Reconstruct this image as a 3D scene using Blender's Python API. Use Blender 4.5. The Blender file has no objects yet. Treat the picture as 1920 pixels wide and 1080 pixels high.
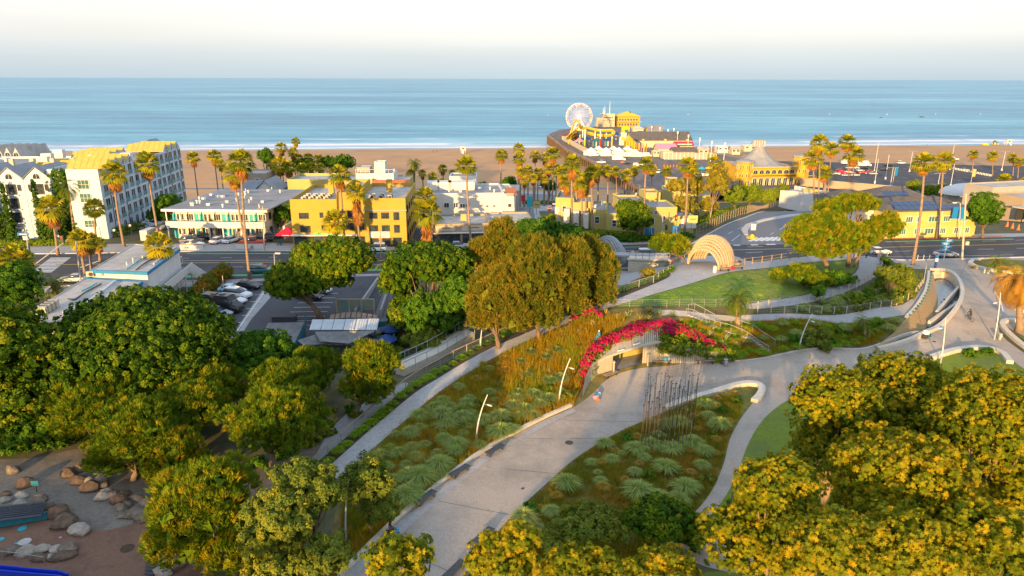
import bpy, bmesh, math, random
import numpy as np
from mathutils import Vector, Matrix
from mathutils.geometry import delaunay_2d_cdt
random.seed(7); RNG = np.random.default_rng(11)
R = math.radians; PI = math.pi
scene = bpy.context.scene
COL = scene.collection
HC = 34.0; FPX = 1300.0; PITCH = math.atan(393/FPX); ROLL = R(0.16)
CX = Vector((1, 0, 0)); CF = Vector((0, math.cos(PITCH), -math.sin(PITCH))); CU = CX.cross(CF)
CRt = CX*math.cos(ROLL) + CU*math.sin(ROLL); CUp = CU*math.cos(ROLL) - CX*math.sin(ROLL)
CAM = Vector((0, 0, HC))
cd = bpy.data.cameras.new('camera'); cam = bpy.data.objects.new('camera', cd); COL.objects.link(cam)
cd.sensor_width = 36; cd.lens = 36*FPX/1920; cd.clip_start = 0.5; cd.clip_end = 90000
cam.matrix_world = Matrix((( CRt.x, CUp.x, -CF.x, CAM.x), (CRt.y, CUp.y, -CF.y, CAM.y), (CRt.z, CUp.z, -CF.z, CAM.z), (0,0,0,1)))
scene.camera = cam
SUN_AZ = R(20); SUN_EL = R(8.5)       # light travels towards (sin az, cos az), sun stands low behind the camera
w = bpy.data.worlds.new('World'); scene.world = w; w.use_nodes = True
nt = w.node_tree; nt.nodes.clear()
wo = nt.nodes.new('ShaderNodeOutputWorld'); bg = nt.nodes.new('ShaderNodeBackground'); sky = nt.nodes.new('ShaderNodeTexSky')
sky.sky_type = 'NISHITA'; sky.sun_disc = False; sky.sun_elevation = SUN_EL; sky.sun_rotation = PI + SUN_AZ
sky.air_density = 1.0; sky.dust_density = 2.5; sky.ozone_density = 1.0
bg.inputs['Strength'].default_value = 0.15
tc = nt.nodes.new('ShaderNodeTexCoord'); sp = nt.nodes.new('ShaderNodeSeparateXYZ')
nt.links.new(tc.outputs['Generated'], sp.inputs[0])
vr = nt.nodes.new('ShaderNodeValToRGB'); nt.links.new(sp.outputs['Z'], vr.inputs[0])
els = vr.color_ramp.elements
els[0].position = 0.0; els[0].color = (2.1, 2.55, 2.85, 1)
els[1].position = 0.032; els[1].color = (2.5, 2.75, 2.9, 1)
for p_, c_ in ((0.05, (3.0, 3.0, 2.98, 1)), (0.115, (3.7, 3.5, 3.35, 1)), (0.3, (3.2, 3.5, 4.0, 1)), (1.0, (2.4, 3.1, 4.4, 1))):
    e = els.new(p_); e.color = c_
nz = nt.nodes.new('ShaderNodeTexNoise'); nz.inputs['Scale'].default_value = 1.6; nz.inputs['Detail'].default_value = 3
mp = nt.nodes.new('ShaderNodeMapping'); mp.inputs['Scale'].default_value = (1, 1, 9)
nt.links.new(tc.outputs['Generated'], mp.inputs[0]); nt.links.new(mp.outputs[0], nz.inputs['Vector'])
mr = nt.nodes.new('ShaderNodeMapRange'); mr.inputs[1].default_value = 0.3; mr.inputs[2].default_value = 0.7
mr.inputs[3].default_value = 0.93; mr.inputs[4].default_value = 1.05
nt.links.new(nz.outputs[0], mr.inputs[0])
mv = nt.nodes.new('ShaderNodeVectorMath'); mv.operation = 'SCALE'
nt.links.new(vr.outputs[0], mv.inputs[0]); nt.links.new(mr.outputs[0], mv.inputs['Scale'])
mx = nt.nodes.new('ShaderNodeMix'); mx.data_type = 'RGBA'; mx.inputs[0].default_value = 0.85
nt.links.new(sky.outputs[0], mx.inputs[6]); nt.links.new(mv.outputs[0], mx.inputs[7])
nt.links.new(mx.outputs[2], bg.inputs[0]); nt.links.new(bg.outputs[0], wo.inputs[0])
sd = bpy.data.lights.new('sun', 'SUN'); sun = bpy.data.objects.new('sun', sd); COL.objects.link(sun)
sd.energy = 4.8; sd.angle = R(0.6); sd.color = (1.0, 0.60, 0.22)
dv = Vector((math.sin(SUN_AZ)*math.cos(SUN_EL), math.cos(SUN_AZ)*math.cos(SUN_EL), -math.sin(SUN_EL)))
sun.rotation_euler = dv.to_track_quat('-Z', 'Y').to_euler(); sun.location = (-40, -120, 60)
scene.view_settings.view_transform = 'Standard'; scene.view_settings.look = 'None'
scene.view_settings.exposure = 1.1; scene.view_settings.gamma = 1.0
scene.render.engine = 'CYCLES'
cy = scene.cycles; cy.max_bounces = 5; cy.diffuse_bounces = 3; cy.glossy_bounces = 2; cy.transmission_bounces = 3
cy.transparent_max_bounces = 4; cy.caustics_reflective = False; cy.caustics_refractive = False; cy.use_denoising = True
def ray(u, v):
    return (CF + CRt*((u-960)/FPX) - CUp*((v-540)/FPX))
def onz(u, v, z):
    d = ray(u, v); t = (z-HC)/d.z
    return Vector((d.x*t, d.y*t, z))
def proj(p):
    q = Vector(p)-CAM; y = q.dot(CF)
    return 960+FPX*q.dot(CRt)/y, 540-FPX*q.dot(CUp)/y, y
CP = [(-200,500,0),(100,505,0),(300,500,0),(480,505,0),(700,485,0),(900,480,0),(1030,465,0),(1180,475,0),(1290,462,0),(1400,462,0),(1500,462,0),(1640,466,0),(1780,465,0),(1900,465,0),(2200,460,0),
 (420,545,-.2),(640,540,-.2),(420,620,-.8),(600,620,-.8),(250,560,-.3),(100,560,-.3),(-200,600,-1),(-300,700,-2),
 (60,830,-2.6),(-200,900,-3),(200,900,-2.8),(100,1050,-3.2),(300,1000,-3.2),(500,900,-2.6),(600,780,-2.4),(450,1000,-3),(-300,1100,-3.2),(100,1250,-3.2),(500,1200,-2.6),
 (600,885,-1.9),(670,800,-1.4),(760,718,-.6),(900,650,.9),(1060,575,2.9),(1200,522,4.0),(1262,500,4.2),
 (570,885,-2.4),(650,800,-2.3),(740,715,-2.2),(700,690,-2.2),(800,650,-2.2),(880,600,-1.8),(900,630,-1.4),(1000,580,-.8),(1100,540,.4),(1150,515,-.2),(1100,500,0),(1210,505,0.2),(700,620,-1.6),(800,600,-1.8),(850,540,-.9),
 (640,880,-1.7),(800,735,-.2),(950,648,1.5),(1100,592,3.3),(1200,556,4.2),(1300,520,4.3),(1330,490,4.2),(1290,490,4.2),
 (1250,560,4.3),(1400,530,4.1),(1560,510,3.9),(1300,570,4.1),(1410,496,3.8),(1500,487,3.7),(1590,480,3.2),
 (1420,577,3.1),(1540,552,3.1),(1625,510,2.9),(1625,480,2.6),(1300,588,2.8),(1500,595,2.4),(1680,585,1.9),(1744,540,1.4),(1746,507,.6),(1500,580,2.7),(1680,530,2.3),(1700,560,1.9),
 (1400,625,1.0),(1550,625,.8),(1680,620,.5),(1450,665,-.9),(1600,657,-.9),(1650,650,-.8),(1380,660,-.9),
 (1150,603,2.9),(1250,600,2.9),(1350,600,2.2),(1330,640,.9),(1390,640,.2),
 (1100,640,1.9),(1080,680,.3),(1000,680,.6),(900,720,-.5),(1050,640,1.9),(1000,740,-.9),(900,800,-1.4),(800,850,-1.6),(950,780,-1.4),(1070,720,-.9),(780,900,-1.9),(720,960,-2),
 (700,1060,-2.1),(900,920,-2),(1030,830,-1.8),(1200,730,-1.5),(1150,715,-1.5),(1260,686,-1.4),(1370,682,-1.2),(1450,690,-1.2),(1600,680,-1),(1750,620,-.7),(1850,560,-.3),(1750,490,0),(1690,492,.1),(1900,700,-1),(2100,600,0),(2200,800,-1),
 (1250,850,-1.8),(1000,1000,-2.1),(1150,950,-2),(1450,800,-1.5),(1700,900,-2),(1300,1000,-2.2),(1900,1000,-2),(1200,1250,-2.4),(2000,1250,-2.2),(1330,770,-1.5),
 (1700,445,-.2),(1500,395,-2.6),(1600,400,-1.8),(1400,420,-1.2),(1330,445,-.2),(1560,430,-.6),(1000,420,-1.2),(1060,440,-.3),(980,390,-3.6),(1030,385,-4.2),(900,445,-.3),(700,455,-.2),(430,455,-.3),(207,447,-.4),(60,455,-.3),(357,388,-8.0),(280,418,-3.5),(1200,440,-.4),(1150,448,-.2),(1290,430,-1.0),(1880,420,-1.2),(1900,440,-.2)]
cw = [onz(*c) for c in CP]
for x in (-360, -180, -60, 60, 200, 380):
    for y, z in ((-140,-2),(-40,-2.2),):
        cw.append(Vector((x, y, z)))
for x in (-420, -260, -120, -40, 40, 120, 200, 300, 460):
    for y, z in ((225,-9.0),(262,-14.5),(300,-17.2),(345,-18.2),(420,-18.6)):
        cw.append(Vector((x, y, z)))
    sy_ = 588+.1*x
    for dy, z in ((-95,-19.4),(-8,-20.8),(30,-22),(130,-25)): cw.append(Vector((x, sy_+dy, z)))
for x in (-420, -300, 260, 400):
    for y, z in ((40,-2.5),(120,0),(165,-.3)): cw.append(Vector((x, y, z)))
cxy = np.array([(p.x, p.y) for p in cw]); cz = np.array([p.z for p in cw])
_c2 = 9.0
def _phi(d2): return -np.sqrt(d2+_c2)
_A = _phi(((cxy[:,None,:]-cxy[None,:,:])**2).sum(-1)); n_ = len(cxy)
_M = np.zeros((n_+1, n_+1)); _M[:n_,:n_] = _A + np.eye(n_)*0.8; _M[:n_,n_] = 1; _M[n_,:n_] = 1
_W = np.linalg.solve(_M, np.append(cz, 0))
def hs(xy):
    xy = np.asarray(xy, float).reshape(-1, 2); out = np.empty(len(xy))
    for i in range(0, len(xy), 4000):
        q = xy[i:i+4000]
        out[i:i+4000] = _phi(((q[:,None,:]-cxy[None])**2).sum(-1))@_W[:n_] + _W[n_]
    return out
def h(x, y): return float(hs([(x, y)])[0])
_cache = {}
def P(u, v):
    """where the sight line of a point in the photograph meets the terrain"""
    k = (round(u,1), round(v,1))
    if k in _cache: return _cache[k].copy()
    d = ray(u, v)
    ts = np.concatenate([np.arange(18, 200, 1.0), np.arange(200, 900, 3.0)])/d.y
    xs = d.x*ts; ys = d.y*ts; zs = HC + d.z*ts
    g = zs-hs(np.stack([xs, ys], 1))
    i = np.argmax(g < 0)
    if g[i] >= 0: p = onz(u, v, -21)
    else:
        a, b = ts[max(i-1,0)], ts[i]
        ga, gb = g[max(i-1,0)], g[i]
        t = a + (b-a)*(ga/(ga-gb+1e-9)) if i else b
        p = Vector((d.x*t, d.y*t, 0)); p.z = h(p.x, p.y)
    _cache[k] = p
    return p.copy()
def top(p, v):
    """height at which a vertical standing on p reaches picture row v"""
    a, b = p.z-60, p.z+120
    for _ in range(40):
        m = (a+b)/2
        if proj((p.x, p.y, m))[1] > v: a = m
        else: b = m
    return a
def mpp(p):  # metres per pixel at p
    return proj(p)[2]/FPX
def tag(o, label=None, cat=None, group=None, kind=None):
    if label: o['label'] = label
    if cat: o['category'] = cat
    if group: o['group'] = group
    if kind: o['kind'] = kind
    return o
def link(name, me, parent=None, loc=None, rz=0, mat=None):
    o = bpy.data.objects.new(name, me); COL.objects.link(o)
    if mat and me is not None and len(me.materials) == 0: me.materials.append(mat)
    if parent: o.parent = parent
    if loc is not None: o.location = loc
    if rz: o.rotation_euler.z = rz
    return o
def empty(name, loc, label, cat, group=None, rz=0):
    o = link(name, None, None, loc, rz); o.empty_display_size = 0.5
    return tag(o, label, cat, group)
def copy_tree(o, parent=None):
    c = o.copy(); COL.objects.link(c)
    if parent: c.parent = parent
    for ch in list(o.children): copy_tree(ch, c)
    return c
_kids = {}
class MB:
    """collects geometry of one mesh"""
    def __init__(s): s.v = []; s.f = []; s.mi = []; s.m = 0
    def add(s, vs, fs):
        b = len(s.v); s.v += [tuple(p) for p in vs]; s.f += [tuple(b+i for i in f) for f in fs]; s.mi += [s.m]*len(fs); return s
    def box(s, c, size, rz=0, rot=None):
        x, y, z = size[0]/2, size[1]/2, size[2]/2
        M = rot if rot is not None else Matrix.Rotation(rz, 3, 'Z')
        vs = [Vector(c) + M@Vector(q) for q in ((-x,-y,-z),(x,-y,-z),(x,y,-z),(-x,y,-z),(-x,-y,z),(x,-y,z),(x,y,z),(-x,y,z))]
        return s.add(vs, [(0,3,2,1),(4,5,6,7),(0,1,5,4),(1,2,6,5),(2,3,7,6),(3,0,4,7)])
    def bar(s, a, b, w, d=None):
        a = Vector(a); b = Vector(b); L = (b-a).length
        if L < 1e-6: return s
        z = (b-a)/L; up = Vector((0,0,1)) if abs(z.z) < .9 else Vector((0,1,0))
        x = up.cross(z).normalized(); y = z.cross(x)
        return s.box((a+b)/2, (w, d or w, L), rot=Matrix((x, y, z)).transposed())
    def tube(s, pts, rs, n=8, cap=True):
        pts = [Vector(p) for p in pts]
        if not hasattr(rs, '__len__'): rs = [rs]*len(pts)
        b = []; ref = None
        for i, p in enumerate(pts):
            t = (pts[min(i+1, len(pts)-1)]-pts[max(i-1, 0)]).normalized()
            if ref is None: ref = Vector((1,0,0)) if abs(t.x) < .9 else Vector((0,1,0))
            x = (ref - t*ref.dot(t)).normalized(); y = t.cross(x); ref = x
            b += [p + (x*math.cos(2*PI*k/n)+y*math.sin(2*PI*k/n))*rs[i] for k in range(n)]
        fs = [(i*n+k, i*n+(k+1)%n, (i+1)*n+(k+1)%n, (i+1)*n+k) for i in range(len(pts)-1) for k in range(n)]
        if cap: fs += [tuple(range(n))[::-1], tuple((len(pts)-1)*n+k for k in range(n))]
        return s.add(b, fs)
    def prism(s, xy, z0, z1, cap=True):
        n = len(xy)
        if sum(xy[i][0]*xy[(i+1)%n][1]-xy[(i+1)%n][0]*xy[i][1] for i in range(n)) < 0: xy = xy[::-1]
        z0s = z0 if hasattr(z0, '__len__') else [z0]*n; z1s = z1 if hasattr(z1, '__len__') else [z1]*n
        vs = [(p[0], p[1], z0s[i]) for i, p in enumerate(xy)] + [(p[0], p[1], z1s[i]) for i, p in enumerate(xy)]
        fs = [(i, (i+1)%n, n+(i+1)%n, n+i) for i in range(n)]
        if cap: fs += [tuple(range(n, 2*n)), tuple(range(n))[::-1]]
        return s.add(vs, fs)
    def lathe(s, c, prof, n=16):
        vs = [(c[0]+r*math.cos(2*PI*k/n), c[1]+r*math.sin(2*PI*k/n), c[2]+z) for r, z in prof for k in range(n)]
        fs = [(i*n+k, i*n+(k+1)%n, (i+1)*n+(k+1)%n, (i+1)*n+k) for i in range(len(prof)-1) for k in range(n)]
        return s.add(vs, fs)
    def mesh(s, name, mats, smooth=False):
        me = bpy.data.meshes.new(name); me.from_pydata(s.v, [], s.f)
        if not isinstance(mats, (list, tuple)): mats = [mats]
        for m in mats: me.materials.append(m)
        if len(mats) > 1: me.polygons.foreach_set('material_index', s.mi)
        if smooth: me.polygons.foreach_set('use_smooth', [True]*len(me.polygons))
        me.validate(); me.update(); return me
    def build(s, name, mats, parent=None, loc=None, rz=0, smooth=False):
        return link(name, s.mesh(name, mats, smooth), parent, loc, rz)
def np_mesh(name, V, F, mats, attr=None, smooth=False):
    """V (n,3); F (m,k) faces of one size"""
    me = bpy.data.meshes.new(name); V = np.asarray(V, np.float32); F = np.asarray(F, np.int32)
    m, k = F.shape
    me.vertices.add(len(V)); me.vertices.foreach_set('co', V.ravel())
    me.loops.add(m*k); me.loops.foreach_set('vertex_index', F.ravel())
    me.polygons.add(m); me.polygons.foreach_set('loop_start', np.arange(0, m*k, k, dtype=np.int32))
    try: me.polygons.foreach_set('loop_total', np.full(m, k, np.int32))
    except Exception: pass
    if attr is not None:
        a = me.attributes.new('v', 'FLOAT', 'FACE'); a.data.foreach_set('value', np.asarray(attr, np.float32))
    if not isinstance(mats, (list, tuple)): mats = [mats]
    for q in mats: me.materials.append(q)
    if smooth: me.polygons.foreach_set('use_smooth', np.ones(m, bool))
    me.update(calc_edges=True); return me
ORD = ['first','second','third','fourth','fifth','sixth','seventh','eighth','ninth','tenth','eleventh','twelfth','thirteenth','fourteenth','fifteenth','sixteenth','seventeenth','eighteenth','nineteenth','twentieth']
def ordn(i):
    if i < 20: return ORD[i]
    t = {2:'twenty',3:'thirty',4:'forty',5:'fifty',6:'sixty',7:'seventy',8:'eighty',9:'ninety'}[(i+1)//10]
    return t+'-'+ORD[i%10] if (i+1)%10 else t[:-1]+'ieth'
def ordl(items, fmt):
    """items: objects sorted already from the left of the photo; gives each a label with its place in the row"""
    n = len(items)
    for i, o in enumerate(items):
        w_ = 'leftmost' if i == 0 and n > 1 else 'rightmost' if i == n-1 and n > 1 else ordn(i)+' from the left' if n > 1 else ''
        if i == 0 or i == n-1: o['label'] = fmt.format(w_)
        else: o['label'] = fmt.format(w_)
def mat(name, c1, c2=None, sc=1.0, rough=0.8, bump=0.0, bsc=None, spec=0.3, metal=0.0, detail=4, coord='Object', stretch=None, c3=None, lo=.35, hi=.65, emit=0, clear=0):
    m = bpy.data.materials.new(name); m.use_nodes = True; t = m.node_tree; b = t.nodes['Principled BSDF']
    b.inputs['Roughness'].default_value = rough; b.inputs['Specular IOR Level'].default_value = spec; b.inputs['Metallic'].default_value = metal
    b.inputs['Base Color'].default_value = (*c1, 1)
    if clear: b.inputs['Coat Weight'].default_value = clear
    if emit: b.inputs['Emission Color'].default_value = (*c1, 1); b.inputs['Emission Strength'].default_value = emit
    if c2 or bump:
        if coord == 'World': g = t.nodes.new('ShaderNodeNewGeometry'); src = g.outputs['Position']
        else: g = t.nodes.new('ShaderNodeTexCoord'); src = g.outputs['Object']
        if stretch:
            mpn = t.nodes.new('ShaderNodeMapping'); mpn.inputs['Scale'].default_value = stretch; t.links.new(src, mpn.inputs[0]); src = mpn.outputs[0]
    if c2:
        n = t.nodes.new('ShaderNodeTexNoise'); n.inputs['Scale'].default_value = sc; n.inputs['Detail'].default_value = detail; n.inputs['Roughness'].default_value = .62
        t.links.new(src, n.inputs['Vector'])
        r = t.nodes.new('ShaderNodeValToRGB'); e = r.color_ramp.elements
        e[0].position = lo; e[0].color = (*c1, 1); e[1].position = hi; e[1].color = (*c2, 1)
        if c3: x = e.new((lo+hi)/2); x.color = (*c3, 1)
        t.links.new(n.outputs[0], r.inputs[0]); t.links.new(r.outputs[0], b.inputs['Base Color'])
    if bump:
        n2 = t.nodes.new('ShaderNodeTexNoise'); n2.inputs['Scale'].default_value = bsc or sc*6; n2.inputs['Detail'].default_value = 5
        t.links.new(src, n2.inputs['Vector'])
        bp = t.nodes.new('ShaderNodeBump'); bp.inputs['Strength'].default_value = bump; bp.inputs['Distance'].default_value = .05
        t.links.new(n2.outputs[0], bp.inputs['Height']); t.links.new(bp.outputs[0], b.inputs['Normal'])
    return m
def mix_noise(m, sc, c, amt, lo=.5, hi=.62, coord='World', detail=5):
    """second, larger layer of stains over a material's colour"""
    t = m.node_tree; b = t.nodes['Principled BSDF']; inp = b.inputs['Base Color']
    g = t.nodes.new('ShaderNodeNewGeometry'); n = t.nodes.new('ShaderNodeTexNoise'); n.inputs['Scale'].default_value = sc; n.inputs['Detail'].default_value = detail; n.inputs['Roughness'].default_value = .7
    t.links.new(g.outputs['Position'], n.inputs['Vector'])
    mr = t.nodes.new('ShaderNodeMapRange'); mr.inputs[1].default_value = lo; mr.inputs[2].default_value = hi; mr.inputs[4].default_value = amt
    t.links.new(n.outputs[0], mr.inputs[0])
    mx = t.nodes.new('ShaderNodeMix'); mx.data_type = 'RGBA'; t.links.new(mr.outputs[0], mx.inputs[0])
    if inp.is_linked: t.links.new(inp.links[0].from_socket, mx.inputs[6])
    else: mx.inputs[6].default_value = inp.default_value
    mx.inputs[7].default_value = (*c, 1); t.links.new(mx.outputs[2], inp)
    return m
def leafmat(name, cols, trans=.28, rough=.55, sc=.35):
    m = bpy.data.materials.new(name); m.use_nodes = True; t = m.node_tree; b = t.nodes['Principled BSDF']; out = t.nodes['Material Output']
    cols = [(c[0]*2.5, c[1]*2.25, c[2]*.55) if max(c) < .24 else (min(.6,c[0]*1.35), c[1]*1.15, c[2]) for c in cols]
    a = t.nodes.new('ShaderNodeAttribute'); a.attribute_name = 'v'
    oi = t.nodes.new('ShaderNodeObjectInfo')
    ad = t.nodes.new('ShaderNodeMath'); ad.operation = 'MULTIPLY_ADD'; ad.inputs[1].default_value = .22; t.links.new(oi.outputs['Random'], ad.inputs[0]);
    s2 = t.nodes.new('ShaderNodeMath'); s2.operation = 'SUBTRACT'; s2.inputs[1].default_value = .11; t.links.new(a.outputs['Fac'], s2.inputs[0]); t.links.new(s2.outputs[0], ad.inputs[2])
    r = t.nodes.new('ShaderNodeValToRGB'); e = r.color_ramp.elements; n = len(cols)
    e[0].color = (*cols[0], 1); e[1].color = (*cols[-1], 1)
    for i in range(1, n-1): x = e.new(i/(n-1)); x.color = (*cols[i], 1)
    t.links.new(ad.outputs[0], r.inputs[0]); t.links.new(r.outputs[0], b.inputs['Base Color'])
    b.inputs['Roughness'].default_value = .75; b.inputs['Specular IOR Level'].default_value = .1
    tr = t.nodes.new('ShaderNodeBsdfTranslucent'); t.links.new(r.outputs[0], tr.inputs[0])
    mx = t.nodes.new('ShaderNodeMixShader'); mx.inputs[0].default_value = trans
    t.links.new(b.outputs[0], mx.inputs[1]); t.links.new(tr.outputs[0], mx.inputs[2]); t.links.new(mx.outputs[0], out.inputs[0])
    return m
M = {}
M['asphalt'] = mix_noise(mat('asphalt', (.045,.048,.055), (.07,.073,.08), 6, .85, .25, 40, coord='World'), .12, (.10,.10,.105), .55)
M['asphalt_light'] = mix_noise(mat('asphalt_light', (.15,.155,.165), (.20,.20,.205), 5, .85, .2, 40, coord='World'), .15, (.16,.16,.16), .5)
M['parking'] = mix_noise(mat('parking_asphalt', (.06,.064,.072), (.085,.088,.095), 5, .85, .2, 30, coord='World'), .2, (.035,.036,.04), .7, .55, .7)
M['walk'] = mix_noise(mat('pavement_concrete', (.30,.30,.29), (.38,.375,.36), 2.5, .85, .1, 30, coord='World'), .35, (.22,.215,.21), .6, .5, .75)
M['plaza'] = mix_noise(mix_noise(mat('decomposed_granite', (.30,.255,.205), (.45,.39,.32), 7, .9, .35, 45, coord='World', detail=8, lo=.3, hi=.7), .16, (.23,.205,.17), .85, .47, .68), 1.1, (.18,.16,.135), .5, .64, .72)
M['walk_light'] = mix_noise(mat('walkway_concrete', (.33,.325,.31), (.44,.43,.41), 3, .85, .15, 30, coord='World'), .5, (.26,.25,.24), .6, .52, .7)
M['kerb'] = mat('kerb_concrete', (.42,.40,.36), (.52,.50,.46), 3, .8, .1, 30, coord='World')
M['seatwall'] = mat('pale_board_concrete', (.50,.45,.36), (.60,.55,.45), 2, .75, .1, 30, coord='World')
M['kerb_red'] = mat('red_kerb_paint', (.20,.05,.04), (.28,.10,.08), 3, .8, coord='World')
M['white_line'] = mat('road_paint_white', (.55,.56,.55), (.75,.75,.73), 4, .7, coord='World')
M['yellow_line'] = mat('road_paint_yellow', (.55,.38,.10), (.42,.30,.12), 4, .7, coord='World')
M['green_line'] = mat('bike_lane_green', (.09,.30,.13), (.14,.38,.18), 3, .8, coord='World')
M['soil'] = mix_noise(mat('garden_soil', (.055,.038,.022), (.10,.07,.04), 1.8, .95, .5, 14, coord='World'), .25, (.06,.07,.025), .7)
M['hill'] = mix_noise(mix_noise(mat('dry_grass_ground', (.15,.12,.035), (.22,.16,.05), 1.2, .95, .6, 9, coord='World'), .12, (.085,.11,.03), .8, .45, .6), .5, (.045,.05,.018), .5, .5, .7)
M['gardenbed'] = mix_noise(mix_noise(mat('sedge_ground', (.11,.12,.022), (.17,.17,.03), 1.4, .95, .6, 10, coord='World'), .14, (.12,.075,.03), .75, .45, .62), .6, (.05,.06,.018), .55, .5, .66)
M['lawn'] = mix_noise(mix_noise(mat('lawn_grass', (.085,.17,.018), (.13,.22,.025), 2.2, .95, .5, 25, coord='World'), .10, (.19,.19,.045), .75, .46, .64), .7, (.045,.09,.02), .4)
M['low_lawn'] = mix_noise(mat('lower_lawn_grass', (.12,.175,.015), (.17,.22,.022), 2.2, .95, .5, 25, coord='World'), .10, (.10,.12,.045), .6, .48, .62)  # separate, yellower grass for the lower lawn
M['sand'] = mix_noise(mat('beach_sand', (.42,.24,.115), (.50,.30,.145), .08, .95, .4, 1.2, coord='World', detail=8), .02, (.29,.19,.115), .6)
M['wetsand'] = mat('wet_sand', (.17,.14,.125), (.22,.18,.155), .05, .25, coord='World', spec=.6)
M['play'] = mix_noise(mat('play_surface', (.17,.095,.06), (.215,.12,.078), 4, .9, .2, 30, coord='World'), .3, (.11,.065,.045), .6)
M['playsand'] = mix_noise(mat('grey_play_sand', (.18,.155,.125), (.24,.21,.17), 3, .95, .4, 18, coord='World'), .35, (.11,.105,.095), .6)
M['dirt'] = mix_noise(mat('bare_earth', (.16,.13,.10), (.22,.18,.14), 1.2, .95, .4, 10, coord='World'), .1, (.10,.09,.06), .6)
M['cliff'] = mat('ice_plant_ground', (.07,.08,.03), (.13,.11,.06), .5, .95, .6, 4, coord='World')
def wm(name, c, c2=None, rough=.8):
    c2 = c2 or tuple(x*.86 for x in c)
    m = mat(name, c, c2, .35, rough, .05, 20, coord='World', detail=7, lo=.4, hi=.75); return m
M['white_wall'] = wm('white_stucco', (.62,.62,.60))
M['hotel_wall'] = wm('hotel_shade_blue_stucco', (.47,.57,.68))  # white stucco tinted blue, the shaded wall's tone put into the colour
M['cream'] = wm('cream_stucco', (.50,.45,.34))
M['yellow'] = wm('yellow_stucco', (.43,.30,.05))
M['yellow2'] = wm('pale_yellow_stucco', (.50,.42,.14))
M['yellow3'] = wm('golden_yellow_paint', (.46,.30,.03))
M['lemon'] = wm('lemon_stucco', (.42,.37,.13))
M['beige'] = wm('beige_stucco', (.36,.29,.21))
M['greywall'] = wm('grey_stucco', (.36,.34,.31))
M['roof_grey'] = mix_noise(mat('grey_flat_roofing', (.22,.235,.25), (.30,.315,.33), .5, .9, .1, 10, coord='World', detail=7), .25, (.16,.17,.18), .6)
M['roof_pale'] = mix_noise(mat('pale_flat_roofing', (.36,.34,.30), (.46,.44,.40), .6, .9, .1, 10, coord='World'), .22, (.25,.24,.22), .6)
M['roof_dark'] = mix_noise(mat('dark_shingle_roofing', (.09,.085,.08), (.14,.13,.12), 2, .95, .3, 12, coord='World'), .3, (.06,.06,.06), .5)
M['roof_yellow'] = mat('yellow_metal_roof', (.50,.38,.08), (.43,.32,.07), .6, .5, coord='World')
M['roof_tile'] = mat('terracotta_roof', (.30,.10,.05), (.40,.16,.08), 3, .8, coord='World')
M['glass'] = mat('dark_window_glass', (.02,.03,.035), (.06,.08,.09), .8, .08, spec=.8, coord='World')
M['glass_green'] = mat('green_tint_glass', (.05,.13,.11), (.08,.18,.15), .8, .12, spec=.8, coord='World')
M['balcony_glass'] = mat('balcony_glass', (.10,.24,.25), (.14,.30,.30), .8, .15, spec=.8, coord='World')
M['frame_w'] = mat('white_frame_paint', (.70,.70,.68), rough=.6)
M['frame_d'] = mat('dark_frame_paint', (.045,.05,.055), rough=.5)
M['turq'] = mat('turquoise_paint', (.03,.42,.50), (.02,.36,.44), 2, .6, coord='World')
M['blue_trim'] = mat('blue_trim_paint', (.02,.22,.42), (.02,.18,.36), 2, .6, coord='World')
M['blue_sign'] = mat('blue_sign_paint', (.01,.18,.48), rough=.5)
M['navy'] = mat('navy_paint', (.02,.06,.20), rough=.6)
M['red'] = mat('red_paint', (.50,.03,.04), rough=.5)
M['red_c'] = mat('red_canopy_cloth', (.58,.01,.05), rough=.8)
M['metal'] = mat('galvanised_metal', (.42,.43,.43), (.32,.33,.34), 4, .45, metal=.6)
M['grey_metal'] = mat('grey_painted_metal', (.34,.36,.37), (.28,.30,.31), 3, .5)
M['white_metal'] = mat('white_painted_metal', (.66,.66,.64), (.56,.56,.55), 2, .5)
M['dark_metal'] = mat('dark_metal', (.05,.055,.06), rough=.5)
M['rust_metal'] = mat('oxidised_pole_metal', (.05,.045,.035), (.10,.08,.05), 3, .6)
M['wood'] = mat('weathered_timber', (.24,.18,.13), (.34,.27,.20), 3, .85, .3, 12, stretch=(1,1,.2))
M['wood_dark'] = mat('dark_timber', (.09,.065,.05), (.14,.10,.075), 2, .9, .3, 9)
M['deck'] = mat('pier_deck_timber', (.13,.105,.095), (.19,.155,.135), .3, .9, .2, 4, coord='World', stretch=(1,.15,1))
M['slat'] = mat('greywood_bench', (.04,.05,.065), (.075,.085,.10), 5, .7)
M['corr'] = mat('corrugated_steel', (.17,.175,.185), (.28,.27,.265), .8, .5, metal=.3)
M['corr_w'] = mat('pale_polycarbonate_sheet', (.52,.58,.62), (.62,.67,.70), .9, .4)
M['shade_cloth'] = mat('grey_shade_cloth', (.17,.175,.17), (.24,.245,.24), 1.5, .95)
M['teal'] = mat('teal_paint', (.015,.13,.18), (.02,.17,.23), 2, .7)
M['solar'] = mat('solar_cell_glass', (.012,.03,.09), (.02,.05,.13), 3, .15, spec=.7)
M['bark'] = mat('tree_bark', (.13,.09,.065), (.24,.17,.12), 2.5, .95, .6, 12, stretch=(1,1,.25))
M['bark_pale'] = mat('pale_bark', (.32,.24,.16), (.18,.13,.09), 1.5, .9, .4, 8, stretch=(1,1,.35))
M['palm_bark'] = mat('palm_trunk_bark', (.20,.14,.10), (.32,.24,.17), 1.5, .95, .5, 9, stretch=(.6,.6,4))
M['rock'] = mat('grey_boulder', (.12,.10,.08), (.24,.21,.17), 1.1, .9, .6, 5, c3=(.17,.13,.09))
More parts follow.
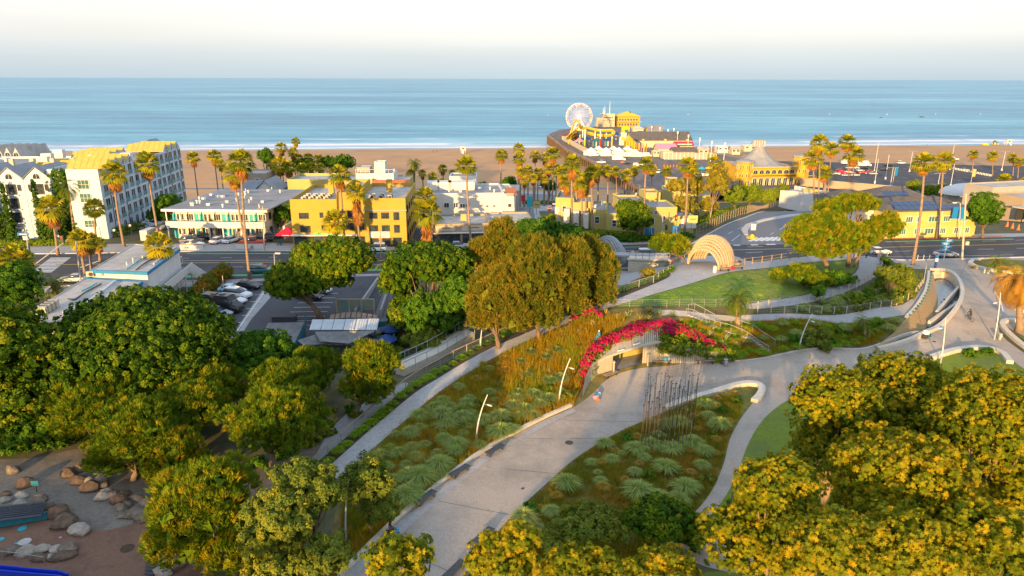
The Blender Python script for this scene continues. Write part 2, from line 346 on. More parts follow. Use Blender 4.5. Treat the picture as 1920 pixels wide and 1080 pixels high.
M['rock2'] = mat('brown_boulder', (.08,.05,.035), (.17,.12,.08), 1.1, .9, .6, 5)
M['rock3'] = mat('pale_boulder', (.25,.22,.18), (.38,.34,.28), 1.3, .9, .6, 5)
M['tyre'] = mat('tyre_rubber', (.02,.02,.022), rough=.8)
M['rim'] = mat('wheel_rim', (.40,.40,.42), rough=.3, metal=.7)
M['lamp_red'] = mat('tail_lamp_red', (.45,.02,.02), rough=.3)
M['lamp_w'] = mat('head_lamp_lens', (.7,.7,.68), rough=.2)
M['shellm'] = mat('sandy_shell_paint', (.50,.38,.24), (.42,.31,.20), 2, .6)
M['orange'] = mat('orange_plastic', (.75,.18,.03), rough=.6)
M['skin'] = mat('skin', (.38,.22,.15), rough=.6)
M['hair'] = mat('dark_hair', (.03,.02,.015), rough=.7)
M['cloth_dark'] = mat('dark_clothing', (.03,.035,.04), (.05,.055,.06), 8, .9)
M['cloth_red'] = mat('red_clothing', (.5,.03,.04), rough=.9)
M['cloth_white'] = mat('white_clothing', (.7,.7,.7), rough=.9)
M['cloth_blue'] = mat('blue_clothing', (.05,.25,.40), rough=.9)
M['gold'] = mat('coaster_yellow_paint', (.62,.46,.015), rough=.5)
M['pink_c'] = mat('pink_fabric', (.6,.25,.35), rough=.9)
def paint(name, c): return mat(name, c, rough=.35, spec=.4, clear=.15)
M['car_white'] = paint('white_car_paint', (.72,.73,.74)); M['car_black'] = paint('black_car_paint', (.015,.016,.02)); M['car_red'] = paint('red_car_paint', (.42,.02,.03))
M['car_teal'] = paint('teal_car_paint', (.02,.12,.16)); M['car_silver'] = paint('silver_car_paint', (.40,.44,.48)); M['car_lblue'] = paint('pale_blue_car_paint', (.35,.55,.70)); M['car_grey'] = paint('grey_car_paint', (.10,.11,.12))
G1 = (.014,.035,.008)
L = {}
L['ficus'] = leafmat('ficus_leaves', [(.012,.034,.010),(.03,.07,.014),(.06,.098,.018),(.12,.125,.02)], .3)
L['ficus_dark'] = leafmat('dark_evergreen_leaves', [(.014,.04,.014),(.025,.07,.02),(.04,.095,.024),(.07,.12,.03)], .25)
L['pine'] = leafmat('pine_needles', [(.018,.042,.010),(.045,.085,.014),(.095,.12,.018),(.18,.135,.018)], .15)
L['olive'] = leafmat('olive_leaves', [(.04,.065,.035),(.06,.09,.045),(.09,.11,.045),(.12,.13,.045)], .25)
L['syc'] = leafmat('sycamore_leaves', [(.035,.06,.012),(.08,.105,.018),(.13,.13,.02),(.17,.145,.02),(.20,.14,.024)], .42)
L['rusty'] = leafmat('rust_tinged_leaves', [(.03,.05,.02),(.07,.085,.03),(.115,.10,.035),(.17,.11,.03)], .22)
L['euc'] = leafmat('eucalyptus_leaves', [(.055,.065,.03),(.09,.09,.04),(.13,.115,.05),(.16,.13,.06)], .2)
L['palm'] = leafmat('palm_fronds', [(.05,.075,.018),(.09,.115,.022),(.15,.16,.03),(.23,.19,.04)], .3)
L['deadpalm'] = leafmat('dead_palm_fronds', [(.16,.085,.035),(.24,.13,.05),(.32,.17,.06),(.20,.13,.06)], .2)
L['date'] = leafmat('date_palm_fronds', [(.02,.04,.015),(.03,.055,.018),(.045,.07,.02),(.065,.08,.022)], .12)
L['date_or'] = leafmat('orange_palm_fronds', [(.16,.11,.03),(.26,.16,.035),(.36,.21,.04),(.22,.17,.04)], .3)
L['tuft'] = leafmat('blue_green_grass', [(.10,.15,.15),(.14,.20,.18),(.18,.235,.20),(.21,.24,.17)], .3)
L['tuft_g'] = leafmat('bright_green_grass', [(.05,.12,.02),(.08,.17,.03),(.12,.20,.04),(.17,.22,.05)], .3)
L['tuft_t'] = leafmat('tan_grass', [(.16,.11,.05),(.22,.15,.07),(.19,.17,.09),(.26,.19,.10)], .3)
L['dry'] = leafmat('dry_meadow_grass', [(.13,.085,.02),(.18,.12,.03),(.12,.13,.03),(.08,.12,.03)], .3)
L['sedge'] = leafmat('sedge_grass', [(.10,.11,.02),(.08,.10,.02),(.13,.11,.03),(.16,.09,.03)], .3)
L['bougain'] = leafmat('bougainvillea_bracts', [(.07,.12,.02),(.34,.02,.08),(.48,.01,.10),(.62,.015,.15),(.64,.02,.06),(.50,.01,.24)], .3)
L['agave'] = leafmat('agave_blades', [(.12,.19,.14),(.17,.24,.19),(.22,.28,.22),(.14,.20,.12)], .1)
L['agave_y'] = leafmat('yellow_striped_blades', [(.26,.27,.08),(.36,.32,.10),(.30,.25,.07),(.18,.22,.08)], .15)
L['cypress'] = leafmat('cypress_foliage', [(.012,.035,.014),(.02,.05,.018),(.03,.065,.02),(.045,.07,.025)], .1)
L['hedge'] = leafmat('hedge_leaves', [(.035,.065,.018),(.06,.10,.025),(.09,.135,.035),(.13,.15,.04)], .2)
L['redtip'] = leafmat('red_tipped_hedge_leaves', [(.035,.07,.02),(.06,.09,.025),(.13,.06,.03),(.20,.06,.035)], .2)
W2 = lambda pts: [P(u, v).to_2d() for u, v in pts]
road_px = [(-420,482),(60,478),(350,471),(560,471),(760,470),(1150,461),(1300,456),(1440,453),(1640,449),(1900,444),(2400,434),(2400,474),(1900,483),(1660,485),(1400,489),(1150,499),(900,508),(700,515),(520,524),(350,528),(100,537),(-420,560)]
curve_px = [(1292,461),(1318,445),(1360,421),(1420,401),(1480,390),(1540,384),(1640,379),(1650,392),(1600,410),(1585,440),(1575,456)]
side_px = [(955,472),(1088,464),(1040,436),(1003,408),(1000,391),(1062,387),(1100,375),(1062,366),(962,362),(952,400)]
left_px = [(-420,481),(-100,462),(55,445),(58,479),(70,484),(-420,500)]
drive_px = [(492,545),(522,541),(470,600),(400,720),(350,720),(432,636)]
park_px = [(300,660),(372,560),(440,530),(520,525),(712,517),(722,560),(712,640),(560,700),(300,740)]
alley_px = [(768,466),(815,466),(800,440),(784,400),(776,400),(770,430)]
plaza_px = [(560,1180),(640,1085),(715,1005),(800,930),(900,851),(1000,796),(1075,765),(1112,738),(1138,706),(1200,689),(1270,681),(1370,677),(1400,673),(1450,668),(1600,657),(1640,650),(1720,624),(1770,597),(1800,570),(1808,545),(1795,520),(1772,508),(1746,506),(1738,504),(1700,504),(1662,486),(1900,484),(2400,476),(2400,700),(2000,660),(1920,632),(1880,606),(1868,622),(1925,665),(2060,760),(1930,700),(1884,664),(1850,656),(1810,657),(1760,670),(1700,692),(1640,706),(1540,723),(1480,746),(1436,778),(1402,830),(1386,880),(1362,930),(1322,980),(1300,994),(1296,1003),(1340,1005),(1500,1060),(1480,1090),(1290,1060),(1272,1010),(1276,988),(1332,930),(1358,870),(1368,820),(1392,780),(1413,753),(1434,731),(1420,722),(1388,721),(1360,735),(1301,751),(1250,770),(1199,792),(1152,813),(1080,857),(1040,892),(960,965),(880,1060),(800,1180)]
walk_px = [(590,900),(636,857),(700,800),(740,767),(800,722),(850,690),(900,663),(960,636),(1020,609),(1100,580),(1170,556),(1230,532),(1262,516),(1248,508),(1262,492),(1290,481),(1380,478),(1400,493),(1460,486),(1530,480),(1600,474),(1612,480),(1600,486),(1518,491),(1478,497),(1384,507),(1333,518),(1270,540),(1200,560),(1145,575),(1100,592),(1020,624),(950,657),(870,700),(820,738),(760,787),(700,840),(640,900)]
lawn_px = [(1150,574),(1200,561),(1270,541),(1333,519),(1384,508),(1478,498),(1518,492),(1600,487),(1609,500),(1592,520),(1542,541),(1480,558),(1400,569),(1300,576),(1165,577)]
ramp_px = [(1380,574),(1400,571),(1480,560),(1545,543),(1598,520),(1613,498),(1608,482),(1640,480),(1652,500),(1640,522),(1600,544),(1540,562),(1480,574),(1420,581)]
path2_px = [(1226,582),(1290,584),(1420,589),(1500,590),(1600,587),(1680,577),(1716,558),(1734,532),(1737,506),(1744,506),(1746,540),(1734,572),(1690,596),(1610,603),(1500,603),(1400,600),(1290,594),(1226,592)]
stairs_px = [(1288,588),(1300,586),(1340,607),(1400,626),(1452,656),(1440,668),(1385,640),(1320,612)]
strip_px = [(570,886),(622,846),(690,785),(740,745),(800,702),(850,674),(900,650),(960,624),(1020,597),(1100,568),(1170,544),(1235,522),(1262,516),(1230,532),(1170,556),(1100,580),(1020,609),(960,636),(900,663),(850,690),(800,722),(740,767),(636,857),(590,900)]
hill_px = [(600,1130),(636,905),(700,842),(760,789),(820,740),(870,702),(950,659),(1020,626),(1100,594),(1150,577),(1230,579),(1400,602),(1620,605),(1700,598),(1730,600),(1640,648),(1450,667),(1370,676),(1270,680),(1200,688),(1138,705),(1112,737),(1075,764),(1000,795),(900,850),(800,929),(715,1003),(640,1083)]
gard_px = [(800,1180),(880,1060),(960,965),(1040,892),(1080,857),(1152,813),(1199,792),(1250,770),(1301,751),(1360,735),(1388,721),(1420,722),(1434,731),(1413,753),(1392,780),(1368,820),(1358,870),(1332,930),(1276,988),(1272,1010),(1290,1060),(1300,1180)]
llawn_px = [(1300,1180),(1290,1060),(1480,1090),(1500,1060),(1340,1005),(1296,1003),(1300,994),(1322,980),(1362,930),(1386,880),(1402,830),(1436,778),(1480,746),(1540,723),(1640,706),(1700,692),(1760,670),(1810,657),(1850,656),(1884,664),(1930,700),(2060,760),(2300,820),(2300,1250)]
play_px = [(-420,1400),(-420,960),(0,982),(100,968),(170,1000),(265,972),(330,1000),(380,1060),(420,1250),(300,1400)]
psand_px = [(-420,870),(0,862),(80,858),(150,838),(210,846),(250,880),(300,935),(275,975),(170,1003),(100,968),(0,982),(-420,960)]
pathL_px = [(590,860),(620,800),(680,750),(745,720),(770,716),(752,738),(690,785),(600,862),(560,900)]
mulch_px = [(430,900),(560,800),(640,770),(590,870),(540,900),(450,960)]
lowpath_px = [(1120,528),(1150,500),(1250,498),(1248,508),(1200,520),(1160,540)]
shell_px = [(1098,470),(1150,462),(1150,455),(1090,455)]
beachwall = lambda: None
def WX(*pts): return [Vector(p) for p in pts]
ZONES = [  # later ones lie over earlier ones
 ('beach', 'sand', WX((-700,268),(-60,268),(120,300),(150,330),(240,335),(330,300),(700,300),(700,900),(-700,900))),
 ('promenade_path', 'asphalt_light', WX((-700,330),(-20,338),(60,343),(60,347),(-20,343),(-700,335))),
 ('wet_sand', 'wetsand', WX((-700,505),(700,645),(700,900),(-700,900))),
 ('beach_car_park', 'asphalt', WX((118,300),(150,275),(480,262),(480,425),(300,452),(170,475),(130,440),(120,380))),
 ('pavement', 'walk', [onz(*p,0).to_2d() for p in ((-420,462),(300,455),(600,452),(1000,452),(1140,450),(1290,447),(1292,462),(1575,456),(1660,440),(1870,436),(2400,426),(2400,500),(1660,500),(1400,492),(1150,504),(720,519),(520,531),(100,545),(-420,570))]),
 ('street', 'walk', W2([(940,474),(1110,462),(1060,436),(1015,408),(1010,396),(1075,392),(1125,378),(1062,360),(950,358),(945,400)])),
 ('ocean_road', 'asphalt', W2(road_px)), ('left_road', 'asphalt', W2(left_px)),
 ('curving_road', 'asphalt_light', W2(curve_px)), ('side_road', 'asphalt_light', W2(side_px)),
 ('parking_lot', 'parking', W2(park_px)), ('parking_drive', 'walk', W2(drive_px)), ('alley', 'asphalt', W2(alley_px)),
 ('lower_path', 'walk', W2(lowpath_px)), ('playground', 'play', W2(play_px)), ('play_sand', 'playsand', W2(psand_px)),
 ('tree_mulch', 'dirt', W2(mulch_px)), ('curved_footpath', 'walk', W2(pathL_px)),
 ('planting_strip', 'soil', W2(strip_px)), ('hillside', 'hill', W2(hill_px)), ('garden_bed', 'gardenbed', W2(gard_px)), ('lower_lawn', 'low_lawn', W2(llawn_px)),
 ('hill_lawn', 'lawn', W2(lawn_px)), ('ramp_path', 'walk', W2(ramp_px)), ('terrace_path', 'walk', W2(path2_px)),
 ('upper_walkway', 'walk_light', W2(walk_px)), ('plaza', 'plaza', W2(plaza_px)),
]
def chaikin(p, n=2, closed=True):
    p = [Vector(q) for q in p]
    for _ in range(n):
        o = [] if closed else [p[0]]
        m = len(p)
        for i in range(m if closed else m-1):
            a, b = p[i], p[(i+1)%m]; o += [a.lerp(b, .25), a.lerp(b, .75)]
        if not closed: o.append(p[-1])
        p = o
    return p
for i_, z_ in enumerate(ZONES):
    if z_[0] in ('curving_road','planting_strip','hillside','garden_bed','lower_lawn','hill_lawn','ramp_path','terrace_path','upper_walkway','plaza','playground','play_sand','tree_mulch','curved_footpath','lower_path'):
        ZONES[i_] = (z_[0], z_[1], chaikin(z_[2]))
HOLES = []   # filled below: places where a building or basin takes the ground's place
def inpoly(X, Y, poly):
    c = np.zeros(len(X), bool); n = len(poly)
    for i in range(n):
        x1, y1 = poly[i][0], poly[i][1]; x2, y2 = poly[(i+1)%n][0], poly[(i+1)%n][1]
        if y1 == y2: continue
        k = ((y1 > Y) != (y2 > Y)) & (X < (x2-x1)*(Y-y1)/(y2-y1)+x1); c ^= k
    return c
def make_ground():
    pts = []
    for x0, x1, y0, y1, st in ((-115,150,8,172,2.3),(-420,480,-150,330,9),(-800,800,-260,930,26)):
        xs = np.arange(x0, x1, st, dtype=float); ys = np.arange(y0, y1, st, dtype=float); gx, gy = np.meshgrid(xs, ys); g = np.stack([gx.ravel(), gy.ravel()], 1)
        g += RNG.uniform(-.28, .28, g.shape)*st
        pts.append(g)
    a = pts[1]; pts[1] = a[~((a[:,0]>-115)&(a[:,0]<150)&(a[:,1]>8)&(a[:,1]<172))]
    a = pts[2]; pts[2] = a[~((a[:,0]>-420)&(a[:,0]<480)&(a[:,1]>-150)&(a[:,1]<330))]
    V = [tuple(p) for p in np.concatenate(pts)]; E = []
    for poly in [z[2] for z in ZONES]+HOLES:
        q = []
        for i in range(len(poly)):
            a = Vector(poly[i][:2]); b = Vector(poly[(i+1)%len(poly)][:2]); L = (b-a).length; st = 3 if a.y < 180 else 12
            n = max(1, int(L/st))
            q += [a+(b-a)*(k/n) for k in range(n)]
        o = len(V); V += [tuple(p) for p in q]; E += [(o+i, o+(i+1)%len(q)) for i in range(len(q))]
    ov, oe, of, *_ = delaunay_2d_cdt([Vector(v) for v in V], E, [], 0, 1e-4, False)
    XY = np.array([(v.x, v.y) for v in ov]); F = np.array(of, np.int32)
    Z = hs(XY); V3 = np.column_stack([XY, Z])
    C = XY[F].mean(1); zi = np.zeros(len(F), int)
    for i, z in enumerate(ZONES): zi[inpoly(C[:,0], C[:,1], z[2])] = i+1
    for hp in HOLES: zi[inpoly(C[:,0], C[:,1], hp)] = -1
    for i in range(len(ZONES)+1):
        f = F[zi == i]
        if not len(f): continue
        u, inv = np.unique(f, return_inverse=True)
        nm, mt = ('terrain', 'cliff') if i == 0 else ZONES[i-1][:2]
        o = link(nm, np_mesh(nm, V3[u], inv.reshape(-1, 3), M[mt], smooth=True)); tag(o, kind='structure')
rest_front = [P(u, v).to_2d() for u, v in ((1120,702),(1136,698),(1158,693),(1180,687),(1204,681),(1237,677),(1270,682),(1310,680),(1340,679),(1366,678))]
rc_back = Vector(( .20, 1.0)).normalized()
HOLES.append(rest_front[:6] + [p + rc_back*4.4 for p in rest_front[:6][::-1]])
basin_px = [(1746,508),(1770,508),(1792,520),(1805,545),(1798,570),(1776,598),(1748,618),(1722,633),(1685,645),(1642,654),(1672,628),(1698,602),(1726,570),(1740,540)]
HOLES.append(chaikin(W2(basin_px)))
make_ground()
def strip(name, px, wd, m, lift=.02, dash=None, kind='structure', hgt=0, world=False, off=0):
    pts = [Vector(p).to_2d() if world else P(*p).to_2d() for p in px]
    if len(pts) > 3: pts = chaikin(pts, 2, False)
    q = [pts[0]]
    for a, b in zip(pts, pts[1:]):
        n = max(1, int((b-a).length/1.5)); q += [a+(b-a)*((k+1)/n) for k in range(n)]
    mb = MB(); nr = []
    for i in range(len(q)):
        t = (q[min(i+1, len(q)-1)]-q[max(i-1, 0)]).normalized(); nr.append(Vector((-t.y, t.x)))
    zz = hs([(p.x, p.y) for p in q])
    def quad(i, j):
        a, b = q[i], q[j]; na, nb = nr[i]*wd/2, nr[j]*wd/2
        z0, z1 = zz[i]+lift, zz[j]+lift
        if hgt: mb.prism([a-na, b-nb, b+nb, a+na], [z0-.25, z1-.25, z1-.25, z0-.25], [z0+hgt, z1+hgt, z1+hgt, z0+hgt])
        else: mb.add([(*(a-na), z0), (*(b-nb), z1), (*(b+nb), z1), (*(a+na), z0)], [(0,1,2,3)])
    if hgt and not dash:
        vs = []
        for i in range(len(q)):
            a = q[i]; n = nr[i]*wd/2; z0 = zz[i]+lift
            vs += [(*(a-n), z0-.35), (*(a+n), z0-.35), (*(a+n), z0+hgt), (*(a-n), z0+hgt)]
        fs = [(0,1,2,3), tuple(len(vs)-4+k for k in (3,2,1,0))]
        for i in range(len(q)-1):
            for k in range(4): fs.append((i*4+k, i*4+(k+1)%4, i*4+4+(k+1)%4, i*4+4+k)[::-1])
        mb.add(vs, fs)
    else:
        acc = 0
        for i in range(len(q)-1):
            acc += (q[i+1]-q[i]).length
            if dash and (acc % (dash[0]+dash[1])) > dash[0]: continue
            quad(i, i+1)
    o = mb.build(name, M[m]); tag(o, kind=kind); return o
def off_line(px, dv): return [(u, v+dv) for u, v in px]
strip('kerb', [(-420,482),(60,478),(350,471),(560,471),(760,470),(955,467)], .35, 'kerb', .0, hgt=.13)
strip('kerb', [(1088,463),(1150,461),(1290,456.5)], .35, 'kerb_red', .0, hgt=.13)
strip('kerb', [(1575,451),(1640,449),(1880,444.5)], .35, 'kerb_red', .0, hgt=.13)
strip('kerb', [(-420,560),(100,537),(350,528),(520,524),(700,515),(900,508),(1150,499)], .35, 'kerb', .0, hgt=.13)
strip('kerb', [(1660,485),(1900,483),(2400,474)], .35, 'kerb', .0, hgt=.13)
strip('kerb', [(1292,461),(1318,445),(1360,421),(1420,401),(1480,390),(1540,384)], .4, 'kerb', .0, hgt=.14)
strip('kerb', [(1003,408),(1040,436),(1085,463)], .35, 'kerb', .0, hgt=.13)
for nm, px, wd, m, dash in (
  ('lane_line', [(60,497),(350,493),(520,492),(760,488),(1150,478),(1440,468),(1640,463),(1900,459),(2300,450)], .35, 'yellow_line', None),
  ('lane_line', [(150,505),(350,501.5),(520,500),(760,496),(1150,485),(1440,474),(1640,470),(1900,467),(2300,458)], .14, 'white_line', (3,6)),
  ('lane_line', [(150,488),(350,484),(520,482.5),(760,480),(1150,471),(1300,466),(1640,457),(1900,452),(2300,444)], .14, 'white_line', (3,6)),
  ('lane_line', [(300,490),(350,489),(520,488)], .14, 'white_line', None),
  ('bike_lane', [(345,519),(520,514.5),(700,506),(900,500)], 1.3, 'green_line', None),
  ('bike_lane', [(350,475.5),(560,475.5),(760,474)], .7, 'green_line', None),
  ('bike_lane', [(1660,453.5),(1900,448.5)], .9, 'green_line', None),
  ('bike_lane', [(1100,465),(1200,463),(1290,460)], .5, 'green_line', (2.5,2)),
  ('lane_line', [(1650,480),(1900,478)], .14, 'white_line', None),
  ('lane_line', [(1348,448),(1380,430),(1430,414),(1500,400)], .16, 'white_line', (4,5)),
  ('lane_line', [(1372,452),(1388,440)], .16, 'white_line', None),
  ('lane_line', [(1444,440),(1470,426),(1530,410)], .16, 'white_line', (4,5)),
  ('lane_line', [(1375,460),(1410,459.5),(1480,457.5),(1570,455)], .7, 'white_line', (1.6,3)),
  ('lane_line', [(150,502),(190,488)], .5, 'white_line', None),
  ('lane_line', [(1866,548),(1876,565),(1881,585)], .22, 'white_line', None),
  ('drive_edge_line', [(500,542),(440,628)], .16, 'white_line', None)):
    strip(nm, px, wd, m, .03, dash)
def crossing(a0, a1, b0, b1, n, wd):
    A0, A1, B0, B1 = P(*a0), P(*a1), P(*b0), P(*b1); mb = MB()
    for i in range(n):
        t = i/(n-1); p = A0.lerp(A1, t); q = B0.lerp(B1, t); d = (q-p).to_2d(); nn = Vector((-d.y, d.x)).normalized()*wd/2
        k = 4
        for j in range(k):
            r, s_ = p.lerp(q, j/k).to_2d(), p.lerp(q, (j+1)/k).to_2d()
            mb.add([(*(r-nn), h(*(r))+.03), (*(s_-nn), h(*(s_))+.03), (*(s_+nn), h(*(s_))+.03), (*(r+nn), h(*(r))+.03)], [(0,1,2,3)])
    tag(mb.build('crosswalk', M['white_line']), kind='structure')
crossing((94,484),(60,510),(132,484),(98,510), 11, .55)
crossing((1420,446),(1540,440),(1405,452.5),(1530,449), 13, .8)
crossing((985,414),(1020,416),(988,420),(1030,423), 6, .5)
for i in range(8):
    v = 551+i*8.6; u = 600-i*5
    strip('bay_line', [(u-28-i*2, v), (u+34, v-.8)], .13, 'white_line', .03)
for i in range(6):
    v = 553+i*13; strip('bay_line', [(478-i*8, v), (500-i*9, v-.5)], .13, 'white_line', .03)
mbk = MB()
for r in range(9):
    for c in range(26):
        y = 318+r*14; x = 128+c*11.5
        if y > 452-(x-300)*.15: continue
        mbk.add([(x, y, h(x,y)+.05), (x+.16, y, h(x,y)+.05), (x+.16, y+5, h(x,y+5)+.05), (x, y+5, h(x,y+5)+.05)], [(0,1,2,3)])
tag(mbk.build('bay_lines', M['white_line']), kind='structure')
strip('path_kerb', [(636,1083),(715,1001),(800,926),(900,848),(1000,793),(1070,762)], .35, 'seatwall', .0, hgt=.32)
strip('path_kerb', [(1290,681),(1370,676.5),(1450,667.5),(1600,656),(1640,649),(1722,622)], .25, 'kerb', .0, hgt=.12)
strip('path_border', [(650,1085),(732,1006),(818,930),(915,852),(1012,797),(1075,767)], 1.1, 'walk', .006)
for j_ in (((700,1010),(850,1075)),((800,935),(955,965)),((880,872),(1042,888)),((960,822),(1130,822)),((1030,786),(1200,790)),((1250,690),(1300,750)),((1390,676),(1400,720)),((1520,664),(1500,736)),((1640,653),(1650,702)),((1790,598),(1850,652)),((1812,548),(1960,570)),((1700,506),(1740,486)),((1800,518),(1815,487))): strip('plaza_joint', list(j_), .05, 'asphalt', .006)
strip('plaza_joint', [(1145,712),(1300,700),(1480,684),(1640,668),(1760,640)], .05, 'asphalt', .006)
def slab(name, px, z, m, thick=.3, label=None, cat=None, world=False, **k):
    xy = [Vector(p).to_2d() if world else P(*p).to_2d() for p in px]; zz = hs([(p.x, p.y) for p in xy])
    o = MB().prism(xy, list(zz-thick), list(zz+z)).build(name, M[m]); tag(o, label, cat, **k); return o
slab('road_island', [(1396,441),(1389,432),(1398,422),(1430,412),(1480,403.5),(1530,400),(1530,401.5),(1485,405.5),(1436,414),(1408,424),(1402,433),(1403,441)], .14, 'kerb', kind='structure')
def seatwall(px, wd, hg, label):
    o = strip('seat_wall', px, wd, 'seatwall', 0, hgt=hg, kind=None); tag(o, label, 'seat wall'); return o
seatwall([(1250,768),(1301,749),(1360,731),(1382,724),(1405,721),(1424,724),(1430,733),(1424,745),(1414,755)], .8, .45, 'curled pale seat wall at the top of the pole garden')
seatwall([(1640,704),(1700,690),(1760,668),(1805,656),(1845,653),(1878,662),(1893,682)], .8, .45, 'long pale seat wall above the lower right lawn')
seatwall([(1818,496),(1824,490),(1836,490)], .7, .5, 'sunlit curved planter wall beside the two bins')
seatwall([(1818,496),(1830,503),(1850,506),(1875,512),(1905,514)], .7, .5, 'low planter wall running behind the two bins')
seatwall([(2000,700),(1925,656),(1884,622),(1876,608),(1890,602),(1925,604),(2000,620)], .7, .45, 'curved pale wall of the palm planter at the right edge')
seatwall([(2000,600),(1915,586),(1893,575),(1900,568),(1930,566)], .7, .4, 'small curved wall of the upper planter at the right edge')
slab('planter_lawn', [(1888,606),(1925,608),(2050,640),(2100,760),(1960,680)], .12, 'lawn', kind='structure')
slab('planter_bed', [(1820,497),(1826,491),(1860,489),(1960,492),(1960,514),(1900,512),(1850,503)], .3, 'gardenbed', kind='structure')
sm = mat('sea_water', (.012,.085,.13), (.02,.12,.17), .012, .13, 0, coord='World', spec=.16)
t = sm.node_tree; b = t.nodes['Principled BSDF']; geo = t.nodes.new('ShaderNodeNewGeometry')
def N(tp, **k):
    n = t.nodes.new(tp)
    for a, v in k.items(): setattr(n, a, v)
    return n
def noise_at(scale, st, det=4, rough=.6):
    m_ = N('ShaderNodeMapping'); m_.inputs['Scale'].default_value = st; t.links.new(geo.outputs['Position'], m_.inputs[0])
    n = N('ShaderNodeTexNoise'); n.inputs['Scale'].default_value = scale; n.inputs['Detail'].default_value = det; n.inputs['Roughness'].default_value = rough
    t.links.new(m_.outputs[0], n.inputs['Vector']); return n.outputs[0]
def math_(op, a, b_=None, c=None, clamp=False):
    n = N('ShaderNodeMath', operation=op); n.use_clamp = clamp
    for i, x in enumerate((a, b_, c)):
        if x is None: continue
        if isinstance(x, (int, float)): n.inputs[i].default_value = x
        else: t.links.new(x, n.inputs[i])
    return n.outputs[0]
n1 = noise_at(.034, (.16,1,1), 6, .72); n2 = noise_at(.16, (.35,1,1), 5, .65); n3 = noise_at(.0028, (.22,1,1), 4)
hgt_ = math_('ADD', math_('MULTIPLY', n1, 4.5), math_('MULTIPLY', n2, .8))
bp = N('ShaderNodeBump'); bp.inputs['Strength'].default_value = .9; bp.inputs['Distance'].default_value = 1.0
t.links.new(hgt_, bp.inputs['Height']); t.links.new(bp.outputs[0], b.inputs['Normal'])
cr = N('ShaderNodeValToRGB'); e = cr.color_ramp.elements
e[0].position = .42; e[0].color = (.004,.15,.27,1); e[1].position = .60; e[1].color = (.15,.45,.54,1); x = e.new(.5); x.color = (.025,.26,.39,1)
t.links.new(math_('ADD', math_('MULTIPLY', n3, .42), math_('ADD', math_('MULTIPLY', n1, .44), math_('MULTIPLY', n2, .14))), cr.inputs[0])
sx = N('ShaderNodeSeparateXYZ'); t.links.new(geo.outputs['Position'], sx.inputs[0])
dist = math_('SUBTRACT', math_('SUBTRACT', sx.outputs['Y'], 588.0), math_('MULTIPLY', sx.outputs['X'], .1))
wob = noise_at(.006, (1,1,1), 3); wob2 = noise_at(.05, (1,1.5,1), 6, .7); brk = noise_at(.009, (1,.1,1), 3)
d2 = math_('ADD', dist, math_('MULTIPLY', math_('SUBTRACT', wob, .5), 22.0))
def band(c, wd, amp, br=None):
    q = math_('ABSOLUTE', math_('SUBTRACT', math_('ADD', d2, math_('MULTIPLY', math_('SUBTRACT', wob2, .5), wd*1.3)), c))
    r = math_('MULTIPLY', math_('SUBTRACT', 1.0, math_('DIVIDE', q, wd), clamp=True), amp, clamp=True)
    if br: r = math_('MULTIPLY', r, math_('MULTIPLY', math_('SUBTRACT', br, .42), 9, clamp=True))
    return r
foam = band(4, 7, 2.2)
foam = math_('MAXIMUM', foam, band(36, 11, 3.5, brk))
foam = math_('MAXIMUM', foam, math_('MULTIPLY', band(52, 26, 1.1), .35))
foam = math_('MAXIMUM', foam, math_('MULTIPLY', band(20, 22, 1.5), .5))
foam = math_('MAXIMUM', foam, band(92, 5, 1.6, math_('SUBTRACT', brk, .1)))
fm = N('ShaderNodeMix', data_type='RGBA'); t.links.new(foam, fm.inputs[0]); t.links.new(cr.outputs[0], fm.inputs[6]); fm.inputs[7].default_value = (.72,.74,.76,1)
t.links.new(fm.outputs[2], b.inputs['Base Color'])
rr = N('ShaderNodeMapRange'); rr.inputs[3].default_value = .3; rr.inputs[4].default_value = .8; t.links.new(foam, rr.inputs[0]); t.links.new(rr.outputs[0], b.inputs['Roughness'])
ys = [520, 545, 570, 600, 640, 700, 800, 1000, 1500, 3000, 8000, 20000, 80000]
mb = MB()
vs = []
for y in ys:
    wx = 900+y*1.1
    for i in range(9): vs.append((-wx+2*wx*i/8, y, -21.0))
mb.add(vs, [(j*9+i, j*9+i+1, (j+1)*9+i+1, (j+1)*9+i) for j in range(len(ys)-1) for i in range(8)])
tag(mb.build('sea', sm), kind='structure')
_wm = {}
def win_mesh(w_, h_, nx, nz, fr, gl, ft=.09, arch=False):
    k = (round(w_,2), round(h_,2), nx, nz, fr, gl, ft, arch)
    if k in _wm: return _wm[k]
    f = MB(); g = MB()
    if arch:
        n = 8; r = w_/2; pts = [(-r, 0), (r, 0)] + [(r*math.cos(PI*i/n), h_-r+r*math.sin(PI*i/n)) for i in range(n+1)]
        g.add([(x, -.03, z) for x, z in pts], [tuple(range(len(pts)))])
        oc = pts[1:]+[pts[0]]
        for a, b in zip(oc, oc[1:]): f.bar((a[0], -.05, a[1]), (b[0], -.05, b[1]), ft, .1)
        f.bar((0, -.05, 0), (0, -.05, h_), ft*.5, .06)
    else:
        g.add([(-w_/2, -.03, 0), (w_/2, -.03, 0), (w_/2, -.03, h_), (-w_/2, -.03, h_)], [(0,1,2,3)])
        f.box((0, -.05, -ft/2), (w_+2*ft, .14, ft)); f.box((0, -.05, h_+ft/2), (w_+2*ft, .14, ft))
        for s in (-1, 1): f.box((s*(w_/2+ft/2), -.05, h_/2), (ft, .14, h_))
        for i in range(1, nx): f.box((-w_/2+w_*i/nx, -.045, h_/2), (ft*.6, .07, h_))
        for i in range(1, nz): f.box((0, -.043, h_*i/nz), (w_, .06, ft*.5))
    _wm[k] = (f.mesh('window', M[fr]), g.mesh('pane', M[gl])); return _wm[k]
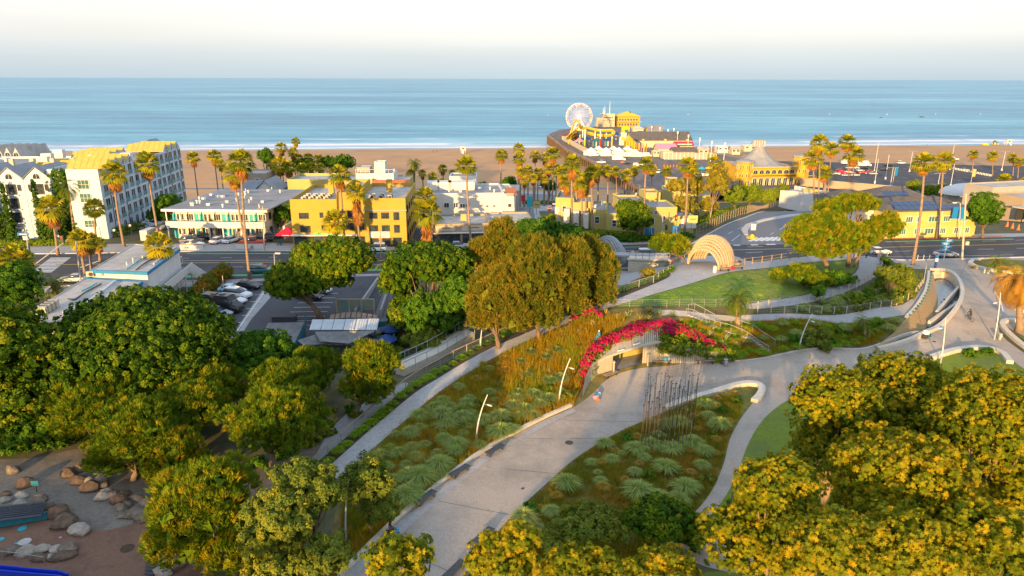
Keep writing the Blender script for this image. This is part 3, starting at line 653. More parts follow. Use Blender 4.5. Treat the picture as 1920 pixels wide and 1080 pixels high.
class Bld:
    """a building: root at its front left corner, x along the front, y into the depth"""
    def __init__(s, name, label, A, B, z0, cat='building', group=None):
        A = Vector(A); B = Vector(B); s.L = (B-A).to_2d().length
        s.rz = math.atan2(B.y-A.y, B.x-A.x); s.z0 = z0
        s.o = empty(name, (A.x, A.y, z0), label, cat, group, s.rz)
    def part(s, name, mb, m, parent=None, smooth=False): return mb.build(name, [M[q] for q in m] if isinstance(m, (list, tuple)) else M[m], parent or s.o, smooth=smooth)
    def block(s, x0, x1, y0, y1, z0, z1, wall='white_wall', roof='roof_grey', par=.5, name='wall', rname='roof', pt=.25):
        """walls with a parapet and a sunk flat roof"""
        mb = MB(); mb.prism([(x0,y0),(x1,y0),(x1,y1),(x0,y1)], z0, z1-par-.02)
        if par:
            for a, b, c, d in ((x0,x1,y0,y0+pt),(x0,x1,y1-pt,y1),(x0,x0+pt,y0+pt,y1-pt),(x1-pt,x1,y0+pt,y1-pt)):
                mb.prism([(a,c),(b,c),(b,d),(a,d)], z1-par-.02, z1)
        s.part(name, mb, wall)
        s.part(rname, MB().prism([(x0+pt,y0+pt),(x1-pt,y0+pt),(x1-pt,y1-pt),(x0+pt,y1-pt)], z1-par-.02, z1-par+.03), roof)
    def face(s, side, L, D):
        """x, y, rotation for a point t metres along a face"""
        return {'front': lambda t, o=0: (t, -o, 0), 'right': lambda t, o=0: (L+o, t, PI/2), 'left': lambda t, o=0: (-o, D-t, -PI/2), 'back': lambda t, o=0: (L-t, D+o, PI)}[side]
    def win(s, x, y, z, w_, h_, rz=0, nx=2, nz=1, fr='frame_w', gl='glass', ft=.09, name='window', arch=False):
        f, g = win_mesh(w_, h_, nx, nz, fr, gl, ft, arch)
        o = link(name, f, s.o, (x, y, z), rz); link('pane', g, o)
        return o
    def gable(s, x0, x1, y0, y1, z0, rise, m='roof_grey', axis='x', over=.3, wall=None, rib=0, name='roof', parent=None):
        """gable roof, ridge along the axis"""
        mb = MB(); t = .15
        if axis == 'x':
            ym = (y0+y1)/2; a = [(y0-over, z0), (ym, z0+rise), (y1+over, z0)]
            vs = [(x, y, z+dz) for x in (x0-over, x1+over) for y, z in a for dz in (0, t)]
        else:
            xm = (x0+x1)/2; a = [(x0-over, z0), (xm, z0+rise), (x1+over, z0)]
            vs = [(x, y, z+dz) for y in (y0-over, y1+over) for x, z in a for dz in (0, t)]
        fs = [(0,2,8,6),(2,4,10,8),(1,7,9,3),(3,9,11,5),(0,1,3,2),(2,3,5,4),(6,8,9,7),(8,10,11,9),(0,6,7,1),(4,5,11,10)]
        mb.add(vs, fs)
        if rib:
            ln = (x1-x0) if axis == 'x' else (y1-y0); k = int(ln/rib)
            for i in range(k+1):
                q = i*ln/k
                for sgn in (0, 1):
                    e = a[0] if sgn == 0 else a[2]
                    if axis == 'x': mb.bar((x0+q, e[0], e[1]+t+.03), (x0+q, a[1][0], a[1][1]+t+.03), .09, .07)
                    else: mb.bar((e[0], y0+q, e[1]+t+.03), (a[1][0], y0+q, a[1][1]+t+.03), .09, .07)
        o = s.part(name, mb, m, parent)
        if wall:
            w2 = MB()
            if axis == 'x':
                for x in (x0, x1-.2): w2.prism_y = None; w2.add([(x,y0,z0-.01),(x,y1,z0-.01),(x,(y0+y1)/2,z0+rise-.03),(x+.2,y0,z0-.01),(x+.2,y1,z0-.01),(x+.2,(y0+y1)/2,z0+rise-.03)], [(0,1,2),(3,5,4),(0,3,4,1),(1,4,5,2),(2,5,3,0)])
            else:
                for y in (y0, y1-.2): w2.add([(x0,y,z0-.01),(x1,y,z0-.01),((x0+x1)/2,y,z0+rise-.03),(x0,y+.2,z0-.01),(x1,y+.2,z0-.01),((x0+x1)/2,y+.2,z0+rise-.03)], [(0,1,2),(3,5,4),(0,3,4,1),(1,4,5,2),(2,5,3,0)])
            s.part('gable_wall', w2, wall)
        return o
    def hip(s, x0, x1, y0, y1, z0, rise, m='roof_dark', over=.5, name='roof'):
        x0 -= over; x1 += over; y0 -= over; y1 += over; d = min(x1-x0, y1-y0)/2
        if x1-x0 > y1-y0: r = [(x0+d, (y0+y1)/2), (x1-d, (y0+y1)/2)]
        else: r = [((x0+x1)/2, y0+d), ((x0+x1)/2, y1-d)]
        vs = [(x0,y0,z0),(x1,y0,z0),(x1,y1,z0),(x0,y1,z0),(*r[0],z0+rise),(*r[1],z0+rise)]
        fs = [(0,1,5,4),(1,2,5),(2,3,4,5),(3,0,4),(3,2,1,0)] if x1-x0 > y1-y0 else [(0,1,4),(1,2,5,4),(2,3,5),(3,0,4,5),(3,2,1,0)]
        return s.part(name, MB().add(vs, fs), m)
    def text(s, body, x, y, z, size, m, rz=0, name='sign_lettering', parent=None, align='CENTER'):
        return text(body, (x, y, z), size, m, rz, name, parent or s.o, align)
def text(body, loc, size, m, rz=0, name='lettering', parent=None, align='CENTER', tilt=PI/2, ext=.01, shear=0):
    c = bpy.data.curves.new(name, 'FONT'); c.body = body; c.size = size; c.align_x = align; c.align_y = 'CENTER'; c.extrude = ext; c.resolution_u = 2; c.shear = shear
    o = bpy.data.objects.new('tmp', c); COL.objects.link(o)
    dg = bpy.context.evaluated_depsgraph_get(); me = bpy.data.meshes.new_from_object(o.evaluated_get(dg))
    bpy.data.objects.remove(o); me.name = name; me.materials.clear(); me.materials.append(M[m])
    t = link(name, me, parent, loc); t.rotation_euler = (tilt, 0, rz); return t
_ac = []
def ac_unit(parent, x, y, z, rz=0):
    if not _ac:
        _ac.append(MB().box((0,0,.45), (1.0,.45,.8)).mesh('condenser_unit', M['cream']))
        _ac.append(MB().lathe((0,0,0), [(.0,0),(.3,0),(.3,.04),(.26,.05)], 12).mesh('fan_grille', M['frame_d']))
    o = link('condenser_unit', _ac[0], parent, (x, y, z), rz); g = link('fan_grille', _ac[1], o, (.15, -.23, .45)); g.rotation_euler.x = PI/2
def vents(b, x0, x1, y0, y1, z, n, m='white_metal'):
    for i in range(n):
        x = random.uniform(x0, x1); y = random.uniform(y0, y1); k = random.random()
        mb = MB()
        if k < .5: mb.lathe((0,0,0), [(.18,0),(.18,.5),(.3,.55),(.3,.7),(0,.8)], 8)
        elif k < .8: mb.box((0,0,.2), (.8,.6,.4)).box((0,0,.44), (.9,.7,.06))
        else: mb.lathe((0,0,0), [(.1,0),(.1,.9),(0,.92)], 6)
        mb.build('roof_vent', M[m], b.o, (x, y, z), random.uniform(0, 3))
Z1 = Vector((0,0,1))
A = P(207, 447); TZ = A.z+15.2; Bp = onz(337, 276, TZ)
dirv = (Bp-A).to_2d(); HL = dirv.length
hr = math.atan2(dirv.y, dirv.x)-PI/2
ho = Bld('hotel', 'large white hotel with yellow ribbed gable roofs on the left', A, A+Vector((math.cos(hr), math.sin(hr), 0)), -9.0)
H0 = TZ+9.0            # local height of the eaves
def hz(z): return z+9.0
ho.block(-6.6, 0, .02, HL, 0, H0, 'hotel_wall', 'roof_pale', .6); ho.block(-12, -6.65, 2.8, HL, 0, H0-.1, 'hotel_wall', 'roof_pale', .5)
ho.block(-6.6, -.03, -.5, .0, 0, H0+.2, 'hotel_wall', 'roof_pale', .02, 'end_wall', 'end_coping')
ho.block(-48, -12.05, 4.2, 15, 0, H0-1.6, 'hotel_wall', 'roof_grey', .6)
ho.block(-70, -48.05, 9, 60, 0, H0-2.4, 'hotel_wall', 'roof_grey', .6)
ho.block(-47.5, -12.05, 15.02, HL-2, 0, H0-2.0, 'hotel_wall', 'roof_grey', .6)
rows = 7; fl = 3.05
for r in range(rows):
    z = H0-2.65-r*fl
    n = 15
    for c in range(n):
        y = 1.7+(HL-3.2)*c/(n-1)
        gz = h(A.x-.0+dirv.x*y/HL, A.y+dirv.y*y/HL)+9
        if z < gz+.6: continue
        low = z < gz+3.7
        if low: ho.win(.02, y, z-.1, 1.7, 2.4, PI/2, 2, 1, 'hotel_wall', 'glass', .12, arch=True)
        else:
            ho.win(.02, y, z, 2.2, 2.25, PI/2, 2, 1, 'frame_w', 'glass')
            if r < rows: MB().box((.16, 0, .5), (.05, 2.3, 1.0)).build('balcony_glass', M['balcony_glass'], ho.o, (0.02, y, z-.15))
for c in range(7):
    y = 3.6+(HL-6)*c/6; MB().lathe((0,0,0), [(.07,4),(.07,H0)], 6).build('downpipe', M['dark_metal'], ho.o, (.1, y, 0))
def hgables(y0, n, wd, dep, z, m='roof_yellow', x1=0.0, wall='hotel_wall'):
    for i in range(n):
        ya = y0+i*wd; yb = ya+wd
        ho.gable(x1-dep, x1, ya, yb, z, 1.8, m, 'x', .06, wall, 1.2 if m == 'roof_yellow' else 0, 'gable_roof')
        ho.win(x1+.03, (ya+yb)/2, z-.1, 1.1, 1.3, PI/2, 1, 1, 'frame_w', 'glass', .1, arch=True)
hgables(3.2, 4, 3.7, 8, H0-.1); hgables(HL-13.2, 3, 4.2, 9.5, H0)
hgables(17, 3, 3.8, 8, H0-2.2, x1=-16); hgables(34, 3, 4.2, 9, H0-1.3, x1=-12.5)
ho.gable(-11, -5, HL-2, HL+5, H0-.5, 2.6, 'roof_grey', 'y', .2, 'hotel_wall', name='gable_roof')
for i, x0 in enumerate((-28.2, -22.6, -17.0)):
    ho.block(x0, x0+5.5, 2.6, 4.18, 0, H0-2.2, 'hotel_wall', 'roof_grey', .02, 'bay_wall', 'bay_roof')
    ho.gable(x0, x0+5.5, 2.6, 13, H0-2.2, 2.6, 'roof_grey', 'y', .25, 'hotel_wall', name='gable_roof')
    ho.win(x0+2.75, 2.57, H0-2.1, 1.5, 1.2, 0, 2, 1, 'frame_w', 'glass', .1, arch=True)
    for r in range(5):
        ho.win(x0+2.75, 2.57, H0-5.4-r*3.1, 1.9, 2.1, 0, 2, 2, 'frame_d', 'glass_green' if r > 2 else 'glass')
        if r == 0:
            for s in (-1, 1): ho.win(x0+2.75+s*1.7, 2.57, H0-4.6, .5, 1.2, 0, 1, 1, 'frame_d', 'glass')
        ho.part('window_sill', MB().box((x0+2.75, 2.45, H0-5.65-r*3.1), (2.8, .4, .25)), 'hotel_wall')
for r in range(5):
    ho.win(-3.4, -.53, H0-4.0-r*2.95, 2.2, 1.9, 0, 3, 2, 'frame_w', 'glass_green')
for x, y in ((-30,2.55),(-20,2.55),(-14,4.1),(-3.2,-.6)): ho.part('garage_door', MB().box((x, y, 10.0), (3.0, .12, 2.7)), 'frame_w')
for x, y in ((-30,20),(-25,30),(-22,22),(-8,22),(-35,14),(-12,26),(-6,30),(-27,40)): ho.part('roof_plant', MB().box((x, y, H0-.4), (2.4, 1.8, 2.2)), 'white_wall')
for i in range(7): ho.part('chimney', MB().box((-40+i*4.5, 17, H0-.2), (.9,.9,2.0)), 'cream')
A2 = onz(-8, 297, 11.5); B2 = onz(40, 297, 11.5)
b = Bld('hotel_wing', 'far left hotel wing with three small gables above the beach', A2, B2, -16, group=None)
b.block(-14, b.L, 0, 14, 0, 27.5, 'hotel_wall', 'roof_grey', .4)
for i in range(5):
    x0 = b.L-(i+1)*b.L/3; x1 = b.L-i*b.L/3
    b.gable(x0, x1, 0, 14, 27.5, 3.0, 'roof_pale', 'y', .1, 'hotel_wall', 0, 'gable_roof')
    b.win((x0+x1)/2, -.03, 27.7, 1.5, 1.6, 0, 2, 1, 'frame_w', 'glass', arch=True)
    for r in range(2): b.win((x0+x1)/2, -.03, 24-r*3.3, 1.8, 2.4, 0, 2, 2, 'frame_w', 'glass')
A = P(318, 449); B = P(497, 451); mo = Bld('motel', 'two storey white motel with turquoise doors and a grey flat roof', A, B, min(A.z, B.z)-.3)
Lm = mo.L
mo.block(.6, Lm-.4, 1.9, 28, 0, 6.7, 'white_wall', 'roof_grey', .02)
mo.part('roof_slab', MB().prism([(-.6,-.5),(Lm+1.2,-.5),(Lm+1.2,29),(-.6,29)], 6.9, 7.15), 'roof_grey')
mo.part('fascia', MB().prism([(-.75,-.62),(Lm+1.35,-.62),(Lm+1.35,-.5),(-.75,-.5)], 6.72, 7.22), 'frame_w')
mo.part('balcony_slab', MB().prism([(-.2,-.3),(Lm+.4,-.3),(Lm+.4,1.88),(-.2,1.88)], 3.35, 3.6), 'white_wall')
mo.part('balcony_parapet', MB().prism([(-.2,-.4),(Lm+.4,-.4),(Lm+.4,-.28),(-.2,-.28)], 3.1, 4.5), 'white_wall')
mo.part('balcony_rail', MB().prism([(-.2,-.44),(Lm+.4,-.44),(Lm+.4,-.26),(-.2,-.26)], 4.5, 4.62), 'dark_metal')
nb = 7
for i in range(nb+1):
    x = .2+Lm*i/nb
    MB().box((0,0,3.4), (.22,.22,6.8)).build('post', M['white_metal'], mo.o, (x, -.28, 0))
for i in range(nb):
    x = .2+Lm*(i+.5)/nb; fx = 1 if i%2 else -1
    for z in (3.65, .35):
        if i == 6 and z < 1: continue
        mo.part('door', MB().box((x+fx*.95, 1.84, z+1.05), (.85, .1, 2.1)), 'turq')
        mo.win(x-fx*.45, 1.87, z+.75, 1.5, 1.35, 0, 3, 1, 'frame_w', 'glass')
mo.win(Lm-1.6, 1.87, .5, 2.0, 2.2, 0, 3, 2, 'frame_w', 'glass')
mo.text('SeaBlue', Lm-2.0, -.42, 4.0, .95, 'blue_sign'); mo.text('HOTEL', Lm-2.0, -.42, 3.38, .5, 'blue_sign')
vents(mo, 1, Lm-1, 1, 27, 7.15, 26)
for k in range(4): mo.part('roof_pipe', MB().bar((1, 5+k*6, 7.3), (Lm-1, 6+k*6, 7.3), .08), 'dark_metal')
st = MB()
for k in range(12): st.box((-.4+.0-k*.0-3.8+k*.33, -1.1, .25+k*.29), (.34, 1.3, .5))
mo.part('stair', st, 'white_wall')
mo.part('stair_rail', MB().bar((-4.2,-1.8,1.3), (-.2,-1.8,4.7), .1).bar((-4.2,-.45,1.3), (-.2,-.45,4.7), .1), 'dark_metal')
mo.part('stair_room', MB().prism([(-5.5,-1.8),(-3.9,-1.8),(-3.9,2),(-5.5,2)], 0, 2.6), 'white_wall')
mo.part('flank_wall', MB().prism([(Lm+3.5,2),(Lm+3.9,2),(Lm+3.9,14),(Lm+3.5,14)], 0, 3.2), 'white_wall')
st = MB()
for k in range(13): st.box((Lm+2.2, 3+k*.32, .2+k*.27), (1.5, .34, .4))
mo.part('flank_stair', st, 'wood_dark')
for z in (4.2, 1.0):
    for y in (5, 9, 14): mo.win(Lm-.38, y, z, 1.2, 1.4, PI/2, 2, 1, 'frame_d', 'glass')
for (a, b_), lb in ((((338,469),(381,469)), 'low white wall with a blue bicycle leaning by it'), (((443,467),(494,467)), 'low white wall behind the two tall palms at the road')):
    a_, c_ = P(*a), P(*b_); bb = Bld('low_wall', lb, a_, c_, min(a_.z, c_.z)-.1, 'wall')
    bb.part('wall', MB().prism([(0,0),(bb.L,0),(bb.L,.25),(0,.25)], 0, 1.25), 'white_wall'); bb.part('coping', MB().prism([(-.05,-.05),(bb.L+.05,-.05),(bb.L+.05,.3),(-.05,.3)], 1.25, 1.33), 'roof_tile')
a_ = P(500, 440); g = empty('gate', a_, 'white metal gate frames between motel and yellow apartments', 'gate')
for x0, wd, hg in ((0,2.2,2.6),(2.6,3.2,3.4)):
    mb = MB()
    for x in (x0, x0+wd): mb.box((x,0,hg/2), (.14,.14,hg))
    mb.box((x0+wd/2,0,hg), (wd,.12,.12)); mb.box((x0+wd/2,0,hg*.55), (wd,.1,.1)); mb.build('frame', M['white_metal'], g)
    q = MB()
    for k in range(9): q.box((x0+wd*(k+.5)/9, 0, hg*.28), (.04,.03,hg*.5))
    q.build('bars', M['white_metal'], g)
A = P(551, 463); B = P(764, 461); ya = Bld('apartment_block', 'three storey yellow apartment block with dark ground floor shop', A, B, min(A.z, B.z)-.3)
Ly = ya.L; S = Ly/23.6
ya.block(0, 9.5*S, 0, 22, 0, 10.4, 'yellow', 'roof_pale', .9)
ya.block(9.55*S, 13.4*S, .0, 20, 0, 11.8, 'yellow', 'roof_pale', .8)
ya.block(13.45*S, Ly, -.35, 22, 0, 10.6, 'yellow', 'roof_pale', .9)
ya.part('cornice', MB().prism([(13.3*S,-.55),(Ly+.2,-.55),(Ly+.2,-.36),(13.3*S,-.36)], 8.0, 8.2), 'greywall')
ya.part('chimney', MB().box((6.5*S, 10, 11.2), (1.1,1.1,2.6)), 'yellow'); ya.part('chimney', MB().box((18.8*S, 12, 11.4), (1.2,1.2,2.8)), 'yellow')
for i in range(4):
    for j in range(3): ac_unit(ya.o, 2.0+i*1.55, 3.5+j*2.2, 9.55)
for i in range(3):
    for j in range(2): ac_unit(ya.o, 16*S+i*1.9, 4+j*2.4, 9.75)
WN = [(2.6,6.4,1.8,1.1),(6.2,6.6,.55,.95),(2.7,3.5,1.9,1.25),(6.4,3.9,.55,.95),(12.2,6.6,1.0,1.3),(10.6,6.6,1.0,1.3),(12.0,4.0,1.5,1.3),(10.9,4.1,.5,.9)]
for x, z, w_, h_ in WN: ya.win(x*S, -.02, z, w_, h_, 0, 2, 2 if w_ > 1 else 1, 'frame_d', 'glass')
for x in (16.6, 19.0):
    for z in (6.4, 3.7, .9): ya.win(x*S+.3, -.37, z, 1.45, 1.15, 0, 2, 2, 'frame_d', 'glass')
for z, w_, h_ in ((6.1,1.0,1.5),(3.4,1.0,1.5),(.8,1.6,1.4)): ya.win(21.6*S, -.37, z, w_, h_, 0, 2, 2, 'frame_d', 'glass')
for z in (4.0, .9): ya.win(14.4*S, -.37, z, .8, 1.6, 0, 1, 2, 'frame_d', 'glass')
for r in range(3):
    for k in range(5): ya.win(Ly+.02, 2.5+k*4, 1.3+r*3, 1.1, 1.3, PI/2, 2, 1, 'frame_d', 'glass')
ya.part('shopfront', MB().prism([(.3,-.25),(13.2*S,-.25),(13.2*S,-.02),(.3,-.02)], .3, 2.75), 'frame_d')
for i in range(6): ya.win(1.4+i*2.0*S, -.27, .5, 1.6, 2.0, 0, 1, 1, 'frame_d', 'glass', .06, name='shop_window')
ya.part('canopy', MB().prism([(-.2,-1.1),(13.4*S,-1.1),(13.4*S,-.0),(-.2,-.0)], 2.85, 3.0), 'frame_w')
for k in range(5): ya.part('slat', MB().prism([(13.45*S,-.5-.04*k),(Ly,-.5-.04*k),(Ly,-.38),(13.45*S,-.38)], .1+k*.14, .18+k*.14), 'dark_metal')
gm = mat('green_sign_light', (.10,.75,.12), emit=.7); M['green_sign'] = gm
gl = MB(); x = 5.4*S
for k in range(12):
    wv = random.choice((.18,.28,.34)); gl.box((x, -1.12, 3.25), (wv*.35,.05,.42)); gl.box((x+wv*.4, -1.12, 3.25+random.choice((-.16,0,.16))), (wv*.5,.05,.1)); x += wv+.12
gl.lathe((5.0*S,-1.12,3.25), [(0,-.25),(.3,-.12),(.33,.1),(.1,.25),(0,.28)], 8); ya.part('lit_sign', gl, 'green_sign')
bn = ya.part('banner', MB().box((18.0*S, -.42, 2.95), (4.1,.06,1.25)), 'frame_w')
M['print_dark'] = mat('dark_print', (.06,.07,.16), rough=.9)
ya.text('NOW LEASING', 18.0*S, -.46, 3.3, .52, 'print_dark', parent=bn)
for k in range(2): MB().box((18.0*S, -.46, 2.86-k*.28), (3.3-.8*k,.01,.12)).build('print_line', M['print_dark'], bn)
A = onz(590, 352, 2.5); A.z = h(A.x, A.y); Bq = onz(765, 352, 2.5)
yb = Bld('apartment_building', 'bright yellow flat roofed building with a red tiled edge behind the yellow block', A, Bq, -9)
Lb = yb.L
yb.block(-8, Lb*.62, 0, 14, 0, 14.0, 'lemon', 'roof_pale', .8); yb.block(Lb*.62+.05, Lb, 0, 14, 0, 13.4, 'lemon', 'roof_pale', .4)
yb.part('tile_edge', MB().prism([(Lb*.62,-.5),(Lb+.5,-.5),(Lb+.5,.6),(Lb*.62,.6)], [13.0,13.0,13.5,13.5], [13.2,13.2,13.8,13.8]), 'roof_tile')
for x in (Lb*.4, Lb*.45, Lb*.5): yb.win(x, -.03, 10.5, .7, .8, 0, 1, 1, 'frame_d', 'glass')
for x in (Lb*.8, Lb*.93): yb.win(x, -.03, 9.8, .8, 1.6, 0, 1, 1, 'frame_w', 'glass')
A = onz(680, 334, 5.0); Bq = onz(738, 334, 5.0)
yt = Bld('roof_house', 'white block with roof tower and rail beyond the bright yellow building', A, Bq, -9)
yt.block(-2, yt.L, 0, 9, 0, 15.4, 'white_wall', 'roof_pale', .4); yt.block(yt.L*.38, yt.L*.72, 1, 5, 15.42, 18.8, 'white_wall', 'roof_pale', .2); yt.block(-2, yt.L*.2, 2, 7, 15.42, 17.0, 'greywall', 'roof_pale', .2)
for k in range(9): yt.part('rail_post', MB().box((-2+k*(yt.L+2)/8, -.02, 16), (.08,.08,1.2)), 'white_metal')
yt.part('rail', MB().box(((yt.L-2)/2, -.02, 16.6), (yt.L+2,.08,.08)), 'white_metal')
vents(yt, 0, yt.L, 1, 8, 15.4, 5)
vents(yb, 0, Lb, 2, 12, 13.2, 6)
A = onz(766, 372, 4); Bq = onz(775, 366, 4)
A = onz(800, 363, 7.6); Bq = onz(966, 361, 7.6)
wb = Bld('white_building', 'long white two storey building with small dark windows and a roof terrace', A, Bq, -2); Lw = wb.L
wb.block(0, Lw*.87, 0, 16, 0, 9.6, 'white_wall', 'roof_grey', .5); wb.block(Lw*.87+.05, Lw, -.6, 16, 0, 9.4, 'white_wall', 'roof_pale', .3)
wb.part('tile_roof', MB().prism([(Lw-2.2,-.8),(Lw+.4,-.8),(Lw+.4,3),(Lw-2.2,3)], [9.0,9.0,9.4,9.4], [9.2,9.2,10.4,10.4]), 'roof_tile')
for f_, w_, h_ in ((.08,1.1,1.1),(.22,1.1,1.1),(.31,.4,1.1),(.335,.4,1.1),(.385,.4,.8),(.415,.4,.8),(.455,.6,.8),(.68,.6,.4),(.76,.6,.4)):
    wb.win(Lw*f_, -.03, 6.2, w_, h_, 0, 2 if w_ > 1 else 1, 1, 'frame_w', 'glass')
wb.win(Lw*.935, -.63, 6.2, .8, .8, 0, 1, 1, 'frame_w', 'glass')
wb.part('terrace_frame', MB().box((Lw*.45,-1.6,3.7), (Lw*.72,.12,.14)).box((Lw*.45,-2.4,3.7), (Lw*.72,.12,.14)), 'wood_dark')
for k in range(9): wb.part('terrace_post', MB().box((Lw*(.1+.087*k),-2.4,2.4), (.12,.12,2.6)).bar((Lw*(.1+.087*k),-2.4,3.6), (Lw*(.1+.087*k),-.2,3.8), .1), 'wood_dark')
for x, wd, z in ((.2,3.5,9.6),(.4,6.5,9.6),(.07,3,9.6)): wb.part('roof_room', MB().box((Lw*x, 9, z+.6), (wd, 4, 2.0)), 'white_wall')
vents(wb, 2, Lw-2, 2, 14, 9.15, 12)
A = onz(815, 437, 4.2); A.y -= 0; Bq = onz(1002, 430, 4.2); A = P(812, 459); Bq = P(1000, 455)
sh = Bld('shop', 'low orange beige shop with two sign panels and a dark glass front', A, Bq, min(A.z,Bq.z)-.2, 'shop'); Ls = sh.L
sh.block(0, Ls*.55, 0, 11, 0, 4.7, 'beige', 'roof_pale', .45); sh.block(Ls*.55+.03, Ls, -.5, 11, 0, 5.0, 'beige', 'roof_pale', .4)
sh.part('sign_panel', MB().box((Ls*.12,-.06,3.75), (4.4,.1,1.1)), 'cream'); sh.text('LAB MARTIN', Ls*.12, -.13, 3.75, .42, 'print_dark')
sh.part('sign_panel', MB().box((Ls*.40,-.06,3.75), (4.9,.1,1.1)), 'cream'); sh.part('sign_line', MB().box((Ls*.40,-.12,3.8), (2.4,.02,.16)), 'wood_dark')
for k in range(8): sh.win(Ls*.31+k*.72, -.03, .4, .66, 2.1, 0, 1, 1, 'frame_d', 'glass', .05, name='shop_window')
for k in range(5): sh.win(Ls*.03+k*1.15, -.03, .4, 1.05, 2.0, 0, 1, 1, 'frame_d', 'glass', .05, name='shop_window')
sh.part('chimney', MB().box((Ls*.31, 4, 5.3), (1.2,.9,1.4)), 'yellow2')
sh.part('awning', MB().prism([(0,-.9),(Ls*.5,-.9),(Ls*.5,0),(0,0)], 2.75, 2.87), 'frame_w')
vents(sh, 1, Ls-1, 1, 9, 4.3, 6)
A = onz(843, 352, 3.0); Bq = onz(898, 352, 3.0); tb = Bld('white_house', 'small white cube house on the slope behind the white building', A, Bq, -10)
tb.block(0, tb.L*.92, 0, 8, 0, 16.4, 'white_wall', 'roof_grey', .3); tb.block(-3, tb.L+1, -3, 0, 0, 13.6, 'cream', 'roof_pale', .4); tb.block(tb.L+1, tb.L+12, -2, 7, 0, 12.9, 'greywall', 'roof_pale', .5); tb.win(tb.L*.5, -.03, 14.2, 4, .5, 0, 3, 1, 'frame_w', 'glass')
for k in range(7): tb.part('fence_panel', MB().box((tb.L+2.2+k*1.5, -2.2, 13.3), (1.4,.06,1.8)), 'frame_w')
A = onz(452, 362, 1.0); Bq = onz(520, 362, 1.0); hb = Bld('house', 'white house with grey gable roof behind the motel', A, Bq, -7)
hb.block(0, hb.L, 0, 10, 0, 8.5, 'white_wall', 'roof_grey', .02); hb.gable(0, hb.L*.45, 0, 10, 8.5, 2.6, 'roof_grey', 'x', .5, 'white_wall'); hb.gable(hb.L*.4, hb.L, -.8, 10, 8.5, 3.2, 'roof_grey', 'y', .5, 'white_wall')
hb.win(hb.L*.25, -.03, 6.4, 1.5, 1.6, 0, 2, 1, 'frame_w', 'glass'); hb.win(hb.L*.68, -.83, 6.4, 1.6, 1.7, 0, 2, 1, 'frame_w', 'glass')
A = onz(456, 380, 0.5); Bq = onz(545, 380, .5); fb = Bld('flat_building', 'low grey roofed annex right behind the motel roof', A, Bq, -6)
fb.block(0, fb.L, 0, 7, 0, 8.0, 'white_wall', 'roof_grey', .4); vents(fb, 1, fb.L-1, 1, 6, 7.7, 6)
A = onz(452, 343, 2.5); Bq = onz(500, 343, 2.5); ct = Bld('tower_house', 'square beige block with one window behind the grey gable', A, Bq, -12)
ct.block(-2, ct.L, 0, 10, 0, 17.5, 'beige', 'roof_pale', .4); ct.win(ct.L*.65, -.03, 14.5, 1.1, 1.3, 0, 1, 1, 'frame_w', 'glass'); ct.block(ct.L+.1, ct.L+12, 1, 9, 0, 13.5, 'wood_dark', 'roof_grey', .3, name='brown_wall', rname='side_roof')
def steps(name, label, u0, v0, u1, v1, z0, blocks, wins=(), wall='lemon', roof='roof_grey'):
    A, Bq = (P(u0, v0), P(u1, v1)) if name != 'cottage_row' else (onz(u0, v0, -2.5), onz(u1, v1, -2.5)); b = Bld(name, label, A, Bq, z0)
    for x0, x1, y0, y1, z1 in blocks: b.block(x0, x1, y0, y1, 0, z1, wall, roof, .45)
    for x, y, z, w_, h_, rz in wins: b.win(x, y, z, w_, h_, rz, 1 if w_ < 1.2 else 2, 2, 'frame_w', 'glass')
    return b
c1 = steps('cottage', 'pale yellow flat roofed cottage between the palm row and the round street tree', 1107, 430, 1172, 432, -3, [(0,3.6,0,12,7.2),(3.62,8.4,-1.2,13,6.6),(-4.5,-.05,3,15,8.2),(-9,-4.55,6,18,8.8)], [(1.5,-.03,3.9,1.0,1.5,0),(5.6,-1.23,3.4,.9,1.6,0),(7.4,-1.23,3.4,1.0,1.6,0),(-2.2,2.97,4.8,.9,1.4,0),(-6.8,5.97,5.3,.9,1.4,0)])
c1.part('parapet_sign', MB().box((-1.2, 1.2, 8.0), (3.2,.2,1.6)), 'lemon')
for k in range(4): c1.part('stair_tower', MB().box((-1.2-k*2.4, -1.0+k*2.6, 4.6), (1.4,1.6,3.6)), 'white_wall')
c2 = steps('cottage', 'stepped pale yellow cottage right of the round street tree', 1215, 437, 1272, 437, -3, [(0,6.5,0,10,8.6),(6.52,10.5,-.6,8,6.6),(-6,-.05,6,14,9.2),(1,5,10.05,16,10.4)], [(1.5,-.03,7.0,.7,.7,0),(3.4,-.03,5.6,.9,.9,0),(5.2,-.03,5.4,.8,.7,0),(.9,-.03,4.6,.8,1.4,0)])
c2.part('wall_panel', MB().box((9.2,-.75,4.9), (3.6,.15,2.4)), 'white_metal')
c3 = steps('cottage', 'low sunlit yellow cottages behind the curving road fence', 1272, 405, 1318, 405, -4, [(0,5,0,9,7.4),(5.03,8.4,-1,8,6.6),(-5,-.05,-3,6,8.2),(-4,2,6.05,14,9.6)], [(2,-.03,5,1,1,0),(6.6,-1.03,4.4,1,1.2,0)])
c4 = steps('cottage_row', 'cream and yellow cottage roofs behind the stepped cottage', 1200, 400, 1262, 395, -6, [(-2,5,4,12,7.6),(5.05,10,3,10,8.6),(10.05,15,4,12,7.4)], [(2,3.97,5.4,.9,.9,0),(7.3,2.97,6.4,.9,.9,0)])
for c in (c1, c2, c3, c4): vents(c, 0, 5, 2, 8, 7.2, 4)
for k in range(3): c4.part('skylight', MB().prism([(0+k*4.4,6),(2.2+k*4.4,6),(2.2+k*4.4,9),(0+k*4.4,9)], 7.6, [7.7,7.7,9.0,9.0]), 'roof_dark')
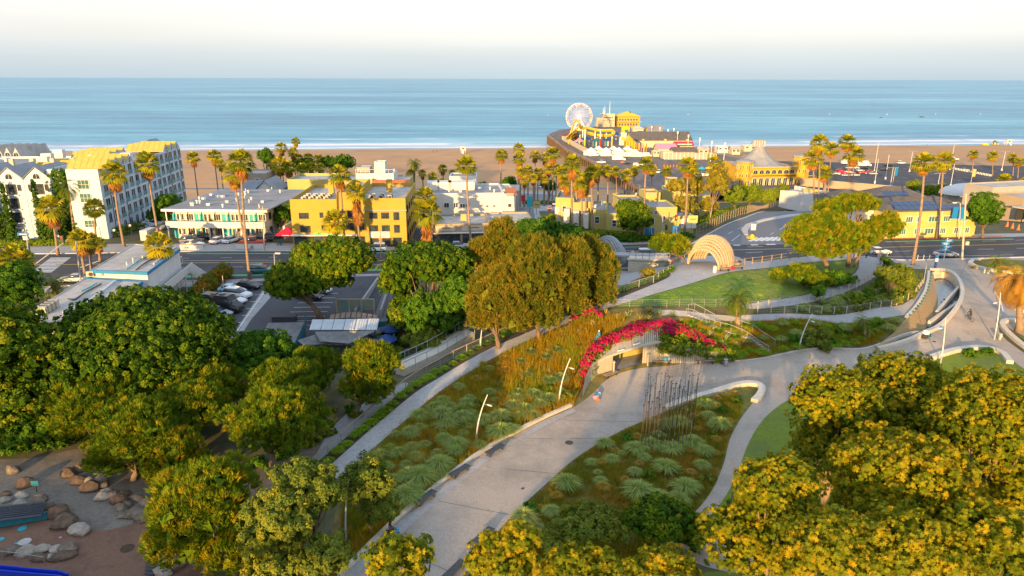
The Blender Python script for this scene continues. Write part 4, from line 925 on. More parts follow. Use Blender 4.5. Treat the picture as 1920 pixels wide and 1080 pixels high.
A = P(1652, 448); B = P(1822, 443); ry = Bld('yellow_building', 'two storey yellow building with dark hip roof and solar panels', A, B, min(A.z,B.z)-.2); Lr = ry.L
ry.block(0, Lr, 0, 12, 0, 6.3, 'yellow2', 'roof_dark', .02); ry.hip(0, Lr, 0, 12, 6.32, 2.4)
ry.block(-6, -.05, 4, 13, 0, 6.0, 'white_wall', 'roof_dark', .02); ry.hip(-6, -.05, 4, 13, 6.02, 1.8, name='side_roof')
ry.block(Lr+.05, Lr+1.8, 1.5, 9, 0, 3.6, 'yellow2', 'roof_pale', .3)
for i, (f_, w_) in enumerate(((.11,2.1),(.27,1.6),(.37,1.2),(.53,2.1),(.68,1.6),(.86,2.0))): ry.win(Lr*f_, -.03, 3.9, w_, 1.2, 0, 3, 1, 'frame_w', 'glass_green')
for i, (f_, w_) in enumerate(((.22,1.4),(.38,1.3),(.51,2.1),(.66,1.3),(.82,1.5),(.92,1.4))): ry.win(Lr*f_, -.03, 1.15, w_, 1.2, 0, 3, 1, 'frame_w', 'glass_green')
for z in (3.8, 1.0): ry.win(-3.5, 3.97, z, 1.4, 1.3, 0, 2, 1, 'frame_w', 'glass_green')
sl = math.atan2(2.4, 6.5)
for r in range(2):
    for k in range(11 if r == 0 else 7):
        o = MB().box((0,0,0), (1.5,1.75,.05)).build('solar_panel', M['solar'], ry.o, (3.6+k*1.58, 1.0+r*1.75, 6.32+(1.5+r*1.75)/6.5*2.4+.12)); o.rotation_euler.x = sl
for x in (.35, .62, .86): ry.part('downpipe', MB().lathe((Lr*x,-.08,0), [(.06,0),(.06,6.3)], 6), 'white_metal')
for (u0,u1,v,z,hh,lb,m_,s_) in ((1560,1640,378,1.5,5.4,'dark roofed house with a blue solar panel left of the yellow building','yellow2',1),(1640,1745,372,2.5,6,'long dark shingle roof behind the yellow building','cream',1)):
    A = onz(u0, v, z); Bq = onz(u1, v, z); bb = Bld('house', lb, A, Bq, z-9)
    bb.block(0, bb.L, 0, 11, 0, 9, m_, 'roof_dark', .02); bb.hip(0, bb.L, 0, 11, 9.02, 2.6)
    for k in range(2):
        o = MB().box((0,0,0), (3.6,2.2,.06)).build('solar_panel', M['solar'], bb.o, (bb.L*.3+k*3.8, 2.0, 10.1)); o.rotation_euler.x = math.atan2(2.6, 6)
A = onz(1862, 352, 4.5); Bq = onz(2000, 345, 4.5); cb = Bld('concrete_building', 'blank beige concrete building at the right edge with a carport', A, Bq, -6)
cb.block(0, cb.L, 0, 9, 0, 10.6, 'greywall', 'roof_pale', .4); cb.block(1, cb.L, -9, -.05, 0, 9.0, 'beige', 'roof_pale', .3)
for x in (2.5, 4.3): cb.win(x, -9.03, 6.4, .5, .8, 0, 1, 1, 'frame_d', 'glass')
cb.part('carport_roof', MB().prism([(-3,-15),(7,-16),(7,-9.1),(-3,-9.1)], 6.6, 6.9), 'cream'); cb.part('carport_shade_box', MB().box((1.0,-9.4,4.6), (5,.5,3)), 'frame_d')  # dark box painted in place of the shade inside the carport
for x in (-2.8, 3, 6.8): cb.part('carport_post', MB().box((x,-15,3), (.3,.3,7.2)), 'white_metal')
cen = onz(1835, 362, -3); dm = MB()
n = 24; prof = [(1.0,0),(.98,.25),(.85,.55),(.62,.8),(.32,.95),(0,1)]
vs = [];
for a_, z_ in prof:
    for k in range(n): vs.append((13*a_*math.cos(2*PI*k/n), 8*a_*math.sin(2*PI*k/n), 3.6*z_))
dm.add(vs, [(i*n+k, i*n+(k+1)%n, (i+1)*n+(k+1)%n, (i+1)*n+k) for i in range(len(prof)-1) for k in range(n)])
r_ = empty('domed_tent', (cen.x, cen.y, -3.2), 'wide white domed roof behind the dark hedge on the right', 'tent')
dm.build('dome', M['white_wall'], r_, smooth=True); MB().lathe((0,0,-9), [(10,0),(10,9)], 20).build('wall', M['greywall'], r_)
for k in range(3): MB().box((6+k*5, 4-k*3, 1.0+k*.1), (6,5,1.2)).build('side_canopy', M['frame_w'], r_)
for x0, x1, y0, dp, H_, lb in ((-175,-112,-84,24,21,'grey office block behind the viewpoint at the left'),(-110,-52.5,-80,26,19,'added unseen pale shade block behind the viewpoint'),(-45.5,-4,-80,26,22,'added unseen beige shade block behind the viewpoint'),(-3,58,-86,24,19,'added unseen white shade block behind the viewpoint'),(60,150,-92,30,21,'added unseen long grey shade block behind the viewpoint at the right')):  # unseen blocks added so the low sun leaves the park ground shaded
    b = Bld('added_shade_block', lb, (x1,y0,0), (x0,y0,0), -2.5); b.block(0, b.L, 0, dp, 0, H_+2.5, 'greywall' if 'grey' in lb else 'beige', 'roof_pale', .8)
    for r_ in range(7): b.part('window_band', MB().box((b.L/2,-.03,4+r_*3.4), (b.L-3,.1,1.6)), 'glass')
    for k in range(3): b.part('roof_plant', MB().box((b.L*(.2+.3*k), dp/2, H_+3.2), (5,4,2.4-k*.6)), 'greywall')
DZ = -13.5
def D(u, v, z=DZ): return onz(u, v, z)
deck = [D(*p).to_2d() for p in ((1026,253),(1060,280),(1130,313),(1190,349),(1240,362),(1520,362),(1520,330),(1405,300),(1312,283),(1262,262),(1216,240),(1130,236),(1050,243))]
pr = empty('pier', (60, 450, DZ), 'long timber pier deck on piles running out over the beach', 'pier')
def plocal(o, x, y, z): return (x-o.location.x, y-o.location.y, z-o.location.z)
mb = MB().prism([(p.x-60, p.y-450) for p in deck], -.9, 0); mb.build('deck', M['deck'], pr)
pl = MB();
for a, b in zip(deck, deck[1:]+deck[:1]):
    n = max(1, int((b-a).length/5))
    for i in range(n):
        p = a.lerp(b, i/n)-Vector((60,450)); pl.lathe((p.x, p.y, -9), [(.28,-3),(.28,8.2)], 6)
        if i % 2 == 0 and a.y > 330: pl.bar((p.x, p.y, -1.2), (p.x+5, p.y+4, -1.2), .35)
tag(pl.build('piles', M['wood_dark'], pr), kind='stuff')
rl = MB()
edge = deck[:5]
for a, b in zip(edge, edge[1:]):
    L_ = (b-a).length; n = max(1, int(L_/4))
    for i in range(n):
        p = a.lerp(b, i/n)-Vector((60,450)); rl.box((p.x, p.y, .55), (.14,.14,1.1))
    pa, pb = a-Vector((60,450)), b-Vector((60,450)); rl.bar((pa.x,pa.y,1.1), (pb.x,pb.y,1.1), .12); rl.bar((pa.x,pa.y,.6), (pb.x,pb.y,.6), .08)
tag(rl.build('railing', M['wood'], pr), kind='stuff')
for i in range(9):
    a = D(1046+i*4.4, 267.5+i*3.6, DZ-2.2); MB().box((a.x-60, a.y-450, -2.4), (.3,2.2,2.4)).build('bay_board', M['cream'], pr)
def dbox(name, label, u0, u1, v, dep, hgt, wall, roof, kind='block', cat='building', wins=0, rise=2.5, z=DZ):
    A, Bq = D(u0, v, z), D(u1, v, z); b = Bld(name, label, A, Bq, z, cat)
    if kind == 'block': b.block(0, b.L, 0, dep, 0, hgt, wall, roof, .4)
    elif kind == 'gable': b.block(0, b.L, 0, dep, 0, hgt, wall, roof, .02); b.gable(0, b.L, 0, dep, hgt+.01, rise, roof, 'x', .6, wall)
    elif kind == 'gabley': b.block(0, b.L, 0, dep, 0, hgt, wall, roof, .02); b.gable(0, b.L, 0, dep, hgt+.01, rise, roof, 'y', .6, wall)
    elif kind == 'hip': b.block(0, b.L, 0, dep, 0, hgt, wall, roof, .02); b.hip(0, b.L, 0, dep, hgt+.01, rise, roof, 1.2)
    for k in range(wins): b.win(b.L*(k+.5)/wins, -.03, hgt*.55, min(1.6, b.L/wins*.6), 1.3, 0, 2, 1, 'frame_w', 'glass')
    return b
b = dbox('arcade', 'long cream arcade hall with low brown roof on the pier', 1184, 1296, 277, 22, 5.0, 'cream', 'roof_dark', 'gable', rise=5.5)
for k in range(3): b.part('dormer', MB().box((8+k*16, -.2, 5.6), (1.6,1.4,1.0)), 'gold')
b = dbox('gatehouse', 'bright yellow gabled facade at the left end of the arcade', 1173, 1188, 285, 8, 7.0, 'yellow3', 'gold', 'gabley', rise=3)
for k in range(4): b.part('post', MB().box((k*1.8+.3, -1.5, 3.5), (.5,.5,7)), 'gold')
b.part('opening', MB().box((b.L/2,-.1,2), (3,.3,3.6)), 'navy')
for k in range(5): b.part('column', MB().box((b.L+1+k*1.4, -4-k*1.2, 3.2), (.6,.6,6.4)), 'gold' if k%2 else 'orange')
b = dbox('restaurant', 'two storey golden restaurant with wide hip roof at the pier end', 1158, 1199, 238, 22, 10.5, 'yellow3', 'gold', 'hip', rise=4.5)
for k in range(7): b.win(2+k*2.9, -.03, 6.2, 1.9, 2.0, 0, 2, 1, 'frame_w', 'glass'); b.win(2+k*2.9, -.03, 1.2, 1.9, 2.4, 0, 2, 1, 'frame_w', 'glass')
b.part('balcony', MB().box((b.L/2,-1.2,5.0), (b.L+3,2.4,.3)).box((b.L/2,-2.3,5.6), (b.L+3,.12,.12)), 'yellow2'); b.part('chimney', MB().box((b.L*.62,8,14.4), (1.6,1.6,1.6)), 'roof_dark')
b = dbox('harbour_house', 'cream block house with a mast between wheel and restaurant', 1129, 1152, 238, 14, 13.0, 'cream', 'roof_pale', 'block')
b.block(-6, -.05, 0, 12, 0, 9.0, 'cream', 'roof_pale', .4)
for k in range(5): b.win(1.6+k*2.1, -.03, 8.6, 1.5, 1.5, 0, 2, 1, 'frame_w', 'glass')
for x, hh in ((8,13),(3,8),(1.5,6)): b.part('mast', MB().tube([(x,5,13),(x,5,13+hh)], [.45,.08], 6), 'white_metal')
b.part('lower_band', MB().box((b.L/2,-.4,6.6), (b.L+.6,.9,.5)), 'beige')
b = dbox('booth', 'yellow arched ride booth beside the restaurant', 1166, 1180, 252, 5, 6.5, 'gold', 'gold', 'block', 'booth')
b.part('arch', MB().lathe((b.L*.6,0,0), [(0,0)], 3) if False else MB().box((b.L*.6,-.2,2.2), (3.2,.5,4.4)), 'teal')
dbox('booth', 'pale pink canopy booth right of the yellow arch booth', 1186, 1206, 252, 9, 5.0, 'cream', 'cream', 'hip', 'booth', rise=2.5)
dbox('ride_station', 'blue and orange ride station behind the arcade roof', 1215, 1244, 258, 10, 3.5, 'gold', 'corr', 'gable', 'ride', rise=6)
dbox('booth', 'low blue covered stall left of the ride station', 1190, 1214, 260, 8, 4.5, 'navy', 'navy', 'hip', 'booth', rise=1.5)
dbox('shop', 'pink striped roofed shop in front of the arcade', 1233, 1268, 291, 12, 4.0, 'cream', 'pink_c', 'gable', 'shop', rise=2.8)
b = dbox('shop', 'shop with a long red sign roof at the right of the pier shops', 1266, 1299, 283, 6, 3.4, 'cream', 'red', 'gable', 'shop', rise=2.6)
b.part('sign_line', MB().box((b.L*.5,-.75,4.6), (10,.15,.5)), 'cloth_white')
b = dbox('shop', 'brown roofed shed in front of the red sign shop', 1262, 1302, 297, 9, 4.0, 'beige', 'roof_dark', 'gable', 'shop', rise=2.5)
dbox('shop', 'plain cream hut left of the brown roofed shed', 1243, 1262, 298, 8, 4.5, 'cream', 'roof_pale', 'block', 'shop')
b = dbox('boarded_fence', 'long grey green boarded fence before the pier shops', 1246, 1325, 299, .4, 4.0, 'greywall', 'greywall', 'block', 'fence')
for k in range(12): b.part('fence_post', MB().box((k*b.L/11, -.2, 2.1), (.3,.3,4.2)), 'white_metal')
for k, (u, v, s, m_, lb) in enumerate(((1225,294,5,'cream','open sided shelter on thin posts beside the pier shops'),(1310,292,8,'cream','low cream hut right of the red sign shop'),(1345,287,9,'white_wall','white hut with a blue cloth on the far right of the pier'),(1372,290,7,'cream','small cream kiosk left of the carousel house'),(1395,284,10,'cream','pale gabled hut behind the carousel cone roof'),(1415,283,8,'white_wall','stepped white hut touching the cone roof'),(1330,299,6,'yellow2','pale yellow ramp hut below the small kiosk'))):
    dbox('hut', lb, u, u+s*2.2, v, 7, 3.4+.4*(k%3), m_, 'roof_pale' if k%2 else m_, 'gable' if k%2 else 'block', 'hut', wins=2, rise=1.8)
A = D(1302,328); r = empty('beer_garden', A, 'teal umbrellas over a white fenced terrace on the pier', 'terrace')
for k in range(3): MB().lathe((k*4,k*1.5,0), [(2.4,3),(.1,4.2),(0,4.2)], 8).lathe((k*4,k*1.5,0), [(.08,0),(.08,3.1)], 6).build('parasol', M['turq'] if k<2 else M['gold'], r)
MB().box((3,-3,.6), (12,.2,1.2)).build('low_wall', M['white_wall'], r)
A, Bq = D(1048,262), D(1090,284); b = Bld('perimeter_wall', 'cream wall along the left side of the funfair', D(1104,290), D(1056,263), DZ, 'wall'); b.part('wall', MB().prism([(0,0),(b.L,0),(b.L,.4),(0,.4)], 0, 3.6), 'cream')
b = Bld('perimeter_wall', 'long white wall in front of the funfair', D(1094,291), D(1203,294), DZ, 'wall'); b.part('wall', MB().prism([(0,0),(b.L,0),(b.L,.4),(0,.4)], 0, 2.8), 'white_wall')
for k, u in enumerate((1108,1122,1136,1150,1160,1176)):
    p = D(u, 290-(k%2)*3); r = empty('tent', p, '', 'tent', 'white tents along the funfair wall');
    MB().add([(-3,-3,2.6),(3,-3,2.6),(3,3,2.6),(-3,3,2.6),(0,0,4.8)], [(0,1,4),(1,2,4),(2,3,4),(3,0,4),(3,2,1,0)]).build('tent_roof', M['cloth_white'], r); MB().box((0,0,1.3), (5.6,5.6,2.6)).build('tent_wall', M['cream'], r)
    r['label'] = ('leftmost pointed white tent by the funfair wall','white tent just right of the leftmost one','white tent below the left coaster posts','white tent below the middle coaster posts','white tent below the right coaster posts','rightmost white tent before the yellow gatehouse')[k]
A = D(1055,262); r = empty('pavilion', A, 'small maroon tent roof left of the big wheel', 'tent')
MB().add([(-1,-4,3.5),(9,-4,3.5),(9,5,3.5),(-1,5,3.5),(6,1,6.2)], [(0,1,4),(1,2,4),(2,3,4),(3,0,4),(3,2,1,0)]).build('roof', mat('maroon_cloth', (.16,.05,.08)), r)
MB().box((4,.5,1.6), (9,8,3.2)).build('wall', M['cream'], r)
wc = onz(1085, 249, DZ); dw = proj(wc)[2]/FPX; RW = 24.5*dw
cz = top(wc, 219)
wr = empty('big_wheel', wc, 'big wheel with coloured gondolas on the pier', 'big wheel')
hub = Vector((0,0,cz-wc.z)); ca, sa = math.cos(R(8)), math.sin(R(8))
def wp(a, r_, o=0): return hub+Vector((ca*math.cos(a)*r_-sa*o, sa*math.cos(a)*r_+ca*o, math.sin(a)*r_))
M['wheel_w'] = mat('wheel_white_paint', (.75,.72,.80)); M['wheel_v'] = mat('wheel_violet_paint', (.50,.42,.68))
for o in (-1.2, 1.2):
    f = MB(); f.tube([wp(2*PI*k/40, RW, o) for k in range(41)], .2, 5, False); f.tube([wp(2*PI*k/40, RW*.9, o) for k in range(41)], .12, 5, False); f.build('rim', M['wheel_w'], wr)
for k in range(40):
    a = 2*PI*k/40; s_ = MB(); s_.bar(wp(a, 1, -1.2), wp(a, RW, -1.2), .13); s_.bar(wp(a, 1, 1.2), wp(a, RW, 1.2), .13); s_.build('spoke', M['wheel_v'] if k%2 else M['wheel_w'], wr)
MB().tube([wp(0,0,-2.2), wp(0,0,2.2)], 1.3, 12).build('hub', M['wheel_w'], wr)
for s in (-1,1):
    for o in (-2.2, 2.2): MB().bar(wp(0,0,o), Vector((s*7*ca-sa*o*1.6, s*7*sa+ca*o*1.6, 0)), .6).build('leg', M['wheel_w'], wr)
for k in range(20):
    p = wp(2*PI*(k+.5)/20, RW*.93); g = MB(); g.lathe((p.x,p.y,p.z-1.3), [(0,-.9),(.9,-.7),(1.15,0)], 8).lathe((p.x,p.y,p.z-1.3), [(1.3,1.5),(.1,2.2),(0,2.2)], 8).bar((p.x,p.y,p.z-1.4),(p.x,p.y,p.z+.8),.1); g.build('gondola', M[('red','gold')[k%2]], wr)
cr_ = D(1106, 290); co = empty('roller_coaster', cr_, 'yellow track roller coaster on striped posts on the pier', 'roller coaster')
def cl(u, v, hgt): p = onz(u, v, DZ+hgt); return Vector((p.x-cr_.x, p.y-cr_.y, hgt))
def trk(pts):
    t = MB(); P_ = [Vector(p) for p in pts]
    q = []
    for i in range(len(P_)-1):
        p0, p1, p2, p3 = P_[max(i-1,0)], P_[i], P_[i+1], P_[min(i+2,len(P_)-1)]
        for k in range(6):
            s = k/6; q.append(.5*((2*p1)+(p2-p0)*s+(2*p0-5*p1+4*p2-p3)*s*s+(3*p1-p0-3*p2+p3)*s**3))
    q.append(P_[-1])
    for o in (-.9, .9): t.tube([p+Vector((0,o,0)) for p in q], .42, 5, False)
    t.tube([p-Vector((0,0,.8)) for p in q], .6, 5, False)
    for p in q[::1]: t.bar(p+Vector((0,-.9,0)), p+Vector((0,.9,0)), .16); t.bar(p, p-Vector((0,0,.8)), .2)
    t.build('track', M['gold'], co); return q
H1 = [cl(1062,262,1.5), cl(1070,248,9), cl(1078,226,17), cl(1085,228,17.5), cl(1090,240,12), cl(1100,238,13.5), cl(1122,243,12.5), cl(1148,243,12.5)]
H2 = [cl(1148,243,12.5), cl(1152,248,11), cl(1140,253,8.5), cl(1110,251,8.5), cl(1098,246,9)]
H3 = [cl(1066,268,1), cl(1074,252,7), cl(1084,238,12), cl(1092,236,13.5), cl(1098,247,9), cl(1112,250,8), cl(1128,264,3)]
for H_ in (H1, H2, H3): trk(H_)
for k in range(16):
    a_ = cl(1062+k*1.7, 264-k*.3, .5); b_ = cl(1063+k*1.6, 256-k*1.6+(k>9)*(k-9)*2.2, 6+k*.75-(k>9)*(k-9)*1.4); MB().bar(a_, b_, .4).bar(a_, b_+Vector((1.6,0,-1)), .3).build('lattice_leg', M['gold'], co)
for j, (u, vb, vt) in enumerate(((1096,281,242),(1125,277,243),(1147,276,243),(1092,272,243),(1084,268,238),(1076,266,237),(1080,264,238),(1087,270,240),(1115,275,246),(1136,274,246))):
    b0 = onz(u, vb, DZ); tz = top(b0, vt); p = b0-cr_; hh = tz-DZ
    o = MB().lathe((0,0,0), [(.5,0),(.5,hh*.5)], 7).build('post_foot', M[('gold','red','gold','teal','turq')[j%5]], co, p); MB().lathe((0,0,0), [(.5,hh*.5),(.5,hh)], 7).build('post_top', M['white_metal'], o)
for u, v, m_, lb in ((1098,272,'navy','dark blue ride frame below the coaster'),(1118,275,'teal','teal ride with hanging arms below the coaster'),(1140,274,'navy','dark blue canopy ride right below the coaster'),(1086,276,'pink_c','pink ride canopy near the left coaster posts'),(1110,262,'red','red swing ride behind the coaster posts'),(1155,262,'navy','navy ride roof just right of the coaster'),(1167,272,'cream','white ticket tower with a yellow sun sign')):
    p = D(u, v); r = empty('ride', p, lb, 'ride')
    if m_ == 'cream': MB().box((0,0,4.5), (5,3,9)).build('tower', M['white_wall'], r); MB().lathe((0,0,0), [(0,0),(1.5,0),(1.5,.2),(0,.2)], 12).build('sun_sign', M['gold'], r, (0,-1.6,5)).rotation_euler.x = PI/2
    else:
        MB().lathe((0,0,0), [(4.2,4.2),(.2,6.4),(0,6.4)], 10).build('canopy', M[m_], r); MB().lathe((0,0,0), [(.5,0),(.5,4.8)], 8).build('mast', M['white_metal'], r)
        for k in range(8): a = k*PI/4; MB().bar((3.6*math.cos(a),3.6*math.sin(a),0), (3.6*math.cos(a),3.6*math.sin(a),4.3), .2).build('post', M['metal' if k%2 else m_], r)
pls = []
for u, vb, vt in ((1221,258,236),(1236,262,238),(1251,270,242),(1269,277,246),(1289,283,252),(1310,291,258),(1332,303,264),(1357,300,267),(1262,266,240)):
    p = D(u, vb); hh = top(p, vt)-p.z; r = empty('pier_light', p, '', 'lamp post', 'tall lights along the pier rail')
    MB().lathe((0,0,0), [(.22,0),(.16,hh)], 6).build('pole', M['white_metal'], r); MB().lathe((0,0,hh-2.2), [(.1,0),(.55,.5),(.55,1.9),(0,2.2)], 6).build('head', M['frame_w'], r); pls.append((u, r))
ordl([r for _, r in sorted(pls, key=lambda q: q[0])], '{} tall white pole light on the pier rail before the sea')
A = onz(1400, 352, -14.5); Bq = onz(1492, 350, -14.5)
hp = Bld('carousel_house', 'golden yellow carousel house with corner towers and grey cone roof', A, Bq, -14.8); Lh = hp.L
hp.block(0, Lh, 0, Lh, 0, 9.6, 'yellow3', 'roof_grey', .3)
prof = [(Lh*.52,0),(Lh*.43,.9),(Lh*.33,2.1),(Lh*.24,3.6),(Lh*.16,5.6),(Lh*.10,7.8),(Lh*.08,8.6)]
hp.part('cone_roof', MB().lathe((Lh*.44, Lh*.5, 9.6), prof, 12), 'roof_grey')
hp.part('cupola', MB().lathe((Lh*.44, Lh*.5, 18.0), [(2.2,0),(2.2,3.0),(2.45,3.0),(2.45,3.3),(0,3.5)], 12), 'roof_grey')
for k in range(12): a = k*PI/6; hp.part('cupola_rib', MB().box((Lh*.44+2.3*math.cos(a), Lh*.5+2.3*math.sin(a), 19.5), (.12,.12,2.9)), 'frame_w')
for tx, th in ((-1.2,12.2),(Lh+2.2,14.4)):
    pr_ = [(3.9,0),(3.9,th)]; hp.part('corner_tower', MB().lathe((tx, 1.5, 0), pr_, 8), 'yellow3'); hp.part('tower_roof', MB().lathe((tx, 1.5, th), [(4.5,0),(4.4,.4),(2,1.0),(0,1.2)], 8), 'roof_grey')
    for k in range(5):
        a = -PI/2+(k-2)*PI/4; x, y = tx+3.95*math.cos(a)*.93, 1.5+3.95*math.sin(a)*.93
        hp.win(x, y, th-3.4, 1.7, 2.4, a+PI/2, 2, 1, 'frame_w', 'glass', arch=True); hp.win(x, y, 5.6 if th < 14 else 7.2, 2.0, 1.7, a+PI/2, 2, 1, 'frame_w', 'glass', arch=True); hp.win(x, y, .6, 2.0, 3.6, a+PI/2, 2, 1, 'frame_w', 'glass', arch=True)
for k in range(7):
    x = 3.6+(Lh-6.4)*k/6; hp.win(x, -.04, 6.6, 2.3, 1.9, 0, 3, 1, 'frame_w', 'glass', arch=True); hp.win(x, -.04, .6, 2.2, 4.2, 0, 2, 1, 'frame_w', 'navy' if k == 3 else 'glass', .2, arch=True)
hp.part('string_course', MB().box((Lh/2,-.25,5.7), (Lh,.5,.35)), 'wood_dark'); hp.part('eaves', MB().box((Lh/2,-.3,9.7), (Lh+.5,.7,.3)), 'cream')
hp.block(Lh+2, Lh+16, 3, 12, 0, 3.8, 'yellow3', 'roof_dark', .3, 'side_wall', 'side_roof')
b = Bld('white_ramp_wall', 'white angled wall and terrace right of the carousel house', onz(1462,366,-8.5), onz(1560,372,-6), -13, 'wall')
b.part('wall', MB().prism([(0,0),(b.L,0),(b.L,.5),(0,.5)], 0, [6.4,8.4,8.4,6.4]), 'white_wall'); b.part('terrace', MB().prism([(0,.6),(b.L,.6),(b.L+4,9),(-2,9)], 0, 6.0), 'roof_pale'); b.part('side_wall', MB().prism([(-2,9.1),(b.L+4,9.1),(b.L+4,9.5),(-2,9.5)], 0, 7.4), 'white_wall'); b.part('hut', MB().box((b.L*.4,5,7), (4,3,2)), 'yellow2')
b = Bld('overpass', 'long low concrete overpass crossing behind the tall palms', onz(1500,342,-11.5), onz(1700,350,-9.5), -13, 'bridge')
b.part('parapet', MB().prism([(0,0),(b.L,0),(b.L,.5),(0,.5)], 0, 3.4), 'beige'); b.part('roadbed', MB().prism([(0,.6),(b.L,.6),(b.L,8),(0,8)], 1.5, 2.3), 'asphalt')
for k in range(6): b.part('pier_column', MB().box((3+k*b.L/6, 4, -1.5), (1,4,6)), 'greywall')
for u, v, lb in ((869,284,'small white lifeguard hut on the open sand'),(1889,269,'pale lifeguard hut at the far right by the surf')):
    p = P(u, v+3); r = empty('lifeguard_tower', p, lb, 'hut'); MB().box((0,0,3.4), (4,3.4,2.4)).box((0,-.3,4.75), (4.8,4.6,.2)).build('cabin', M['white_wall'], r)
    for x in (-1.6,1.6):
        for y in (-1.4,1.4): MB().box((x,y,1.1), (.2,.2,2.3)).build('leg', M['white_metal'], r)
    MB().bar((0,-1.8,2.2),(0,-5,0),1.2,.1).build('ramp', M['white_metal'], r); MB().box((0,-1.73,3.4), (1.8,.06,1.1)).build('window', M['glass'], r)
p = P(1866, 271); r = empty('tractor', p, 'yellow and dark green tractor near the far right surf', 'tractor', rz=.1)
MB().box((0,0,1.6), (4,1.6,1.1)).box((-.8,0,2.7), (1.5,1.5,1.6)).build('body', M['teal'], r)
for x, q in ((-1.3,1.0),(1.6,.7)):
    for y in (-1,1): o = MB().lathe((0,0,-.2), [(q,0),(q,.4),(q*.5,.42),(0,.42)], 12).build('wheel', M['gold'], r, (x,y,q)); o.rotation_euler.x = PI/2
p = P(1847,273); r = empty('beach_rake', p, 'yellow beach rake lying left of the tractor', 'machine'); MB().box((0,0,.9), (5,2,1)).bar((-2,0,1.4),(-4,0,2.4),.3).build('body', M['gold'], r)
for k, (u, v) in enumerate(((1652,220),(1728,219),(1730,219.3))):
    p = onz(u, v, -20.6); o = MB().box((0,0,0), (5 if k else 3, 3, 1.0)).build('breakwater_rock', M['rock2'], None, p); tag(o, ('small dark rock breaking the water','long dark rock breaking the water right of the small one','dark rock beside the long one in the water')[k], 'rock')
for k, (u, v) in enumerate(((1027,217),(1290,215),(1555,215),(1663,215),(1754,215),(1838,214))):
    p = onz(u, v, -21); r = MB().lathe((0,0,0), [(0,-.3),(.5,0),(.5,.7),(.15,1.8),(0,2)], 8).build('buoy', M['white_metal'], None, p); tag(r, ordn(k)+' white buoy from the left on the open water', 'buoy', 'buoys on the water')
ls = []
for u, vb, vt, tt in ((1639,317,268,1),(1705,316,284,1),(1781,312,271,1),(1782,344,304,1),(1878,314,284,1),(1755,362,325,1),(1660,330,290,0),(1669,345,314,1),(1640,338,298,0)):
    p = P(u, vb+6); hh = top(p, vt)-p.z; r = empty('car_park_light', p, '', 'lamp post', 'lamp posts in the beach car park')
    MB().lathe((0,0,0), [(.45,0),(.4,1.2),(.14,1.3),(.1,hh)], 8).build('pole', M['white_metal'], r)
    if tt: MB().box((0,0,hh), (4.5,.16,.16)).box((-2.2,0,hh-.1), (.9,.5,.2)).box((2.2,0,hh-.1), (.9,.5,.2)).build('cross_arm', M['metal'], r)
    ls.append((u, r))
ordl([r for _, r in sorted(ls, key=lambda q: q[0])], '{} tall pale lamp post in the beach car park')
for u, vb, vt, m_ , lb in ((1673,346,314,'blue_sign','pole with blue banner at the edge of the beach car park'),(1819,345,316,'yellow2','pole with pale yellow banner above the domed roof')):
    p = P(u, vb+4); hh = top(p, vt)-p.z; r = empty('banner_pole', p, lb, 'banner pole'); MB().lathe((0,0,0), [(.14,0),(.1,hh)], 8).build('pole', M['cream'], r); MB().box((.8,0,hh-2.2), (1.5,.08,3.8)).build('banner', M[m_], r)
def fence(name, label, px, sp=2.0, hg=1.1, post='grey_metal', rail='grey_metal', rails=(1.08,), cables=(.25,.5,.8), pw=.09, rw=.07, cat='fence', world=None, zs=None, lift=0, top_w=None):
    pts = world or [P(*p) for p in px]
    q = [pts[0]]
    for a, b in zip(pts, pts[1:]):
        n = max(1, round((b-a).length/sp)); q += [a.lerp(b, (k+1)/n) for k in range(n)]
    for p in q: p.z = (h(p.x, p.y) if world is None and zs is None else p.z)+lift
    o0 = q[0].copy(); r = empty(name, o0, label, cat)
    pm = MB().box((0,0,hg/2-.1), (pw,pw,hg+.2)).mesh('post', M[post])
    for p in q: link('post', pm, r, p-o0)
    for z in rails:
        t = MB()
        for a, b in zip(q, q[1:]): t.bar(a-o0+Z1*z, b-o0+Z1*z, top_w or rw, rw)
        t.build('rail', M[rail], r)
    for z in cables:
        t = MB()
        for a, b in zip(q, q[1:]): t.bar(a-o0+Z1*z, b-o0+Z1*z, .022)
        t.build('cable', M['metal'], r)
    return r
fence('railing', 'long grey railing following the planted strip left of the upper walkway', [(588,878),(640,829),(690,786),(740,744),(800,701),(850,673),(900,650),(960,623),(1030,592),(1100,568),(1170,547),(1225,530),(1252,512)], 2.4, 1.15, 'grey_metal', 'wood', top_w=.16)
fence('railing', 'timber post railing between shell lattice and road', [(1349,500),(1380,499),(1410,495),(1464,488),(1530,481),(1585,477)], 2.2, 1.2, 'wood', 'wood', (1.1,.55), (), .14, .06)
fence('railing', 'short timber railing between bridge and shell lattice', [(1256,500),(1275,492),(1290,486)], 1.8, 1.2, 'wood', 'wood', (1.1,.55), (), .14, .06)
fence('cable_fence', 'thin cable fence along the bottom edge of the hill lawn', [(1140,574),(1180,576.5),(1250,576.5),(1320,575),(1385,571)], 2.0, 1.1, 'metal', 'metal', (1.08,), (.3,.6,.85), .06, .04)
fence('cable_fence', 'cable fence curving up along the ramp path', [(1400,581),(1440,576),(1500,569),(1560,556),(1605,541),(1640,522),(1653,502),(1645,484)], 2.0, 1.1, 'cream', 'metal', (1.08,), (.3,.6,.85), .09, .04)
fence('cable_fence', 'cable fence along the terrace path between the two planted beds', [(1420,587),(1470,588),(1540,587.5),(1610,585),(1670,577),(1712,558),(1731,532),(1735,508)], 2.2, 1.1, 'cream', 'metal', (1.08,), (.3,.6,.85), .09, .04)
